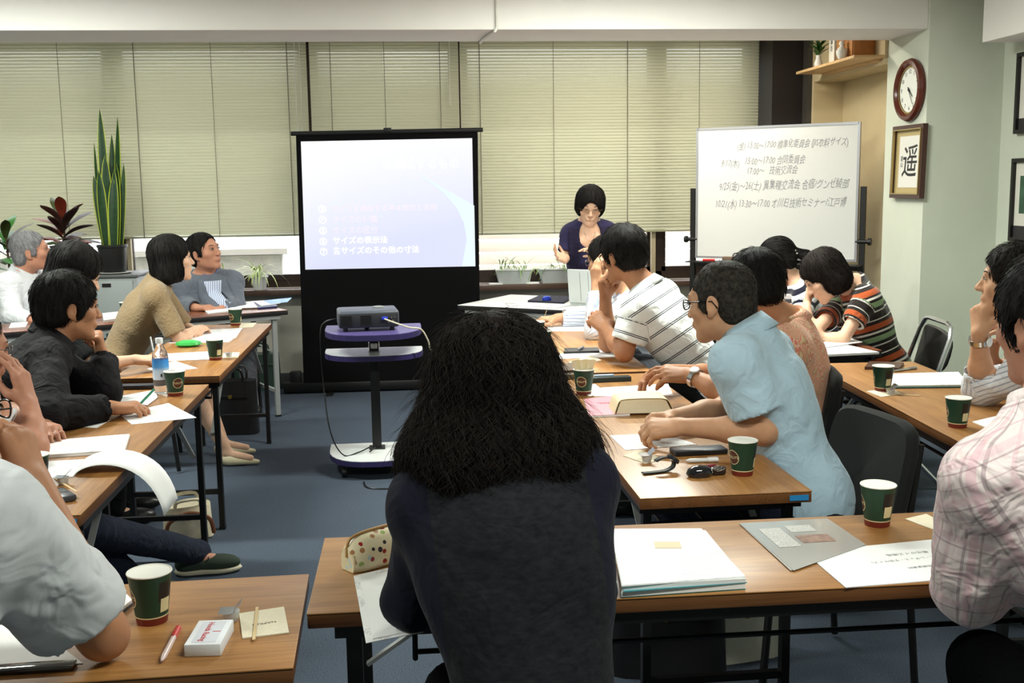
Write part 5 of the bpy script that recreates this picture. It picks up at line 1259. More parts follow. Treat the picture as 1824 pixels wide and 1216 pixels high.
def cloth_mat(name, col, rough=.85, wr=.5, pat=None, scale=14., sheen=.2):
    """pat(N, L, pat_vector_output) -> colour socket"""
    if name in MATS: return MATS[name]
    m = mat(name, col, rough, spec=.25, sheen=sheen); N, L, b = nodes_of(m)
    tc = N.new('ShaderNodeTexCoord')
    n = N.new('ShaderNodeTexNoise'); n.inputs['Scale'].default_value = scale; n.inputs['Detail'].default_value = 2; n.inputs['Distortion'].default_value = 1.2; L.new(tc.outputs['Object'], n.inputs['Vector'])
    n2 = N.new('ShaderNodeTexNoise'); n2.inputs['Scale'].default_value = 900; L.new(tc.outputs['Object'], n2.inputs['Vector'])
    a = N.new('ShaderNodeMath'); a.operation = 'MULTIPLY_ADD'; a.inputs[1].default_value = .02; L.new(n2.outputs['Fac'], a.inputs[0]); L.new(n.outputs['Fac'], a.inputs[2])
    bp = N.new('ShaderNodeBump'); bp.inputs['Strength'].default_value = wr; bp.inputs['Distance'].default_value = .03; L.new(a.outputs[0], bp.inputs['Height']); L.new(bp.outputs[0], b.inputs['Normal'])
    if pat:
        at_ = N.new('ShaderNodeAttribute'); at_.attribute_name = 'pat'
        L.new(pat(N, L, at_.outputs['Vector'], tc), b.inputs['Base Color'])
    return m
def _mth(N, L, op, *a):
    n = N.new('ShaderNodeMath'); n.operation = op
    for i, v in enumerate(a):
        if isinstance(v, (int, float)): n.inputs[i].default_value = v
        else: L.new(v, n.inputs[i])
    return n.outputs[0]
def _mix(N, L, f, a, b):
    n = N.new('ShaderNodeMix'); n.data_type = 'RGBA'
    if isinstance(f, (int, float)): n.inputs[0].default_value = f
    else: L.new(f, n.inputs[0])
    for i, v in ((6, a), (7, b)):
        if isinstance(v, tuple): n.inputs[i].default_value = (*v, 1)
        else: L.new(v, n.inputs[i])
    return n.outputs[2]
def _sep(N, L, v): n = N.new('ShaderNodeSeparateXYZ'); L.new(v, n.inputs[0]); return n.outputs
def stripes(coord, period, bands, base, offset=0.):
    """bands: list of (start, end, colour) as fractions of the period"""
    def pat(N, L, v, tc):
        s = _sep(N, L, v)[coord]; f = _mth(N, L, 'FRACT', _mth(N, L, 'MULTIPLY', _mth(N, L, 'ADD', s, 10 + offset), 1 / period)); c = base
        for a, b, col in bands:
            k = _mth(N, L, 'MULTIPLY', _mth(N, L, 'GREATER_THAN', f, a), _mth(N, L, 'LESS_THAN', f, b)); c = _mix(N, L, k, c, col)
        return c
    return pat
# ---------------------------------------------------------------- hands
def hand_into(vol, wrist, fdir, palm, side, curl=(.5, .5, .5, .5), thumb=.5, size=1., spread=.0, k=.006, tag=9, tcurl=.4):
    f = nv(fdir); n = nv(palm - f * (np.dot(palm, f))); t = np.cross(f, n) if side == 'R' else np.cross(n, f)
    w = np.asarray(wrist, float); S = size
    kn = [(.084, .030), (.088, .0095), (.083, -.011), (.074, -.030)]
    seg = [(.041, .025, .021), (.045, .029, .022), (.041, .027, .021), (.032, .020, .018)]; rad = [.0092, .0095, .009, .008]
    for i in range(4):
        K = w + (f * kn[i][0] + t * kn[i][1] - n * .004 * (1 if i in (1, 2) else 0)) * S
        vol.cap(w + (f * .004 + t * kn[i][1] * .55) * S, K, .0135 * S, .0115 * S, .012 if i else .02, tag)
        vol.cap(w + (f * .02 + t * kn[i][1] * .6 + n * .008) * S, w + (f * kn[i][0] * .9 + t * kn[i][1] * .95 + n * .006) * S, .0125 * S, .0095 * S, .012, tag)
        p = K; a = 0.; fd = nv(f + t * spread * (1.5 - i) * .4)
        for j in range(3):
            a += curl[i] * (1., 1.15, .75)[j]
            d = fd * math.cos(a) + n * math.sin(a); q = p + d * seg[i][j] * S
            vol.cap(p, q, rad[i] * (1 - .06 * j) * S, rad[i] * (1 - .06 * (j + 1)) * S * (1. if j < 2 else .93), k if j else .01, tag); p = q
    b = w + (f * .014 + t * .017 + n * .008) * S
    d1 = nv(f * .62 + t * (.95 - .55 * thumb) + n * (.15 + .55 * thumb)); p1 = b + d1 * .046 * S
    d2 = nv(f * (.75 + .1 * thumb) + t * (.5 - .75 * thumb) + n * (.1 + .5 * thumb)); p2 = p1 + d2 * .033 * S
    d3 = nv(d2 + (n * .3 - t * .4) * tcurl); p3 = p2 + d3 * .027 * S
    vol.cap(b, p1, .0165 * S, .0125 * S, .015, tag); vol.cap(p1, p2, .0115 * S, .0102 * S, .008, tag); vol.cap(p2, p3, .0102 * S, .0085 * S, k, tag)
# ---------------------------------------------------------------- head volume
def head_into(vol, c, A, s=1., fem=False, jaw=1., old=0.):
    L = lambda x, y, z: c + (A[0] * x + A[1] * y + A[2] * z) * s
    E = lambda x, y, z, r, k=.02, op=1, ax=A: vol.ell(L(x, y, z), ax, np.array(r) * s, k, 0, op)
    E(0, -.014, .034, (.0745, .092, .080), .03)
    E(0, .020, -.008, (.0645, .070, .088), .03)
    E(0, .026, -.062, (.050 * jaw, .054, .044), .03)
    vol.cap(L(-.045 * jaw, .0, -.058), L(-.014, .064, -.098), .016 * s, .014 * s, .025); vol.cap(L(.045 * jaw, .0, -.058), L(.014, .064, -.098), .016 * s, .014 * s, .025)
    E(0, .068, -.098, (.017, .015, .014), .022)
    for x in (-1, 1):
        E(x * .043, .056, -.022, (.022, .022, .020), .022)
        E(x * .033, .101, .006, (.017, .014, .0105), .014, -1)
    vol.cap(L(-.034, .080, .024), L(.034, .080, .024), .0085 * s, .0085 * s, .02)
    vol.cap(L(0, .086, .010), L(0, .1065, -.030), .0065 * s, .0105 * s, .010)
    for x in (-1, 1): E(x * .011, .0965, -.033, (.0085, .0095, .0075), .006)
    vol.cap(L(-.017, .083, -.061), L(.017, .083, -.061), .0095 * s, .0095 * s, .014)
    vol.cap(L(-.012, .086, -.0575), L(.012, .086, -.0575), .0055 * s, .0055 * s, .006); vol.cap(L(-.011, .0855, -.067), L(.011, .0855, -.067), .0058 * s, .0058 * s, .005)
    for x in (-1, 1):
        ea = np.array([nv(A[0] + A[1] * x * -.35), nv(A[1] + A[0] * x * .35), A[2]])
        E(x * .0765, -.012, -.008, (.0085, .019, .031), .006, 1, ea)
        E(x * .0845, -.008, -.004, (.005, .009, .018), .006, -1, ea)
        E(x * .074, -.002, -.036, (.007, .009, .010), .008)
def face_parts(parent, org, c, A, s=1., lip=M_lip, browm=M_brow, fem=False, look=0., closed=False):
    L = lambda x, y, z: Vector((c + (A[0] * x + A[1] * y + A[2] * z) * s) - org)
    for x in (-1, 1):
        mb = MB(); n = 14; vs = []
        rings = [(1., 0.), (.8, .0022), (.45, .0042), (0.001, .005)]
        for r, dy in rings:
            for k in range(n):
                a = 2 * PI * k / n; ca, sa = math.cos(a), math.sin(a)
                vs.append(L(x * .032 + ca * r * .0142, .0862 + dy - abs(ca * r) ** 2 * .0045, .0045 + math.copysign(abs(sa) ** 1.3, sa) * r * (.0038 if not closed else .002) + .0008 * x * ca))
        mb.add(vs, [(i * n + k, i * n + (k + 1) % n, (i + 1) * n + (k + 1) % n, (i + 1) * n + k) for i in range(3) for k in range(n)], 0, True)
        eo = mb.build('eye', M_eyew, parent)
        mb = MB(); vs = [L(x * .032 + look * .004 + .0048 * math.cos(2 * PI * k / 12), .0917, .0045 + min(.0048, .0048 if not closed else .0015) * math.sin(2 * PI * k / 12)) for k in range(12)] + [L(x * .032 + look * .004, .0926, .0045)]
        mb.add(vs, [(k, (k + 1) % 12, 12) for k in range(12)], 0, True).build('iris', M_iris, eo)
        MB().tube([L(x * (.032 + (t - .5) * .031), .0872 + .0035 * (1 - (2 * t - 1) ** 2), .0052 + .0058 * (1 - (2 * t - 1) ** 2) * (1 if not closed else .2)) for t in [k / 7 for k in range(8)]], [.0005, .0011, .0014, .0015, .0015, .0014, .0011, .0006], 5).build('eyelid', M_brow, parent)
        MB().tube([L(x * (.016 + t * .034), .0905 - .012 * t * t, .0235 + .006 * math.sin(t * 2.4)) for t in [k / 6 for k in range(7)]], [.0016, .0026, .003, .003, .0026, .0018, .0008], 5).build('eyebrow', browm, parent)
    MB().tube([L((t - .5) * .044, .0905 - .013 * (2 * t - 1) ** 2, -.058 + .0016 * math.cos((t - .5) * 12)) for t in [k / 8 for k in range(9)]], [.0008, .0026, .0034, .0036, .0034, .0036, .0034, .0026, .0008], 6).build('upper_lip', lip, parent)
    MB().tube([L((t - .5) * .040, .0895 - .012 * (2 * t - 1) ** 2, -.0655 + .001 * (2 * t - 1) ** 2 * 4) for t in [k / 8 for k in range(9)]], [.0008, .003, .0042, .0046, .0048, .0046, .0042, .003, .0008], 6).build('lower_lip', lip, parent)
# ---------------------------------------------------------------- hair
def noise3(P, f, seed=0):
    r = np.random.RandomState(seed); out = 0
    for k in range(4):
        d = nv(r.randn(3)) * f * (1 + .5 * k); e = nv(r.randn(3)) * f * .7
        out = out + np.sin(P @ d + r.rand() * 6 + 1.6 * np.sin(P @ e + r.rand() * 6)) / (1 + .4 * k)
    return out / 2.5
def strands(vol, roots, crown, length, r=.0016, seg=6, grav=.5, lift=.0, wave=0., wfreq=60., seed=0, jitter=.25, down=V3(0, 0, -1), hug=.0015, flow=None, stray=.006, clump=0.):
    """tapered locks that follow the hair surface away from the crown; returns verts, quads"""
    rnd = np.random.RandomState(seed); P = np.array(roots); n = len(P)
    L = length * rnd.uniform(.6, 1.15, n); pts = [P.copy()]; jit = rnd.randn(n, 3) * jitter; ph = rnd.rand(n) * 6.28; st = L / seg
    if clump:
        ph = noise3(P, clump, seed) * 5 + rnd.rand(n) * .7; jit = np.stack([noise3(P, clump * .8, seed + 20 + i) for i in range(3)], 1) * jitter + rnd.randn(n, 3) * jitter * .25
    lay = rnd.uniform(-.002, hug, n); prev = None
    for k in range(seg):
        g = vol.grad(P); d = P - crown; d /= np.linalg.norm(d, axis=1)[:, None] + 1e-9
        if flow is not None: d = d * .4 + flow
        d = d + down * grav + jit
        d -= g * np.einsum('ij,ij->i', d, g)[:, None]
        d /= np.linalg.norm(d, axis=1)[:, None] + 1e-9
        if wave:
            sd = np.cross(g, d); d = d + sd * (wave * np.sin(ph + k * st * wfreq))[:, None]
        if prev is not None: d = d * .6 + prev * .4
        d /= np.linalg.norm(d, axis=1)[:, None] + 1e-9; prev = d
        old = P; P = P + d * st[:, None]
        dist = vol.ev(P); stop = dist > stray; P[stop] = old[stop] + (P[stop] - old[stop]) * .02; P = P - g * np.where(stop, 0, np.clip(dist - lay - lift * (k + 1) / seg, -.01, .02))[:, None] * .8
        pts.append(P.copy())
    return lock_tubes(np.stack(pts, 1), r, rnd)
def lock_tubes(T, r, rnd, sides=3):
    n, m, _ = T.shape
    tan = np.empty_like(T); tan[:, 1:-1] = T[:, 2:] - T[:, :-2]; tan[:, 0] = T[:, 1] - T[:, 0]; tan[:, -1] = T[:, -1] - T[:, -2]
    tan /= np.linalg.norm(tan, axis=2)[..., None] + 1e-9
    ref = rnd.randn(n, 1, 3); x = np.cross(tan, ref); x /= np.linalg.norm(x, axis=2)[..., None] + 1e-9; y = np.cross(tan, x)
    s = np.linspace(0, 1, m); prof = np.clip(np.minimum(s * 6 + .4, 1) * (1 - s ** 3), .08, 1)
    rr = (r * rnd.uniform(.6, 1.3, n))[:, None] * prof[None]
    vs = np.stack([T + (x * math.cos(a) + y * math.sin(a)) * rr[..., None] for a in [2 * PI * k / sides for k in range(sides)]], 2)   # n,m,sides,3
    base = np.arange(n)[:, None, None] * m * sides + np.arange(m - 1)[None, :, None] * sides; k = np.arange(sides)[None, None]; k2 = (k + 1) % sides
    q = np.stack([base + k, base + k2, base + sides + k2, base + sides + k], -1).reshape(-1, 4)
    return vs.reshape(-1, 3), q
def hair_build(parent, org, c, A, kind, m, s=1., seed=0, vol_=0., res=.0075, nst=850, hl=0.):
    """kind: short, crop, old, bob, presenter, pony, medium"""
    v = Vol(); L = lambda x, y, z: c + (A[0] * x + A[1] * y + A[2] * z) * s
    E = lambda x, y, z, r, k=.02, op=1: v.ell(L(x, y, z), A, np.array(r) * s, k, 0, op)
    crown = L(0, -.03, .14); length = .045; grav = .25; lift = .004; down = -A[2]; flow = None; wave = 0.; jit = .35
    if kind in ('short', 'crop', 'old'):
        q = {'short': .012, 'crop': .005, 'old': .007}[kind] + vol_
        E(0, -.016, .038, (.0755 + q, .0935 + q, .081 + q), .03)
        E(0, -.052, -.025, (.062 + q * .8, .05 + q * .7, .06), .03)
        for x in (-1, 1): E(x * .066, .012, .0, (.014 + q * .5, .024, .045), .015)
        yf = {'short': .0, 'crop': -.006, 'old': -.028}[kind]
        E(0, .112 + yf, -.035, (.082, .075, .098 + hl), .012, -1)
        E(0, .05 + yf, -.075, (.12, .052, .062), .012, -1)
        for x in (-1, 1): E(x * .085, -.006, -.022, (.016, .026, .037), .010, -1)
        E(0, -.05, -.135, (.12, .12, .06), .012, -1)
        length = {'short': .05, 'crop': .014, 'old': .05}[kind]; lift = {'short': .010, 'crop': .003, 'old': .003}[kind]
    elif kind == 'bob':
        q = .014 + vol_
        E(0, -.016, .04, (.0765 + q, .095 + q, .084 + q), .03); E(0, -.028, -.045, (.078 + q, .078 + q, .085), .03); E(0, -.035, -.09, (.074 + q, .066 + q, .045), .03)
        E(0, .122, -.055, (.076, .100, .108 + hl), .012, -1); E(0, .05, -.155, (.2, .2, .035), .01, -1)
        length = .16; grav = 1.4; lift = .002; jit = .12
    elif kind == 'presenter':
        q = .016 + vol_
        E(0, -.012, .04, (.077 + q, .095 + q, .086 + q), .03); E(0, -.03, -.02, (.075 + q, .072 + q, .07), .03)
        E(0, .118, -.058, (.069, .088, .121), .012, -1); E(0, .07, -.125, (.15, .1, .075), .01, -1); E(0, -.06, -.15, (.2, .2, .06), .01, -1)
        length = .09; grav = .9; lift = .004; jit = .2
    elif kind == 'pony':
        q = .008 + vol_
        E(0, -.014, .036, (.0755 + q, .093 + q, .081 + q), .03); E(0, -.05, -.03, (.062 + q * .6, .05, .05), .03)
        E(0, .112, -.04, (.08, .068, .1), .012, -1); E(0, .05, -.085, (.12, .05, .06), .012, -1)
        v.cap(L(0, -.105, .005), L(.01, -.15, -.04), .024 * s, .03 * s, .012); v.cap(L(.01, -.15, -.04), L(.02, -.15, -.12), .03 * s, .012 * s, .02)
        length = .08; grav = .1; lift = .0; crown = L(0, .12, .06); jit = .1
    elif kind == 'medium':
        q = .016 + vol_
        E(0, -.016, .04, (.0765 + q, .095 + q, .084 + q), .03); E(0, -.03, -.04, (.082 + q, .074 + q, .085), .03)
        E(0, .125, -.05, (.066, .07, .105), .012, -1); E(0, .06, -.155, (.2, .2, .05), .01, -1)
        length = .13; grav = 1.1; lift = .006; wave = .35; jit = .3
    # fitting the hair just over the scalp, with soft clumps
    f0 = 55.
    def post(P, d): return d + .0022 * noise3((P - c) @ A.T * np.array([1., 1., .35]), f0 * 2.2, seed) * s
    vs, q = v.mesh(res, post)
    o = np_mesh('hair', vs, q, m, parent, org)
    rnd = np.random.RandomState(seed + 5); roots = vs[rnd.choice(len(vs), min(nst, len(vs)), False)]
    hv, hq = strands(v, roots, crown, length * s, .0009 * s, 5, grav, lift * s, wave, 60., seed, jit, down, clump=70.)
    np_mesh('hair_locks', hv, hq, m, o, org)
    return o, v
# ---------------------------------------------------------------- a whole person
def ik(a, b, l1, l2, pole):
    a, b, pole = np.array(a, float), np.array(b, float), np.array(pole, float)
    d = b - a; D = min(np.linalg.norm(d), (l1 + l2) * .999); u = nv(d); x = (l1 * l1 - l2 * l2 + D * D) / (2 * D); h = math.sqrt(max(l1 * l1 - x * x, 0))
    w = pole - a; w = w - u * (w @ u); return a + u * x + nv(w) * h
PERSON_N = [0]
def person(label, hip, neck, head, hd, sh=None, arms=None, s=1., hs=1., skin='a', fem=False, hair='short', hairm=None, hair_kw={}, shirt=None, sleeve=('short', .55), collar=None, legs=None, trousers=None, shoes=None, shtw=0., face=True, faceway=None, res=.007, belly=0., jaw=1., lip=None, shw=.185, loose=.010, wrinkle=.003, face_kw={}, hem=None, scoop=None, sole=None, skirt=False, browm=None):
    """joints in metres: hip centre, neck base, head centre; hd=(yaw,pitch,roll) degrees; arms: {'L':dict(el=,wr=,f=,n=,curl=,thumb=), 'R':..}; faceway: torso facing in degrees"""
    hip, neck, head = (np.array(p, float) for p in (hip, neck, head)); PERSON_N[0] += 1; seed = PERSON_N[0]
    A = head_axes(hd[0] * D2R, hd[1] * D2R, hd[2] * D2R)
    org = np.array([hip[0], hip[1], 0.])
    root = empty('person', org, 0, label, 'person', 'people at the meeting')
    u = nv(neck - hip); fw = V3(math.sin(faceway * D2R), math.cos(faceway * D2R), 0); l = nv(np.cross(fw, u)); f = np.cross(u, l)
    T = np.linalg.norm(neck - hip); fwS = V3(math.sin((faceway + shtw) * D2R), math.cos((faceway + shtw) * D2R), 0); lS = nv(np.cross(fwS, u)); fS = np.cross(u, lS)
    w = shw * s
    if sh is None: sh = {'L': neck - lS * w - u * .055 * s + fS * .01, 'R': neck + lS * w - u * .055 * s + fS * .01}
    sh = {k: np.array(v_, float) for k, v_ in sh.items()}
    AX = np.array([l, f, u]); AS = np.array([nv(sh['R'] - sh['L']), nv(np.cross(u, sh['R'] - sh['L'])), u])
    def torso(v, g=0., k=.06):
        v.ell(hip + u * .05 * s, AX, V3(.165 + g, .125 + g, .13 + g) * s, k, 1)
        v.ell(hip + u * T * .42 + f * (.0 + belly * .5), AX, V3((.138 if not fem else .125) + g + belly * .3, .102 + g + belly, .17) * s, k, 1)
        v.ell(hip + u * T * .70, AS, V3((.16 if not fem else .145) + g, .112 + g, .165) * s, k, 1)
        if fem:
            for x in (-1, 1): v.ell(hip + u * T * .66 + AS[1] * .085 * s + AS[0] * x * .065 * s, AS, V3(.06, .05, .06) * s, .03, 1)
        nb = neck - u * .03 * s
        for k_ in 'LR':
            v.cap(nb, sh[k_], (.058 + g) * s, (.048 + g * .8) * s, .05, 1)
            v.cap(neck + u * .03 * s - AS[1] * .015, sh[k_] + (nb - sh[k_]) * .35 + u * .0, (.036 + g * .4) * s, (.036 + g * .6) * s, .04, 1)
            v.cap(hip + u * T * .62 + (sh[k_] - neck) * .5, sh[k_] - u * .03, (.075 + g * .6) * s, (.045 + g * .6) * s, .05, 1)
    B = Vol(); torso(B, -.006)
    nk = head + (A[1] * -.018 - A[2] * .055) * hs
    B.cap(neck + u * .0 - fS * .005, nk, (.058 if not fem else .050) * s, (.054 if not fem else .046) * hs, .03, 0)
    head_into(B, head, A, hs, fem, jaw)
    aL = {}
    for k_ in 'LR':
        a = arms[k_]; S0 = sh[k_]; W0 = np.array(a['wr'], float)
        if 'el' in a: E0 = np.array(a['el'], float)
        else: E0 = ik(S0, W0, .285 * s, .245 * s, a['pole'])
        ra = (.044 if not fem else .037) * s
        B.cap(S0, E0, ra * 1.08, ra * .86, .03, 2); B.cap(E0, E0 + (W0 - E0) * .4, ra * .84, ra * .86, .02, 3); B.cap(E0 + (W0 - E0) * .35, W0, ra * .86, ra * .58, .02, 3)
        fd = a.get('f', W0 - E0); hand_into(B, W0, fd, np.array(a.get('n', (0, 0, -1)), float), k_, a.get('curl', (.5,) * 4), a.get('thumb', .5), a.get('hs', .98 if not fem else .9) * s, a.get('spread', .2), tcurl=a.get('tcurl', .4))
        aL[k_] = (S0, E0, W0, ra)
    # legs
    lg = legs or {}
    LG = {}
    for x, k_ in ((-1, 'L'), (1, 'R')):
        hj = hip + l * x * .085 * s - u * .0
        kn = np.array(lg.get(k_, {}).get('kn', hip + f * 0 + V3(fw[0], fw[1], 0) * .40 * s + l * x * .11 * s + V3(0, 0, .03)), float)
        an = np.array(lg.get(k_, {}).get('an', V3(kn[0], kn[1], .085) + fw * lg.get('fwd', -.02)), float)
        LG[k_] = (hj, kn, an, np.array(lg.get(k_, {}).get('toe', fw), float))
        B.cap(hj, kn, .074 * s, .050 * s, .04, 4); B.cap(kn, kn + (an - kn) * .35, .048 * s, .050 * s, .02, 5); B.cap(kn + (an - kn) * .3, an, .050 * s, .032 * s, .02, 5)
        B.cap(an - V3(0, 0, .025), an + nv(LG[k_][3]) * .13 - V3(0, 0, .052), .030 * s, .020, .02, 6)
    bvs, bq = B.mesh(res); bvs = smooth_verts(bvs, bq, 1, .35); hid = np.zeros(len(bvs), bool)
    if face: face_parts(root, org, head, A, hs, lip or M_lip, browm or M_brow, fem, **face_kw)
    if hair: hair_build(root, org, head, A, hair, hairm or M_hair, hs, seed, **hair_kw)
    # shirt
    g = loose; C = Vol(); torso(C, g)
    C.cap(neck - u * .02, neck + u * .02 + fS * .0, (.068 if not fem else .060) * s, .060 * s, .03, 1)
    cuts = []; kind, fr = sleeve; SV = Vol(); C0 = Vol(); C0.p = list(C.p)
    for k_ in 'LR':
        S0, E0, W0, ra = aL[k_]; sg = g + (.010 if kind != 'long' else .004)
        if kind == 'short':
            e = S0 + (E0 - S0) * fr; SV.cap(S0 + (neck - S0) * .12, e, ra * 1.08 + sg, ra + sg + .004, .04, 2 if k_ == 'L' else 3)
            ax_ = nv(E0 - S0); cuts.append((e, ax_, ra * 1.0 + sg + .03, ra + sg * .45, S0 + (E0 - S0) * (fr - .2), E0))
        else:
            SV.cap(S0 + (neck - S0) * .1, E0, ra * 1.08 + sg, ra * .9 + sg, .035, 2 if k_ == 'L' else 3)
            e = E0 + (W0 - E0) * fr; SV.cap(E0, e, ra * .9 + sg, ra * (.88 - .25 * fr) + sg, .02, 2 if k_ == 'L' else 3)
            ax_ = nv(W0 - E0); cuts.append((e, ax_, ra + .04, ra * (.88 - .25 * fr) + sg * .45, E0 + (W0 - E0) * (fr - .25), W0))
    hemz = hem if hem is not None else hip[2] - .10
    def post(P, d):
        ds = SV.ev(P)
        for e, ax_, R, rin, a0, b0 in cuts:
            X = P - e; t = X @ ax_; rad = np.linalg.norm(X - t[:, None] * ax_, axis=1); loc = rad < R
            ds = np.maximum(ds, np.where(loc & (t < .3), t, -1.)); ds = np.maximum(ds, np.where(loc & (t > -.03) & (t < .3), rin - rad, -1.))
        h_ = np.maximum(.03 - np.abs(d - ds), 0) / .03; d = np.minimum(d, ds) - h_ * h_ * .0075
        if scoop is not None:
            X = (P - (neck + AS[1] * scoop[0] - u * scoop[1])) @ AS.T / np.array(scoop[2:5]); d = np.maximum(d, (1 - np.linalg.norm(X, axis=1)) * min(scoop[2:5]))
        if wrinkle: d = d + wrinkle * noise3(P - org, 26., seed) + wrinkle * .5 * noise3(P - org, 60., seed + 9)
        # neck opening and hem
        na = nv(u * .7 + nv(nk - neck) * .7); X = P - (neck + na * .034 * s); t = X @ nv(na + u * .25 + AS[1] * .12)
        X2 = P - neck; rad = np.linalg.norm(X2 - (X2 @ na)[:, None] * na, axis=1)
        d = np.maximum(d, np.where(rad < .105 * s, t, -1.))
        d = np.maximum(d, hemz - P[:, 2])
        return d
    if shirt:
        m = shirt
        nC = len(C.p); C.p += SV.p; hid |= post(bvs, Vol.ev(C0, bvs)) < -.010; vs, q = C.mesh(max(res * 1.3, .0072), post, skip=(2, 3)); vs = smooth_verts(vs, q, 1, .3)
        tg = C.tags(vs); X = vs - hip; at_ = np.zeros((len(vs), 3))
        at_[:, 0] = np.arctan2(X @ AS[0], X @ AS[1]) * .15; at_[:, 1] = X @ u; at_[:, 2] = X @ l
        for k_, tn in (('L', 2), ('R', 3)):
            S0, E0, W0, ra = aL[k_]; M_ = (tg == tn) & ((vs - S0) @ nv(E0 - S0) > .045)
            if not M_.any(): continue
            d1 = nv(E0 - S0); d2 = nv(W0 - E0); Y = vs[M_] - S0; t1 = Y @ d1; L1 = np.linalg.norm(E0 - S0); Z = vs[M_] - E0; t2 = Z @ d2
            fore = (t1 > L1 * .96) & (t2 > 0)
            along = np.where(fore, L1 + t2, t1)
            r1 = nv(np.cross(d1, u + V3(.01, .02, .03))); r2 = np.cross(d1, r1)
            ang = np.arctan2(Y @ r1, Y @ r2); r3 = nv(np.cross(d2, u + V3(.01, .02, .03))); r4 = np.cross(d2, r3); ang2 = np.arctan2(Z @ r3, Z @ r4)
            at_[M_, 0] = np.where(fore, ang2, ang) * ra; at_[M_, 1] = .44 * s - along * 1.; at_[M_, 2] = 1.
        np_mesh('shirt', vs, q, m, root, org, at_)
        if collar:
            cm, ch, spread = collar; mb = MB(); n = 26; rows = [(-.3, .004, 0.), (.5, .005, .5), (1., .008, 1.), (.5, .014, .9), (-.3, .021 + spread * .5, .15)]; vs_ = []
            cA = nv(u * .7 + nv(nk - neck) * .55); cC = neck + cA * .012; cx = nv(np.cross(fS, cA)); cy = np.cross(cA, cx)
            for hgt, ro, _ in rows:
                for k2 in range(n):
                    a_ = 2 * PI * (.03 + .94 * k2 / (n - 1)) + PI / 2; r_ = (.056 if not fem else .049) * s + ro
                    fr_ = max(0, math.sin(a_)) ** 2
                    p_ = cC + (cx * math.cos(a_) * r_ * 1.06 + cy * math.sin(a_) * (r_ * 1.12 + .006)) + cA * ((hgt * ch + .0) - fr_ * (.02 + .02 * (1 - hgt)))
                    vs_.append(Vector(p_ - org))
            mb.add(vs_, [(i * n + k2, i * n + k2 + 1, (i + 1) * n + k2 + 1, (i + 1) * n + k2) for i in range(len(rows) - 1) for k2 in range(n - 1)], 0, True)
            co = mb.build('collar', cm, root, sharp=0)
            md = co.modifiers.new('thick', 'SOLIDIFY'); md.thickness = .003
    # trousers
    if trousers:
        Tv = Vol(); Tv.ell(hip + u * .04 * s, AX, V3(.168, .130, .12) * s, .05, 1)
        for k_ in 'LR':
            hj, kn, an, toe = LG[k_]; Tv.cap(hj, kn, .086 * s, .066 * s, .04, 4)
            if skirt: continue
            e = an - (kn - an) * .03; Tv.cap(kn, e, .064 * s, .052 * s, .02, 5)
        if skirt: 
            a_, b_ = LG['L'], LG['R']; Tv.cap((a_[0] + b_[0]) / 2, (a_[1] + b_[1]) / 2, .11, .09, .05, 4)
        def postT(P, d): return d + .003 * noise3(P - org, 22., seed + 3)
        hid |= Tv.ev(bvs) < -.010; vs, q = Tv.mesh(.015, postT); np_mesh('trousers' if not skirt else 'skirt', vs, q, trousers, root, org)
    bvs, bq = simplify_hidden(bvs, bq, hid); body = np_mesh('body', bvs, bq, M_skin[skin], root, org, k=3)
    if shoes:
        for k_ in 'LR':
            hj, kn, an, toe = LG[k_]; td = nv(V3(toe[0], toe[1], 0)); Sv = Vol(); b0 = V3(an[0], an[1], .045) - td * .03
            ax = np.array([nv(np.cross(td, V3(0, 0, 1))), td, V3(0, 0, 1)])
            Sv.ell(b0 + td * .01, ax, V3(.037, .055, .045), .02); Sv.ell(b0 + td * .12 - V3(0, 0, .008), ax, V3(.042, .085, .036), .03); Sv.cap(b0 + V3(0, 0, .0), an + V3(0, 0, .0), .036, .038, .02)
            sz = .004
            vs, q = Sv.mesh(.011, lambda P, d: np.maximum(d, sz - P[:, 2])); so = np_mesh('shoe', vs, q, shoes, root, org)
            if sole:
                ov = Vol(); ov.ell(b0 + td * .01 - V3(0, 0, .03), ax, V3(.041, .06, .02), .02); ov.ell(b0 + td * .12 - V3(0, 0, .03), ax, V3(.046, .09, .02), .03)
                vs, q = ov.mesh(.008, lambda P, d: np.maximum(np.maximum(d, .003 - P[:, 2]), P[:, 2] - .024)); np_mesh('sole', vs, q, sole, so, org)
                for k2 in range(3): MB().tube([Vector(b0 - org + td * (.06 + .025 * k2) + ax[0] * x_ + V3(0, 0, .034 - .006 * k2 - abs(x_) * .25)) for x_ in (-.028, -.014, 0, .014, .028)], .003, 5).build('lace', shoes, so)
    return root, dict(A=A, org=org, head=head, sh=sh, aL=aL, LG=LG, hs=hs, u=u, AS=AS, neck=neck, hip=hip, C=C)
def surf(J, x, z, off=.004):
    """point on the front of the clothing: x metres sideways, z metres below the neck"""
    p = J['neck'] + J['AS'][0] * x - J['u'] * z + J['AS'][1] * .32
    for _ in range(40):
        d = J['C'].ev(p[None])[0] - off
        if d < .0008: break
        p = p - J['AS'][1] * max(min(d * .8, .05), .0006)
        if (J['neck'] + J['AS'][1] * .02 - p) @ J['AS'][1] > 0: break
    return Vector(p - J['org'])
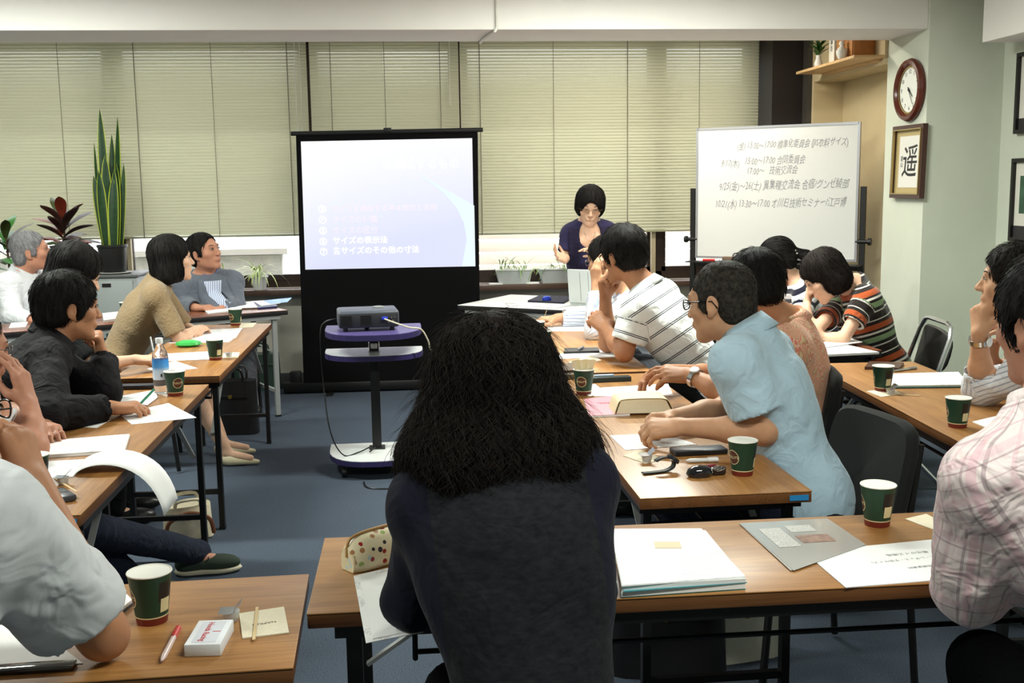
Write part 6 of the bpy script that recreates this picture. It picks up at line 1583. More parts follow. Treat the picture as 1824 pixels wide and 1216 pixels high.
def glasses(root, J, m, lens=True, w=.0185, h=.0145, thick=.0016, half=False):
    c, A, s, org = J['head'], J['A'], J['hs'], J['org']; L = lambda x, y, z: Vector(c + (A[0] * x + A[1] * y + A[2] * z) * s - org)
    g = MB()
    for x in (-1, 1):
        pts = []
        for k in range(20):
            a = 2 * PI * k / 20; ca, sa = math.cos(a), math.sin(a)
            pts.append(L(x * .033 + math.copysign(abs(ca) ** .8, ca) * w, .1015 - .004 * abs(ca), .002 + math.copysign(abs(sa) ** .8, sa) * h))
        g.tube(pts, thick, 5, closed=True)
        g.tube([L(x * (.033 + w), .098, .006), L(x * .073, .085, .008), L(x * .079, .02, .006), L(x * .081, -.015, .004), L(x * .078, -.03, -.018)], thick * .9, 5)
    g.tube([L(-.0145, .102, .005), L(0, .106, .007), L(.0145, .102, .005)], thick, 5)
    go = g.build('glasses', m, root)
    if lens:
        for x in (-1, 1):
            vs = [L(x * .033 + math.cos(2 * PI * k / 18) * w, .1008, .002 + math.sin(2 * PI * k / 18) * h) for k in range(18)]
            MB().add(vs, [tuple(range(18))]).build('lens', mat('spectacle_lens', (1, 1, 1), .02, trans=1., ior=1.03), go)
def wrist_watch(root, J, side, m, face_m, r=.030):
    S0, E0, W0, ra = J['aL'][side]; d = nv(W0 - E0); c = W0 - d * .03; x = nv(np.cross(d, V3(.1, .2, 1))); y = np.cross(d, x); R = ra * .62 + .005
    mb = MB(); n = 20; vs = []
    for dd, rr in ((-.009, R), (-.009, R + .003), (.009, R + .003), (.009, R)):
        for k in range(n): a = 2 * PI * k / n; vs.append(Vector(c + d * dd + (x * math.cos(a) + y * math.sin(a)) * rr - J['org']))
    mb.add(vs, [(i * n + k, i * n + (k + 1) % n, ((i + 1) % 4) * n + (k + 1) % n, ((i + 1) % 4) * n + k) for i in range(4) for k in range(n)], 0, True)
    wo = mb.build('wristwatch', m, root)
    out = nv(V3(0, 0, 1) - d * d[2] - V3(0, .8, 0) * 1.); out = nv(out - d * (out @ d)); M3_ = Matrix((Vector(d), Vector(np.cross(out, d)), Vector(out))).transposed()
    MB().lathe([(0, 0), (.016, 0), (.017, .004), (.0145, .0065), (0, .0068)], 20, Vector(c + out * (R + .0015) - J['org']), M=M3_).build('dial', face_m, wo)
# ================================================================ THE PEOPLE
def q3(px, py, Y): return np.array(at(px, py, Y))
def qz(px, py, z): return np.array(atz(px, py, z))
M_dkt = cloth_mat('dark_trousers', srgb(14, 15, 18), .9, sheen=.0); M_jean = cloth_mat('blue_jeans', srgb(24, 30, 46), .9, sheen=.02); M_greyt = cloth_mat('grey_trousers', srgb(70, 72, 78), .85)
M_bshoe = mat('black_shoe_leather', srgb(24, 22, 22), .35); M_gsn = mat('green_suede', srgb(44, 56, 46), .85)
def trunk_chair(J, face, label, fold=False, off=.10):
    h = J['hip']; a = -face * D2R
    d = V3(math.sin(face * D2R), math.cos(face * D2R), 0)
    p = h + d * off
    (folding_chair if fold else stacking_chair)((p[0], p[1]), a, label)

# ---- man in the pale blue polo
m = cloth_mat('pale_blue_pique', srgb(172, 197, 214), .9, .35)
hip = V3(1.17, 3.08, .50)
root, J = person('man in a pale blue polo shirt with glasses leaning on the table', hip, q3(1336, 606, 3.22), q3(1284, 538, 3.27), (-46, -8, -3), faceway=-66, shtw=10, s=1.0, hs=1.03, skin='a',
    arms={'L': dict(el=q3(1362, 768, 3.02), wr=q3(1212, 760, 3.1), f=V3(-.95, .25, -.05), n=V3(-.1, .5, -.85), curl=(.75, .8, .8, .85), thumb=.7),
          'R': dict(el=q3(1292, 728, 3.45), wr=q3(1196, 744, 3.32), f=V3(-.9, -.35, -.05), n=V3(-.1, -.75, -.6), curl=(.9, .9, .95, 1.), thumb=.6)},
    hair='crop', hairm=M_hairs, shirt=m, sleeve=('short', .72), collar=(m, .045, .012), trousers=M_jean, shoes=M_bshoe, loose=.018, wrinkle=.004, res=.0055, hem=.42, shw=.19)
glasses(root, J, mat('black_spectacle_frame', srgb(20, 17, 18), .3), thick=.0024)
MB().box(Vector(J['neck'] - J['org'] + J['AS'][1] * .135 - J['u'] * .2 - J['AS'][0] * .07), (.004, .012, .012)).build('chest_emblem', mat('navy_emblem', srgb(30, 34, 60), .7), root)
trunk_chair(J, -100, 'black upholstered chair behind the man in the pale blue polo', off=.04)
# ---- man in the paisley shirt
def paisley(N, L, v, tc):
    n = N.new('ShaderNodeTexNoise'); n.inputs['Scale'].default_value = 9; n.inputs['Detail'].default_value = 1; L.new(tc.outputs['Object'], n.inputs['Vector'])
    vo = N.new('ShaderNodeTexVoronoi'); vo.inputs['Scale'].default_value = 19; mx = N.new('ShaderNodeVectorMath'); mx.operation = 'MULTIPLY_ADD'; mx.inputs[1].default_value = (.16, .16, .16); L.new(n.outputs['Color'], mx.inputs[0]); L.new(tc.outputs['Object'], mx.inputs[2]); L.new(mx.outputs[0], vo.inputs['Vector'])
    w = _mth(N, L, 'FRACT', _mth(N, L, 'MULTIPLY', vo.outputs['Distance'], 3.4))
    cr = N.new('ShaderNodeValToRGB'); e = cr.color_ramp.elements; e[0].color = (*srgb(206, 80, 76), 1); e[1].color = (*srgb(206, 176, 130), 1); e[1].position = .95
    for p_, c in ((.18, (226, 150, 130)), (.38, (216, 190, 150)), (.55, (190, 150, 110)), (.7, (214, 112, 100)), (.82, (228, 190, 170))): k = e.new(p_); k.color = (*srgb(*c), 1)
    L.new(w, cr.inputs[0]); return cr.outputs[0]
m = cloth_mat('paisley_cotton', srgb(210, 160, 130), .85, .3, paisley)
root, J = person('man in a pink paisley shirt with a steel watch', V3(1.46, 3.95, .50), q3(1402, 580, 3.95), q3(1343, 505, 3.95), (-38, -6, 0), faceway=-80, shtw=6, s=1.0, hs=1.04, skin='b',
    arms={'L': dict(el=q3(1300, 705, 3.62), wr=q3(1228, 668, 3.78), f=V3(-.95, .25, .08), n=V3(.1, .5, -.8), curl=(.35, .4, .45, .5), thumb=.5, spread=.3),
          'R': dict(el=q3(1290, 670, 4.2), wr=q3(1188, 660, 3.98), f=V3(-.85, -.3, -.15), n=V3(0, -.2, -1), curl=(.45, .5, .55, .6), thumb=.4)},
    hair='short', shirt=m, sleeve=('short', .8), collar=(m, .035, .01), trousers=M_dkt, shoes=M_bshoe, loose=.02, res=.0058, face=True)
wrist_watch(root, J, 'L', M_chrome, mat('pale_dial', srgb(220, 222, 224), .2))
trunk_chair(J, -80, 'black chair of the man in the paisley shirt', off=.17)
# ---- man in the white polo with navy stripes
navy = srgb(30, 32, 52); wh = srgb(232, 236, 236)
m = cloth_mat('white_striped_pique', wh, .9, .35, stripes(1, .062, [(.30, .36, navy), (.42, .48, navy)], wh, -.028))
root, J = person('man in a white polo shirt with thin navy stripes resting his chin', V3(1.36, 4.72, .52), q3(1150, 518, 4.85), q3(1110, 453, 4.9), (-32, -10, 4), faceway=-74, shtw=14, s=1.03, hs=1.03, skin='b',
    arms={'L': dict(el=q3(1112, 628, 4.66), wr=q3(1078, 585, 4.86), f=V3(-.4, .6, .5), n=V3(.2, .6, -.6), curl=(.7, .7, .8, .8), thumb=.6),
          'R': dict(el=qz(1082, 612, .745), wr=q3(1078, 528, 5.0), f=V3(-.05, -.15, 1), n=V3(.5, -.7, .1), curl=(1.0, 1.05, 1.1, 1.1), thumb=.7)},
    hair='short', shirt=m, sleeve=('short', .74), collar=(m, .03, .01), trousers=M_dkt, shoes=M_bshoe, loose=.016, wrinkle=.003, res=.0062, hair_kw=dict(vol_=.006), hem=.47)
glasses(root, J, MATS['black_spectacle_frame'])
trunk_chair(J, -74, 'black chair of the man in the navy striped white polo')
# ---- person in a blue pinstripe shirt
m = cloth_mat('blue_pinstripe_cotton', srgb(226, 230, 240), .85, .4, stripes(0, .017, [(.0, .28, srgb(170, 182, 212))], srgb(230, 233, 240)))
root, J = person('person in a blue pinstripe shirt covering the face with a hand', V3(1.42, 5.72, .50), q3(1118, 520, 5.75), q3(1080, 462, 5.72), (-55, -12, 0), faceway=-82, s=1.0, hs=1.0, skin='a',
    arms={'L': dict(el=qz(1062, 588, .745), wr=q3(1062, 508, 5.55), f=V3(-.05, .0, 1), n=V3(.6, .3, 0), curl=(.3, .35, .4, .5), thumb=.3),
          'R': dict(el=q3(1062, 566, 6.0), wr=q3(992, 566, 6.02), f=V3(-1, .1, -.08), n=V3(0, 0, -1), curl=(.35, .35, .4, .4), thumb=.3)},
    hair='short', shirt=m, sleeve=('long', .86), collar=(m, .03, .0), trousers=M_greyt, shoes=M_bshoe, res=.0068, loose=.016)
glasses(root, J, mat('silver_spectacle_frame', srgb(150, 150, 155), .25, metal=.8))
trunk_chair(J, -82, 'black chair of the person in the blue pinstripe shirt')
# ---- woman in the multicolour striped top
blk = srgb(34, 26, 24); org_ = srgb(168, 78, 38); grn = srgb(136, 162, 118); wht = srgb(214, 210, 200)
m = cloth_mat('multicolour_striped_knit', blk, .9, .3, stripes(1, .17, [(.06, .10, wht), (.2, .36, grn), (.44, .50, wht), (.56, .72, org_), (.82, .85, wht)], blk, .02))
root, J = person('woman in a brown, green and orange striped top leaning on her hand', V3(2.36, 5.22, .50), q3(1522, 512, 5.28), q3(1468, 492, 5.22), (-84, -34, -6), faceway=-86, s=.94, hs=1.0, skin='c', fem=True,
    arms={'L': dict(el=q3(1500, 606, 5.03), wr=q3(1462, 600, 5.08), f=V3(-1, .1, .0), n=V3(0, 0, -1), curl=(.4, .4, .45, .5), thumb=.4),
          'R': dict(el=qz(1443, 600, .745), wr=q3(1437, 540, 5.42), f=V3(.1, -.1, 1), n=V3(.8, -.2, 0), curl=(1.0, 1.1, 1.1, 1.1), thumb=.6)},
    hair='medium', hairm=M_hairb, shirt=m, sleeve=('short', .6), trousers=M_dkt, shoes=M_bshoe, res=.0065, hair_kw=dict(nst=1000))
# ---- woman in the navy and white striped top
m = cloth_mat('navy_white_striped_jersey', wh, .9, .3, stripes(1, .052, [(.0, .45, srgb(24, 26, 44))], srgb(226, 228, 232)))
root, J = person('woman in a navy and white striped top with a ponytail', V3(2.38, 5.98, .50), q3(1418, 505, 6.0), q3(1384, 462, 5.98), (-70, -22, 0), faceway=-80, s=.94, hs=1.02, skin='c', fem=True,
    arms={'L': dict(el=q3(1428, 570, 5.75), wr=q3(1390, 572, 5.85), f=V3(-1, .1, -.05), n=V3(0, 0, -1), curl=(.4,) * 4, thumb=.4), 'R': dict(el=q3(1400, 566, 6.2), wr=q3(1370, 566, 6.1), f=V3(-1, 0, -.05), n=V3(0, 0, -1), curl=(.4,) * 4, thumb=.4)},
    hair='pony', shirt=m, sleeve=('short', .8), trousers=M_dkt, shoes=M_bshoe, res=.0068)
c_, A_ = J['head'], J['A']
for k in range(9):
    a = 2 * PI * k / 9; p_ = Vector(c_ + (A_[1] * (-.112 + .004 * math.sin(a)) + A_[0] * .027 * math.cos(a) + A_[2] * (.002 + .027 * math.sin(a))) - J['org'])
    MB().lathe([(0, -.006), (.005, -.003), (.006, 0), (.005, .003), (0, .006)], 8, p_).build('hair_bead', mat('pearl_bead', srgb(190, 186, 180), .2, metal=.4), root)
trunk_chair(J, -80, 'black chair of the woman in the navy and white striped top')
# ---- man with the rolled sleeves at the wall side
m = cloth_mat('grey_pinstripe_cotton', srgb(206, 208, 214), .85, .5, stripes(0, .012, [(.0, .3, srgb(160, 164, 176))], srgb(212, 214, 220)))
root, J = person('man in a grey pinstripe shirt with rolled sleeves and steel watch', V3(2.36, 3.5, .50), q3(1860, 588, 3.5), q3(1806, 502, 3.5), (-58, 4, 0), faceway=-84, s=1.0, hs=1.03, skin='a',
    arms={'L': dict(el=q3(1748, 690, 3.62), wr=q3(1744, 592, 3.55), f=V3(.02, .1, 1), n=V3(.9, .2, 0), curl=(1.15, 1.2, 1.2, 1.25), thumb=.6), 'R': dict(el=q3(1800, 690, 3.9), wr=q3(1765, 640, 3.8), f=V3(-.4, -.2, .8), n=V3(.4, -.3, 0), curl=(.6,) * 4, thumb=.5)},
    hair='short', hairm=M_hairb, shirt=m, sleeve=('long', .34), collar=(m, .035, .01), trousers=M_dkt, shoes=M_bshoe, loose=.022, wrinkle=.006, res=.006, hair_kw=dict(vol_=.004, nst=1000))
wrist_watch(root, J, 'L', M_chrome, MATS['pale_dial'])
trunk_chair(J, -84, 'black chair of the man with the rolled sleeves')
# ---- man in the pink plaid shirt, near right corner
def plaid(N, L, v, tc):
    s_ = _sep(N, L, v); base = srgb(206, 190, 190); c = base
    for o_, per, a, b, col in ((0, .052, .0, .07, (120, 100, 108)), (0, .052, .14, .3, (196, 150, 162)), (0, .052, .36, .41, (140, 116, 122)), (0, .052, .6, .68, (196, 160, 168)), (1, .060, .0, .05, (140, 112, 120)), (1, .060, .12, .34, (200, 166, 174)), (1, .060, .6, .64, (168, 140, 146))):
        f = _mth(N, L, 'FRACT', _mth(N, L, 'MULTIPLY', _mth(N, L, 'ADD', s_[o_], 10.), 1 / per)); k = _mth(N, L, 'MULTIPLY', _mth(N, L, 'GREATER_THAN', f, a), _mth(N, L, 'LESS_THAN', f, b)); c = _mix(N, L, _mth(N, L, 'MULTIPLY', k, .55), c, srgb(*col))
    return c
m = cloth_mat('pink_plaid_cotton', srgb(206, 190, 190), .85, .6, plaid)
root, J = person('man in a pale pink plaid shirt in the near corner', V3(1.36, 1.66, .50), q3(1884, 742, 1.82), q3(1874, 575, 1.90), (-16, -4, 0), faceway=-14, shtw=0, s=1.06, hs=1.02, skin='d',
    arms={'L': dict(el=q3(1728, 1040, 1.80), wr=q3(1806, 1000, 2.04), f=V3(.6, .8, .0), n=V3(0, .0, -1), curl=(.5,) * 4, thumb=.4), 'R': dict(el=V3(1.62, 1.75, .74), wr=V3(1.42, 1.98, .745), f=V3(-.8, .5, 0), n=V3(0, 0, -1), curl=(.5,) * 4, thumb=.4)},
    hair='short', shirt=m, sleeve=('long', .9), collar=(m, .04, .01), trousers=M_dkt, shoes=M_bshoe, loose=.024, wrinkle=.007, res=.0055, hair_kw=dict(vol_=.006, nst=1200), hem=.44)
trunk_chair(J, -14, 'black chair of the man in the pink plaid shirt')
# ---- the presenter
m = cloth_mat('purple_knit', srgb(42, 38, 70), .9, .3, sheen=.05); m2 = cloth_mat('dark_purple_cardigan', srgb(30, 26, 50), .9, .4, sheen=.05)
YP = 7.72
neck_p = q3(1048, 399, YP + .02); hp = V3(neck_p[0] + .02, YP + .06, .86)
root, J = person('woman in a dark purple cardigan speaking beside the screen', hp, neck_p, q3(1051, 368, YP - .03), (186, -16, 4), faceway=184, s=.95, hs=1.06, skin='c', fem=True, shw=.148,
    arms={'R': dict(el=q3(1006, 458, YP - .02), wr=q3(1006, 464, YP - .24), f=V3(-.75, -.45, .5), n=V3(.3, -.6, .5), curl=(.25, .3, .35, .4), thumb=.0, spread=.7), 'L': dict(el=q3(1098, 455, YP - .02), wr=q3(1066, 450, YP - .24), f=V3(-.85, -.3, .35), n=V3(.1, -.4, -.8), curl=(.2, .3, .4, .5), thumb=.2)},
    legs={'L': dict(kn=hp + V3(.08, -.02, -.42), an=V3(hp[0] + .08, YP + .06, .08), toe=V3(0, -1, 0)), 'R': dict(kn=hp + V3(-.08, -.02, -.42), an=V3(hp[0] - .08, YP + .06, .08), toe=V3(0, -1, 0))},
    hair='presenter', shirt=m, sleeve=('short', .78), trousers=cloth_mat('dark_purple_skirt', srgb(34, 28, 60), .9), skirt=True, shoes=M_bshoe, res=.0058, lip=M_lip2, hair_kw=dict(vol_=.006, nst=1200), face_kw=dict(closed=True), hem=.80, loose=.012, scoop=(.10, .055, .078, .12, .10))
glasses(root, J, mat('gold_spectacle_frame', srgb(170, 140, 110), .3, metal=.7), w=.021, h=.016, thick=.0009)
# open cardigan panels and necklace
n_, u_, AS_, og = J['neck'], J['u'], J['AS'], J['org']
for x in (-1, 1):
    def cf(a, b, x=x):
        if b < .6: return surf(J, x * (.075 + .075 * a + .02 * b), .01 + b * .62, .008)
        e_ = surf(J, x * (.075 + .075 * a + .012), .01 + .6 * .62, .008); return e_ + Vector((0, -.01 * math.sin(b * 9 + a * 4), -(b - .6) * .8))
    MB().sheet(cf, 6, 18, .004).build('cardigan_front', m2, root, sharp=0)
MB().tube(smooth_path([Vector(n_ - og + AS_[0] * x + AS_[1] * y + u_ * z) for x, y, z in ((-.05, .02, .0), (-.035, .10, -.05), (-.012, .132, -.09), (0, .137, -.105), (.012, .132, -.09), (.035, .10, -.05), (.05, .02, .0))]), .0015, 5).build('necklace', mat('silver_chain', srgb(180, 180, 185), .3, metal=.8), root)

# ---- left side: man in grey suit
m = cloth_mat('grey_wool_suit', srgb(98, 104, 116), .9, .4); ms = cloth_mat('blue_striped_shirt', srgb(190, 200, 222), .85, .2, stripes(2, .014, [(0, .35, srgb(110, 124, 170))], srgb(206, 212, 228)))
def obj_stripes(N, L, v, tc):
    s_ = _sep(N, L, tc.outputs['Object'])[0]; f = _mth(N, L, 'FRACT', _mth(N, L, 'MULTIPLY', _mth(N, L, 'ADD', s_, 10.), 75.)); return _mix(N, L, _mth(N, L, 'LESS_THAN', f, .35), srgb(206, 212, 228), srgb(120, 134, 178))
ms2 = cloth_mat('blue_striped_shirt_front', srgb(200, 206, 224), .85, .15, obj_stripes)
hip5 = q3(370, 560, 7.62); hip5[2] = .50
root, J = person('elderly man in a grey suit looking towards the screen', hip5, q3(368, 490, 7.58), q3(364, 449, 7.52), (118, 12, -4), faceway=150, s=1.02, hs=1.10, skin='d',
    arms={'R': dict(el=q3(328, 545, 7.45), wr=q3(349, 548, 7.28), f=V3(.85, -.3, .05), n=V3(0, .1, -1), curl=(.8,) * 4, thumb=.6), 'L': dict(el=q3(420, 545, 7.5), wr=q3(394, 548, 7.32), f=V3(-.9, -.2, .05), n=V3(0, .1, -1), curl=(.8,) * 4, thumb=.6)},
    hair='old', hairm=M_hair, shirt=m, sleeve=('long', .95), trousers=M_greyt, shoes=M_bshoe, res=.0065, loose=.02, collar=(ms, .035, .0), hair_kw=dict(hl=.012), belly=.01)
n_, u_, AS_, og = J['neck'], J['u'], J['AS'], J['org']
MB().sheet(lambda a, b: surf(J, (a - .5) * (.14 - .11 * b), .02 + .28 * b, .003), 6, 12, .002).build('shirt_front', ms2, root, sharp=0)
for x in (-1, 1):
    MB().sheet(lambda a, b, x=x: surf(J, x * ((.072 - .052 * b) + (a - .15) * (.055 * math.sin(min(b * 1.5 + .25, 1) * PI * .62))), .01 + .31 * b, .007 + .004 * a), 4, 12, .004).build('lapel', m, root, sharp=0)
trunk_chair(J, 150, 'black chair of the man in the grey suit')
# ---- woman in the tan cardigan
m = cloth_mat('tan_lace_knit', srgb(140, 119, 90), .9, .25, scale=40)
hip4 = V3(-1.62, 5.95, .50)
root, J = person('woman in a tan cardigan with folded arms and bobbed black hair', hip4, q3(283, 505, 6.0), q3(306, 462, 6.0), (66, 4, 3), faceway=80, s=.95, hs=1.02, skin='c', fem=True,
    arms={'R': dict(el=q3(318, 604, 5.82), wr=q3(350, 586, 6.02), f=V3(.3, .9, .0), n=V3(-.2, 0, -1), curl=(.4,) * 4, thumb=.4), 'L': dict(el=q3(330, 585, 6.3), wr=q3(346, 588, 6.1), f=V3(.3, -.8, 0), n=V3(-.2, 0, -1), curl=(.4,) * 4, thumb=.4)},
    hair='bob', shirt=m, sleeve=('short', .88), trousers=cloth_mat('tan_skirt', srgb(134, 115, 88), .9), skirt=True, shoes=None, res=.0065, hair_kw=dict(nst=1000), loose=.012,
    legs={'R': dict(kn=V3(-1.2, 5.85, .48), an=qz(402, 800, .09), toe=V3(.9, -.05, 0)), 'L': dict(kn=V3(-1.2, 6.1, .48), an=qz(396, 783, .09), toe=V3(.9, .05, 0))})
for k_ in 'LR':
    hj, kn, an, toe = J['LG'][k_]; td = nv(toe); Sv = Vol(); b0 = V3(an[0], an[1], .04); ax = np.array([nv(np.cross(td, V3(0, 0, 1))), td, V3(0, 0, 1)])
    Sv.ell(b0, ax, V3(.03, .05, .035), .02); Sv.cap(b0 + td * .03 - V3(0, 0, .012), b0 + td * .17 - V3(0, 0, .022), .034, .012, .02)
    vs, qq = Sv.mesh(.006, lambda P, d: np.maximum(d, .006 - P[:, 2])); np_mesh('shoe', vs, qq, mat('cream_pump', srgb(214, 202, 170), .4), root, J['org'])
trunk_chair(J, 80, 'black chair of the woman in the tan cardigan')
# ---- old man in the white shirt, far left
m = cloth_mat('white_cotton_shirt', srgb(214, 216, 222), .85, .5)
hip1 = q3(30, 560, 7.25); hip1[2] = .50
root, J = person('white haired elderly man in a white shirt by the window', hip1, q3(42, 488, 7.22), q3(56, 448, 7.2), (78, 6, 0), faceway=110, s=1.0, hs=1.08, skin='d',
    arms={'R': dict(el=q3(22, 562, 6.98), wr=q3(60, 572, 6.92), f=V3(.8, -.5, 0), n=V3(0, 0, -1), curl=(.4,) * 4, thumb=.4), 'L': dict(el=q3(85, 560, 7.2), wr=q3(105, 572, 7.0), f=V3(.3, -.8, 0), n=V3(0, 0, -1), curl=(.4,) * 4, thumb=.4)},
    hair='old', hairm=M_hairg, shirt=m, sleeve=('long', .9), collar=(m, .035, .012), trousers=M_greyt, shoes=M_bshoe, res=.0068, loose=.018, browm=M_hairg, hair_kw=dict(hl=.01))
trunk_chair(J, 110, 'black chair of the white haired man')
# ---- woman in black, half hidden
m = cloth_mat('black_knit', srgb(11, 13, 15), .9, .4, sheen=.0)
root, J = person('woman in black with long bobbed hair writing with a pen', V3(-1.72, 4.98, .50), q3(118, 545, 5.0), q3(134, 488, 5.0), (62, -22, 0), faceway=84, s=.95, hs=1.02, skin='c', fem=True,
    arms={'R': dict(el=q3(168, 652, 4.72), wr=q3(240, 640, 4.84), f=V3(.95, .25, -.05), n=V3(0, .3, -1), curl=(.55, .65, .75, .8), thumb=.7), 'L': dict(el=q3(170, 640, 5.2), wr=q3(215, 655, 5.1), f=V3(.9, -.3, 0), n=V3(0, 0, -1), curl=(.4,) * 4, thumb=.4)},
    hair='bob', shirt=m, sleeve=('short', .9), trousers=M_dkt, shoes=M_bshoe, res=.0068, hair_kw=dict(vol_=.006, nst=1000))
W0 = J['aL']['R'][2]; MB().tube([Vector(W0 - J['org'] + V3(.085, .0, .0)), Vector(W0 - J['org'] + V3(.06, .05, .09))], .004, 6).build('held_pen', M_gst, root)
trunk_chair(J, 84, 'black chair of the woman in black')
# ---- man in the black shirt
m = cloth_mat('black_cotton_shirt', srgb(15, 13, 18), .85, .6, sheen=.0)
root, J = person('man in a black shirt leaning his chin on his fist', V3(-1.72, 3.95, .50), q3(92, 615, 4.16), q3(122, 548, 4.2), (58, -4, 4), faceway=62, shtw=4, s=1.02, hs=1.06, skin='b',
    arms={'R': dict(el=q3(82, 742, 3.66), wr=q3(196, 726, 3.86), f=V3(.9, .35, -.03), n=V3(0, .1, -1), curl=(.5, .6, .7, .8), thumb=.6), 'L': dict(el=qz(186, 700, .745), wr=q3(184, 634, 4.30), f=V3(-.12, -.1, 1), n=V3(-.9, -.2, .0), curl=(1.15, 1.2, 1.25, 1.25), thumb=.7)},
    hair='short', shirt=m, sleeve=('long', .9), collar=(m, .04, .012), trousers=M_dkt, shoes=M_bshoe, res=.0056, loose=.02, wrinkle=.006, hair_kw=dict(vol_=.005, nst=1200))
W0 = J['aL']['R'][2]; MB().tube([Vector(W0 - J['org'] + V3(.085, .05, -.005)), Vector(W0 - J['org'] + V3(.12, .14, .035))], .0045, 8).build('held_pen', mat('green_pen', srgb(40, 120, 90), .4), root)
trunk_chair(J, 62, 'black chair of the man in the black shirt')
# ---- balding man at the left edge
m = cloth_mat('white_polo_left', srgb(206, 206, 208), .9, .4)
fo = qz(405, 1016, .0)
root, J = person('balding man in jeans at the left edge holding up his hand', V3(-1.75, 3.2, .50), q3(-95, 690, 3.42), q3(-50, 622, 3.46), (52, -8, 0), faceway=70, s=1.0, hs=1.04, skin='d',
    arms={'R': dict(el=qz(62, 796, .745), wr=q3(52, 716, 3.42), f=V3(-.22, .0, 1), n=V3(-.85, .1, .1), curl=(.3, .32, .36, .42), thumb=.5, hs=1.06), 'L': dict(el=V3(-1.35, 3.75, .75), wr=V3(-1.2, 3.6, .74), f=V3(.5, -.8, 0), n=V3(0, 0, -1), curl=(.4,) * 4, thumb=.4)},
    hair='old', hairm=M_hairs, shirt=m, sleeve=('short', .7), trousers=M_jean, shoes=M_gsn, sole=mat('cream_rubber_sole', srgb(196, 188, 166), .7), res=.0058, loose=.018, hair_kw=dict(hl=.02),
    legs={'R': dict(kn=V3(-1.22, 3.42, .50), an=fo + V3(-.12, -.02, .09), toe=V3(1, .12, 0)), 'L': dict(kn=V3(-1.3, 3.65, .50), an=V3(-1.05, 3.95, .09), toe=V3(1, .2, 0))})
glasses(root, J, MATS['silver_spectacle_frame'])
trunk_chair(J, 70, 'black chair of the balding man')
# ---- man in the white shirt, near left corner
m = cloth_mat('white_short_sleeve_cotton', srgb(206, 208, 212), .9, .7, scale=9.)
root, J = person('man in a white short sleeved shirt in the near corner', V3(-.98, 1.42, .50), q3(-150, 850, 1.68), q3(-118, 735, 1.80), (38, -6, 0), faceway=18, s=1.06, hs=1.02, skin='b', shw=.2,
    sh={'R': q3(-10, 930, 1.66), 'L': V3(-1.05, 1.72, .98)},
    arms={'R': dict(el=q3(184, 1130, 1.82), wr=q3(62, 858, 1.92), f=V3(-.35, .1, 1), n=V3(-.8, .2, .3), curl=(.7, .75, .8, .8), thumb=.5), 'L': dict(el=V3(-1.15, 1.8, .75), wr=V3(-.95, 1.98, .745), f=V3(.7, .5, 0), n=V3(0, 0, -1), curl=(.4,) * 4, thumb=.4)},
    hair='short', shirt=m, sleeve=('short', .74), collar=(m, .04, .01), trousers=M_dkt, shoes=M_bshoe, res=.0055, loose=.026, wrinkle=.008, hem=.44)
glasses(root, J, MATS['black_spectacle_frame'])
trunk_chair(J, 18, 'black chair of the man in the white short sleeved shirt')
# ---- woman with curly hair, seen from behind
def heather(N, L, v, tc):
    n = N.new('ShaderNodeTexNoise'); n.inputs['Scale'].default_value = 55; n.inputs['Detail'].default_value = 4; n.inputs['Roughness'].default_value = .7; mp = N.new('ShaderNodeMapping'); mp.inputs['Scale'].default_value = (1, 1, 2.6); L.new(tc.outputs['Object'], mp.inputs[0]); L.new(mp.outputs[0], n.inputs['Vector'])
    cr = N.new('ShaderNodeValToRGB'); e = cr.color_ramp.elements; e[0].position = .35; e[0].color = (*srgb(11, 12, 19), 1); e[1].position = .85; e[1].color = (*srgb(33, 35, 38), 1); L.new(n.outputs['Fac'], cr.inputs[0]); return _mix(N, L, _mth(N, L, 'GREATER_THAN', _mth(N, L, 'ABSOLUTE', _sep(N, L, v)[2]), .135), cr.outputs[0], srgb(14, 15, 30))
m = cloth_mat('heather_navy_knit', srgb(34, 36, 44), .95, .25, heather, sheen=.03)
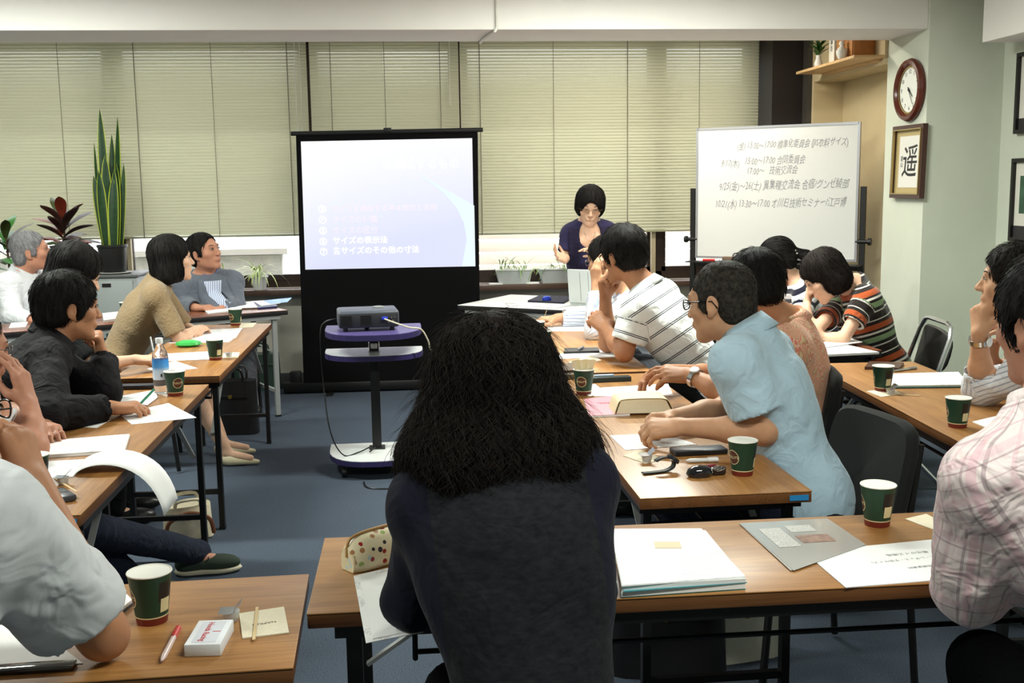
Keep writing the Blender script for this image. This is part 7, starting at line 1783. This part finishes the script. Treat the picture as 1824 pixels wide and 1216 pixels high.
root, J = person('woman with long curly black hair in a navy knit seen from behind', V3(.20, 1.60, .50), q3(888, 812, 1.86), q3(876, 688, 1.94), (-8, -4, 0), faceway=-4, s=.98, hs=1.0, skin='c', fem=True, shw=.142,
    arms={'L': dict(el=q3(734, 1070, 1.90), wr=V3(.08, 2.14, .745), f=V3(.4, .9, 0), n=V3(0, 0, -1), curl=(.4,) * 4, thumb=.4), 'R': dict(el=q3(1046, 1050, 1.90), wr=V3(.36, 2.14, .745), f=V3(-.5, .8, 0), n=V3(0, 0, -1), curl=(.4,) * 4, thumb=.4)},
    hair=None, shirt=m, sleeve=('long', .9), trousers=M_dkt, shoes=M_bshoe, res=.0055, loose=.014, wrinkle=.003, hem=.40)
st = empty('round_stool', (.2, 1.62, 0), 0, 'round black stool under the curly haired woman', 'stool')
MB().lathe([(0, .40), (.16, .40), (.17, .41), (.17, .43), (.155, .445), (0, .45)], 28).build('seat', M_vinyl, st)
for k in range(4):
    a = PI / 4 + k * PI / 2; MB().tube([(.11 * math.cos(a), .11 * math.sin(a), .40), (.18 * math.cos(a), .18 * math.sin(a), .01)], .012, 8).build('leg', M_chrome, st)
MB().tube([(.15 * math.cos(2 * PI * k / 24), .15 * math.sin(2 * PI * k / 24), .17) for k in range(24)], .008, 6, closed=True).build('foot_ring', M_chrome, st)
# her hair: a full volume and many wavy locks
c, A, org = J['head'], J['A'], J['org']
hv = Vol(); E_ = lambda x, y, z, r, k=.05, op=1: hv.ell(c + A[0] * x + A[1] * y + A[2] * z, A, V3(*r), k, 0, op)
E_(0, -.02, .035, (.105, .118, .100)); E_(.0, -.03, -.05, (.130, .105, .10)); E_(-.07, -.05, -.115, (.105, .09, .08)); E_(.07, -.05, -.115, (.105, .09, .08)); E_(0, -.105, -.14, (.135, .07, .095))
E_(0, .13, -.05, (.062, .09, .12), .02, -1)
def postc(P, d): return d + .007 * noise3((P - c) * np.array([1, 1, .5]), 60., 4) + .003 * noise3(P - c, 150., 5)
vs, qq = hv.mesh(.006, postc)
ho = np_mesh('hair', vs, qq, M_hairb, root, org)
rnd = np.random.RandomState(3); w_ = vs[:, 2] > c[2] - .16; pool = vs[w_]
roots = pool[rnd.choice(len(pool), 6000)]
a_, b_ = strands(hv, roots, c + A[2] * .14 - A[1] * .02, .13, .0008, 10, .9, .010, 1.5, 85., 11, .5, hug=.006, stray=.03, clump=45.)
np_mesh('curly_locks', a_, b_, M_hairb, ho, org)
roots = pool[rnd.choice(len(pool), 1000)]
a_, b_ = strands(hv, roots, c + A[2] * .14, .11, .0004, 11, .6, .025, 1.6, 100., 12, .6, hug=.012, stray=.05, clump=60.)
np_mesh('frizz_strands', a_, b_, M_hairb, ho, org)
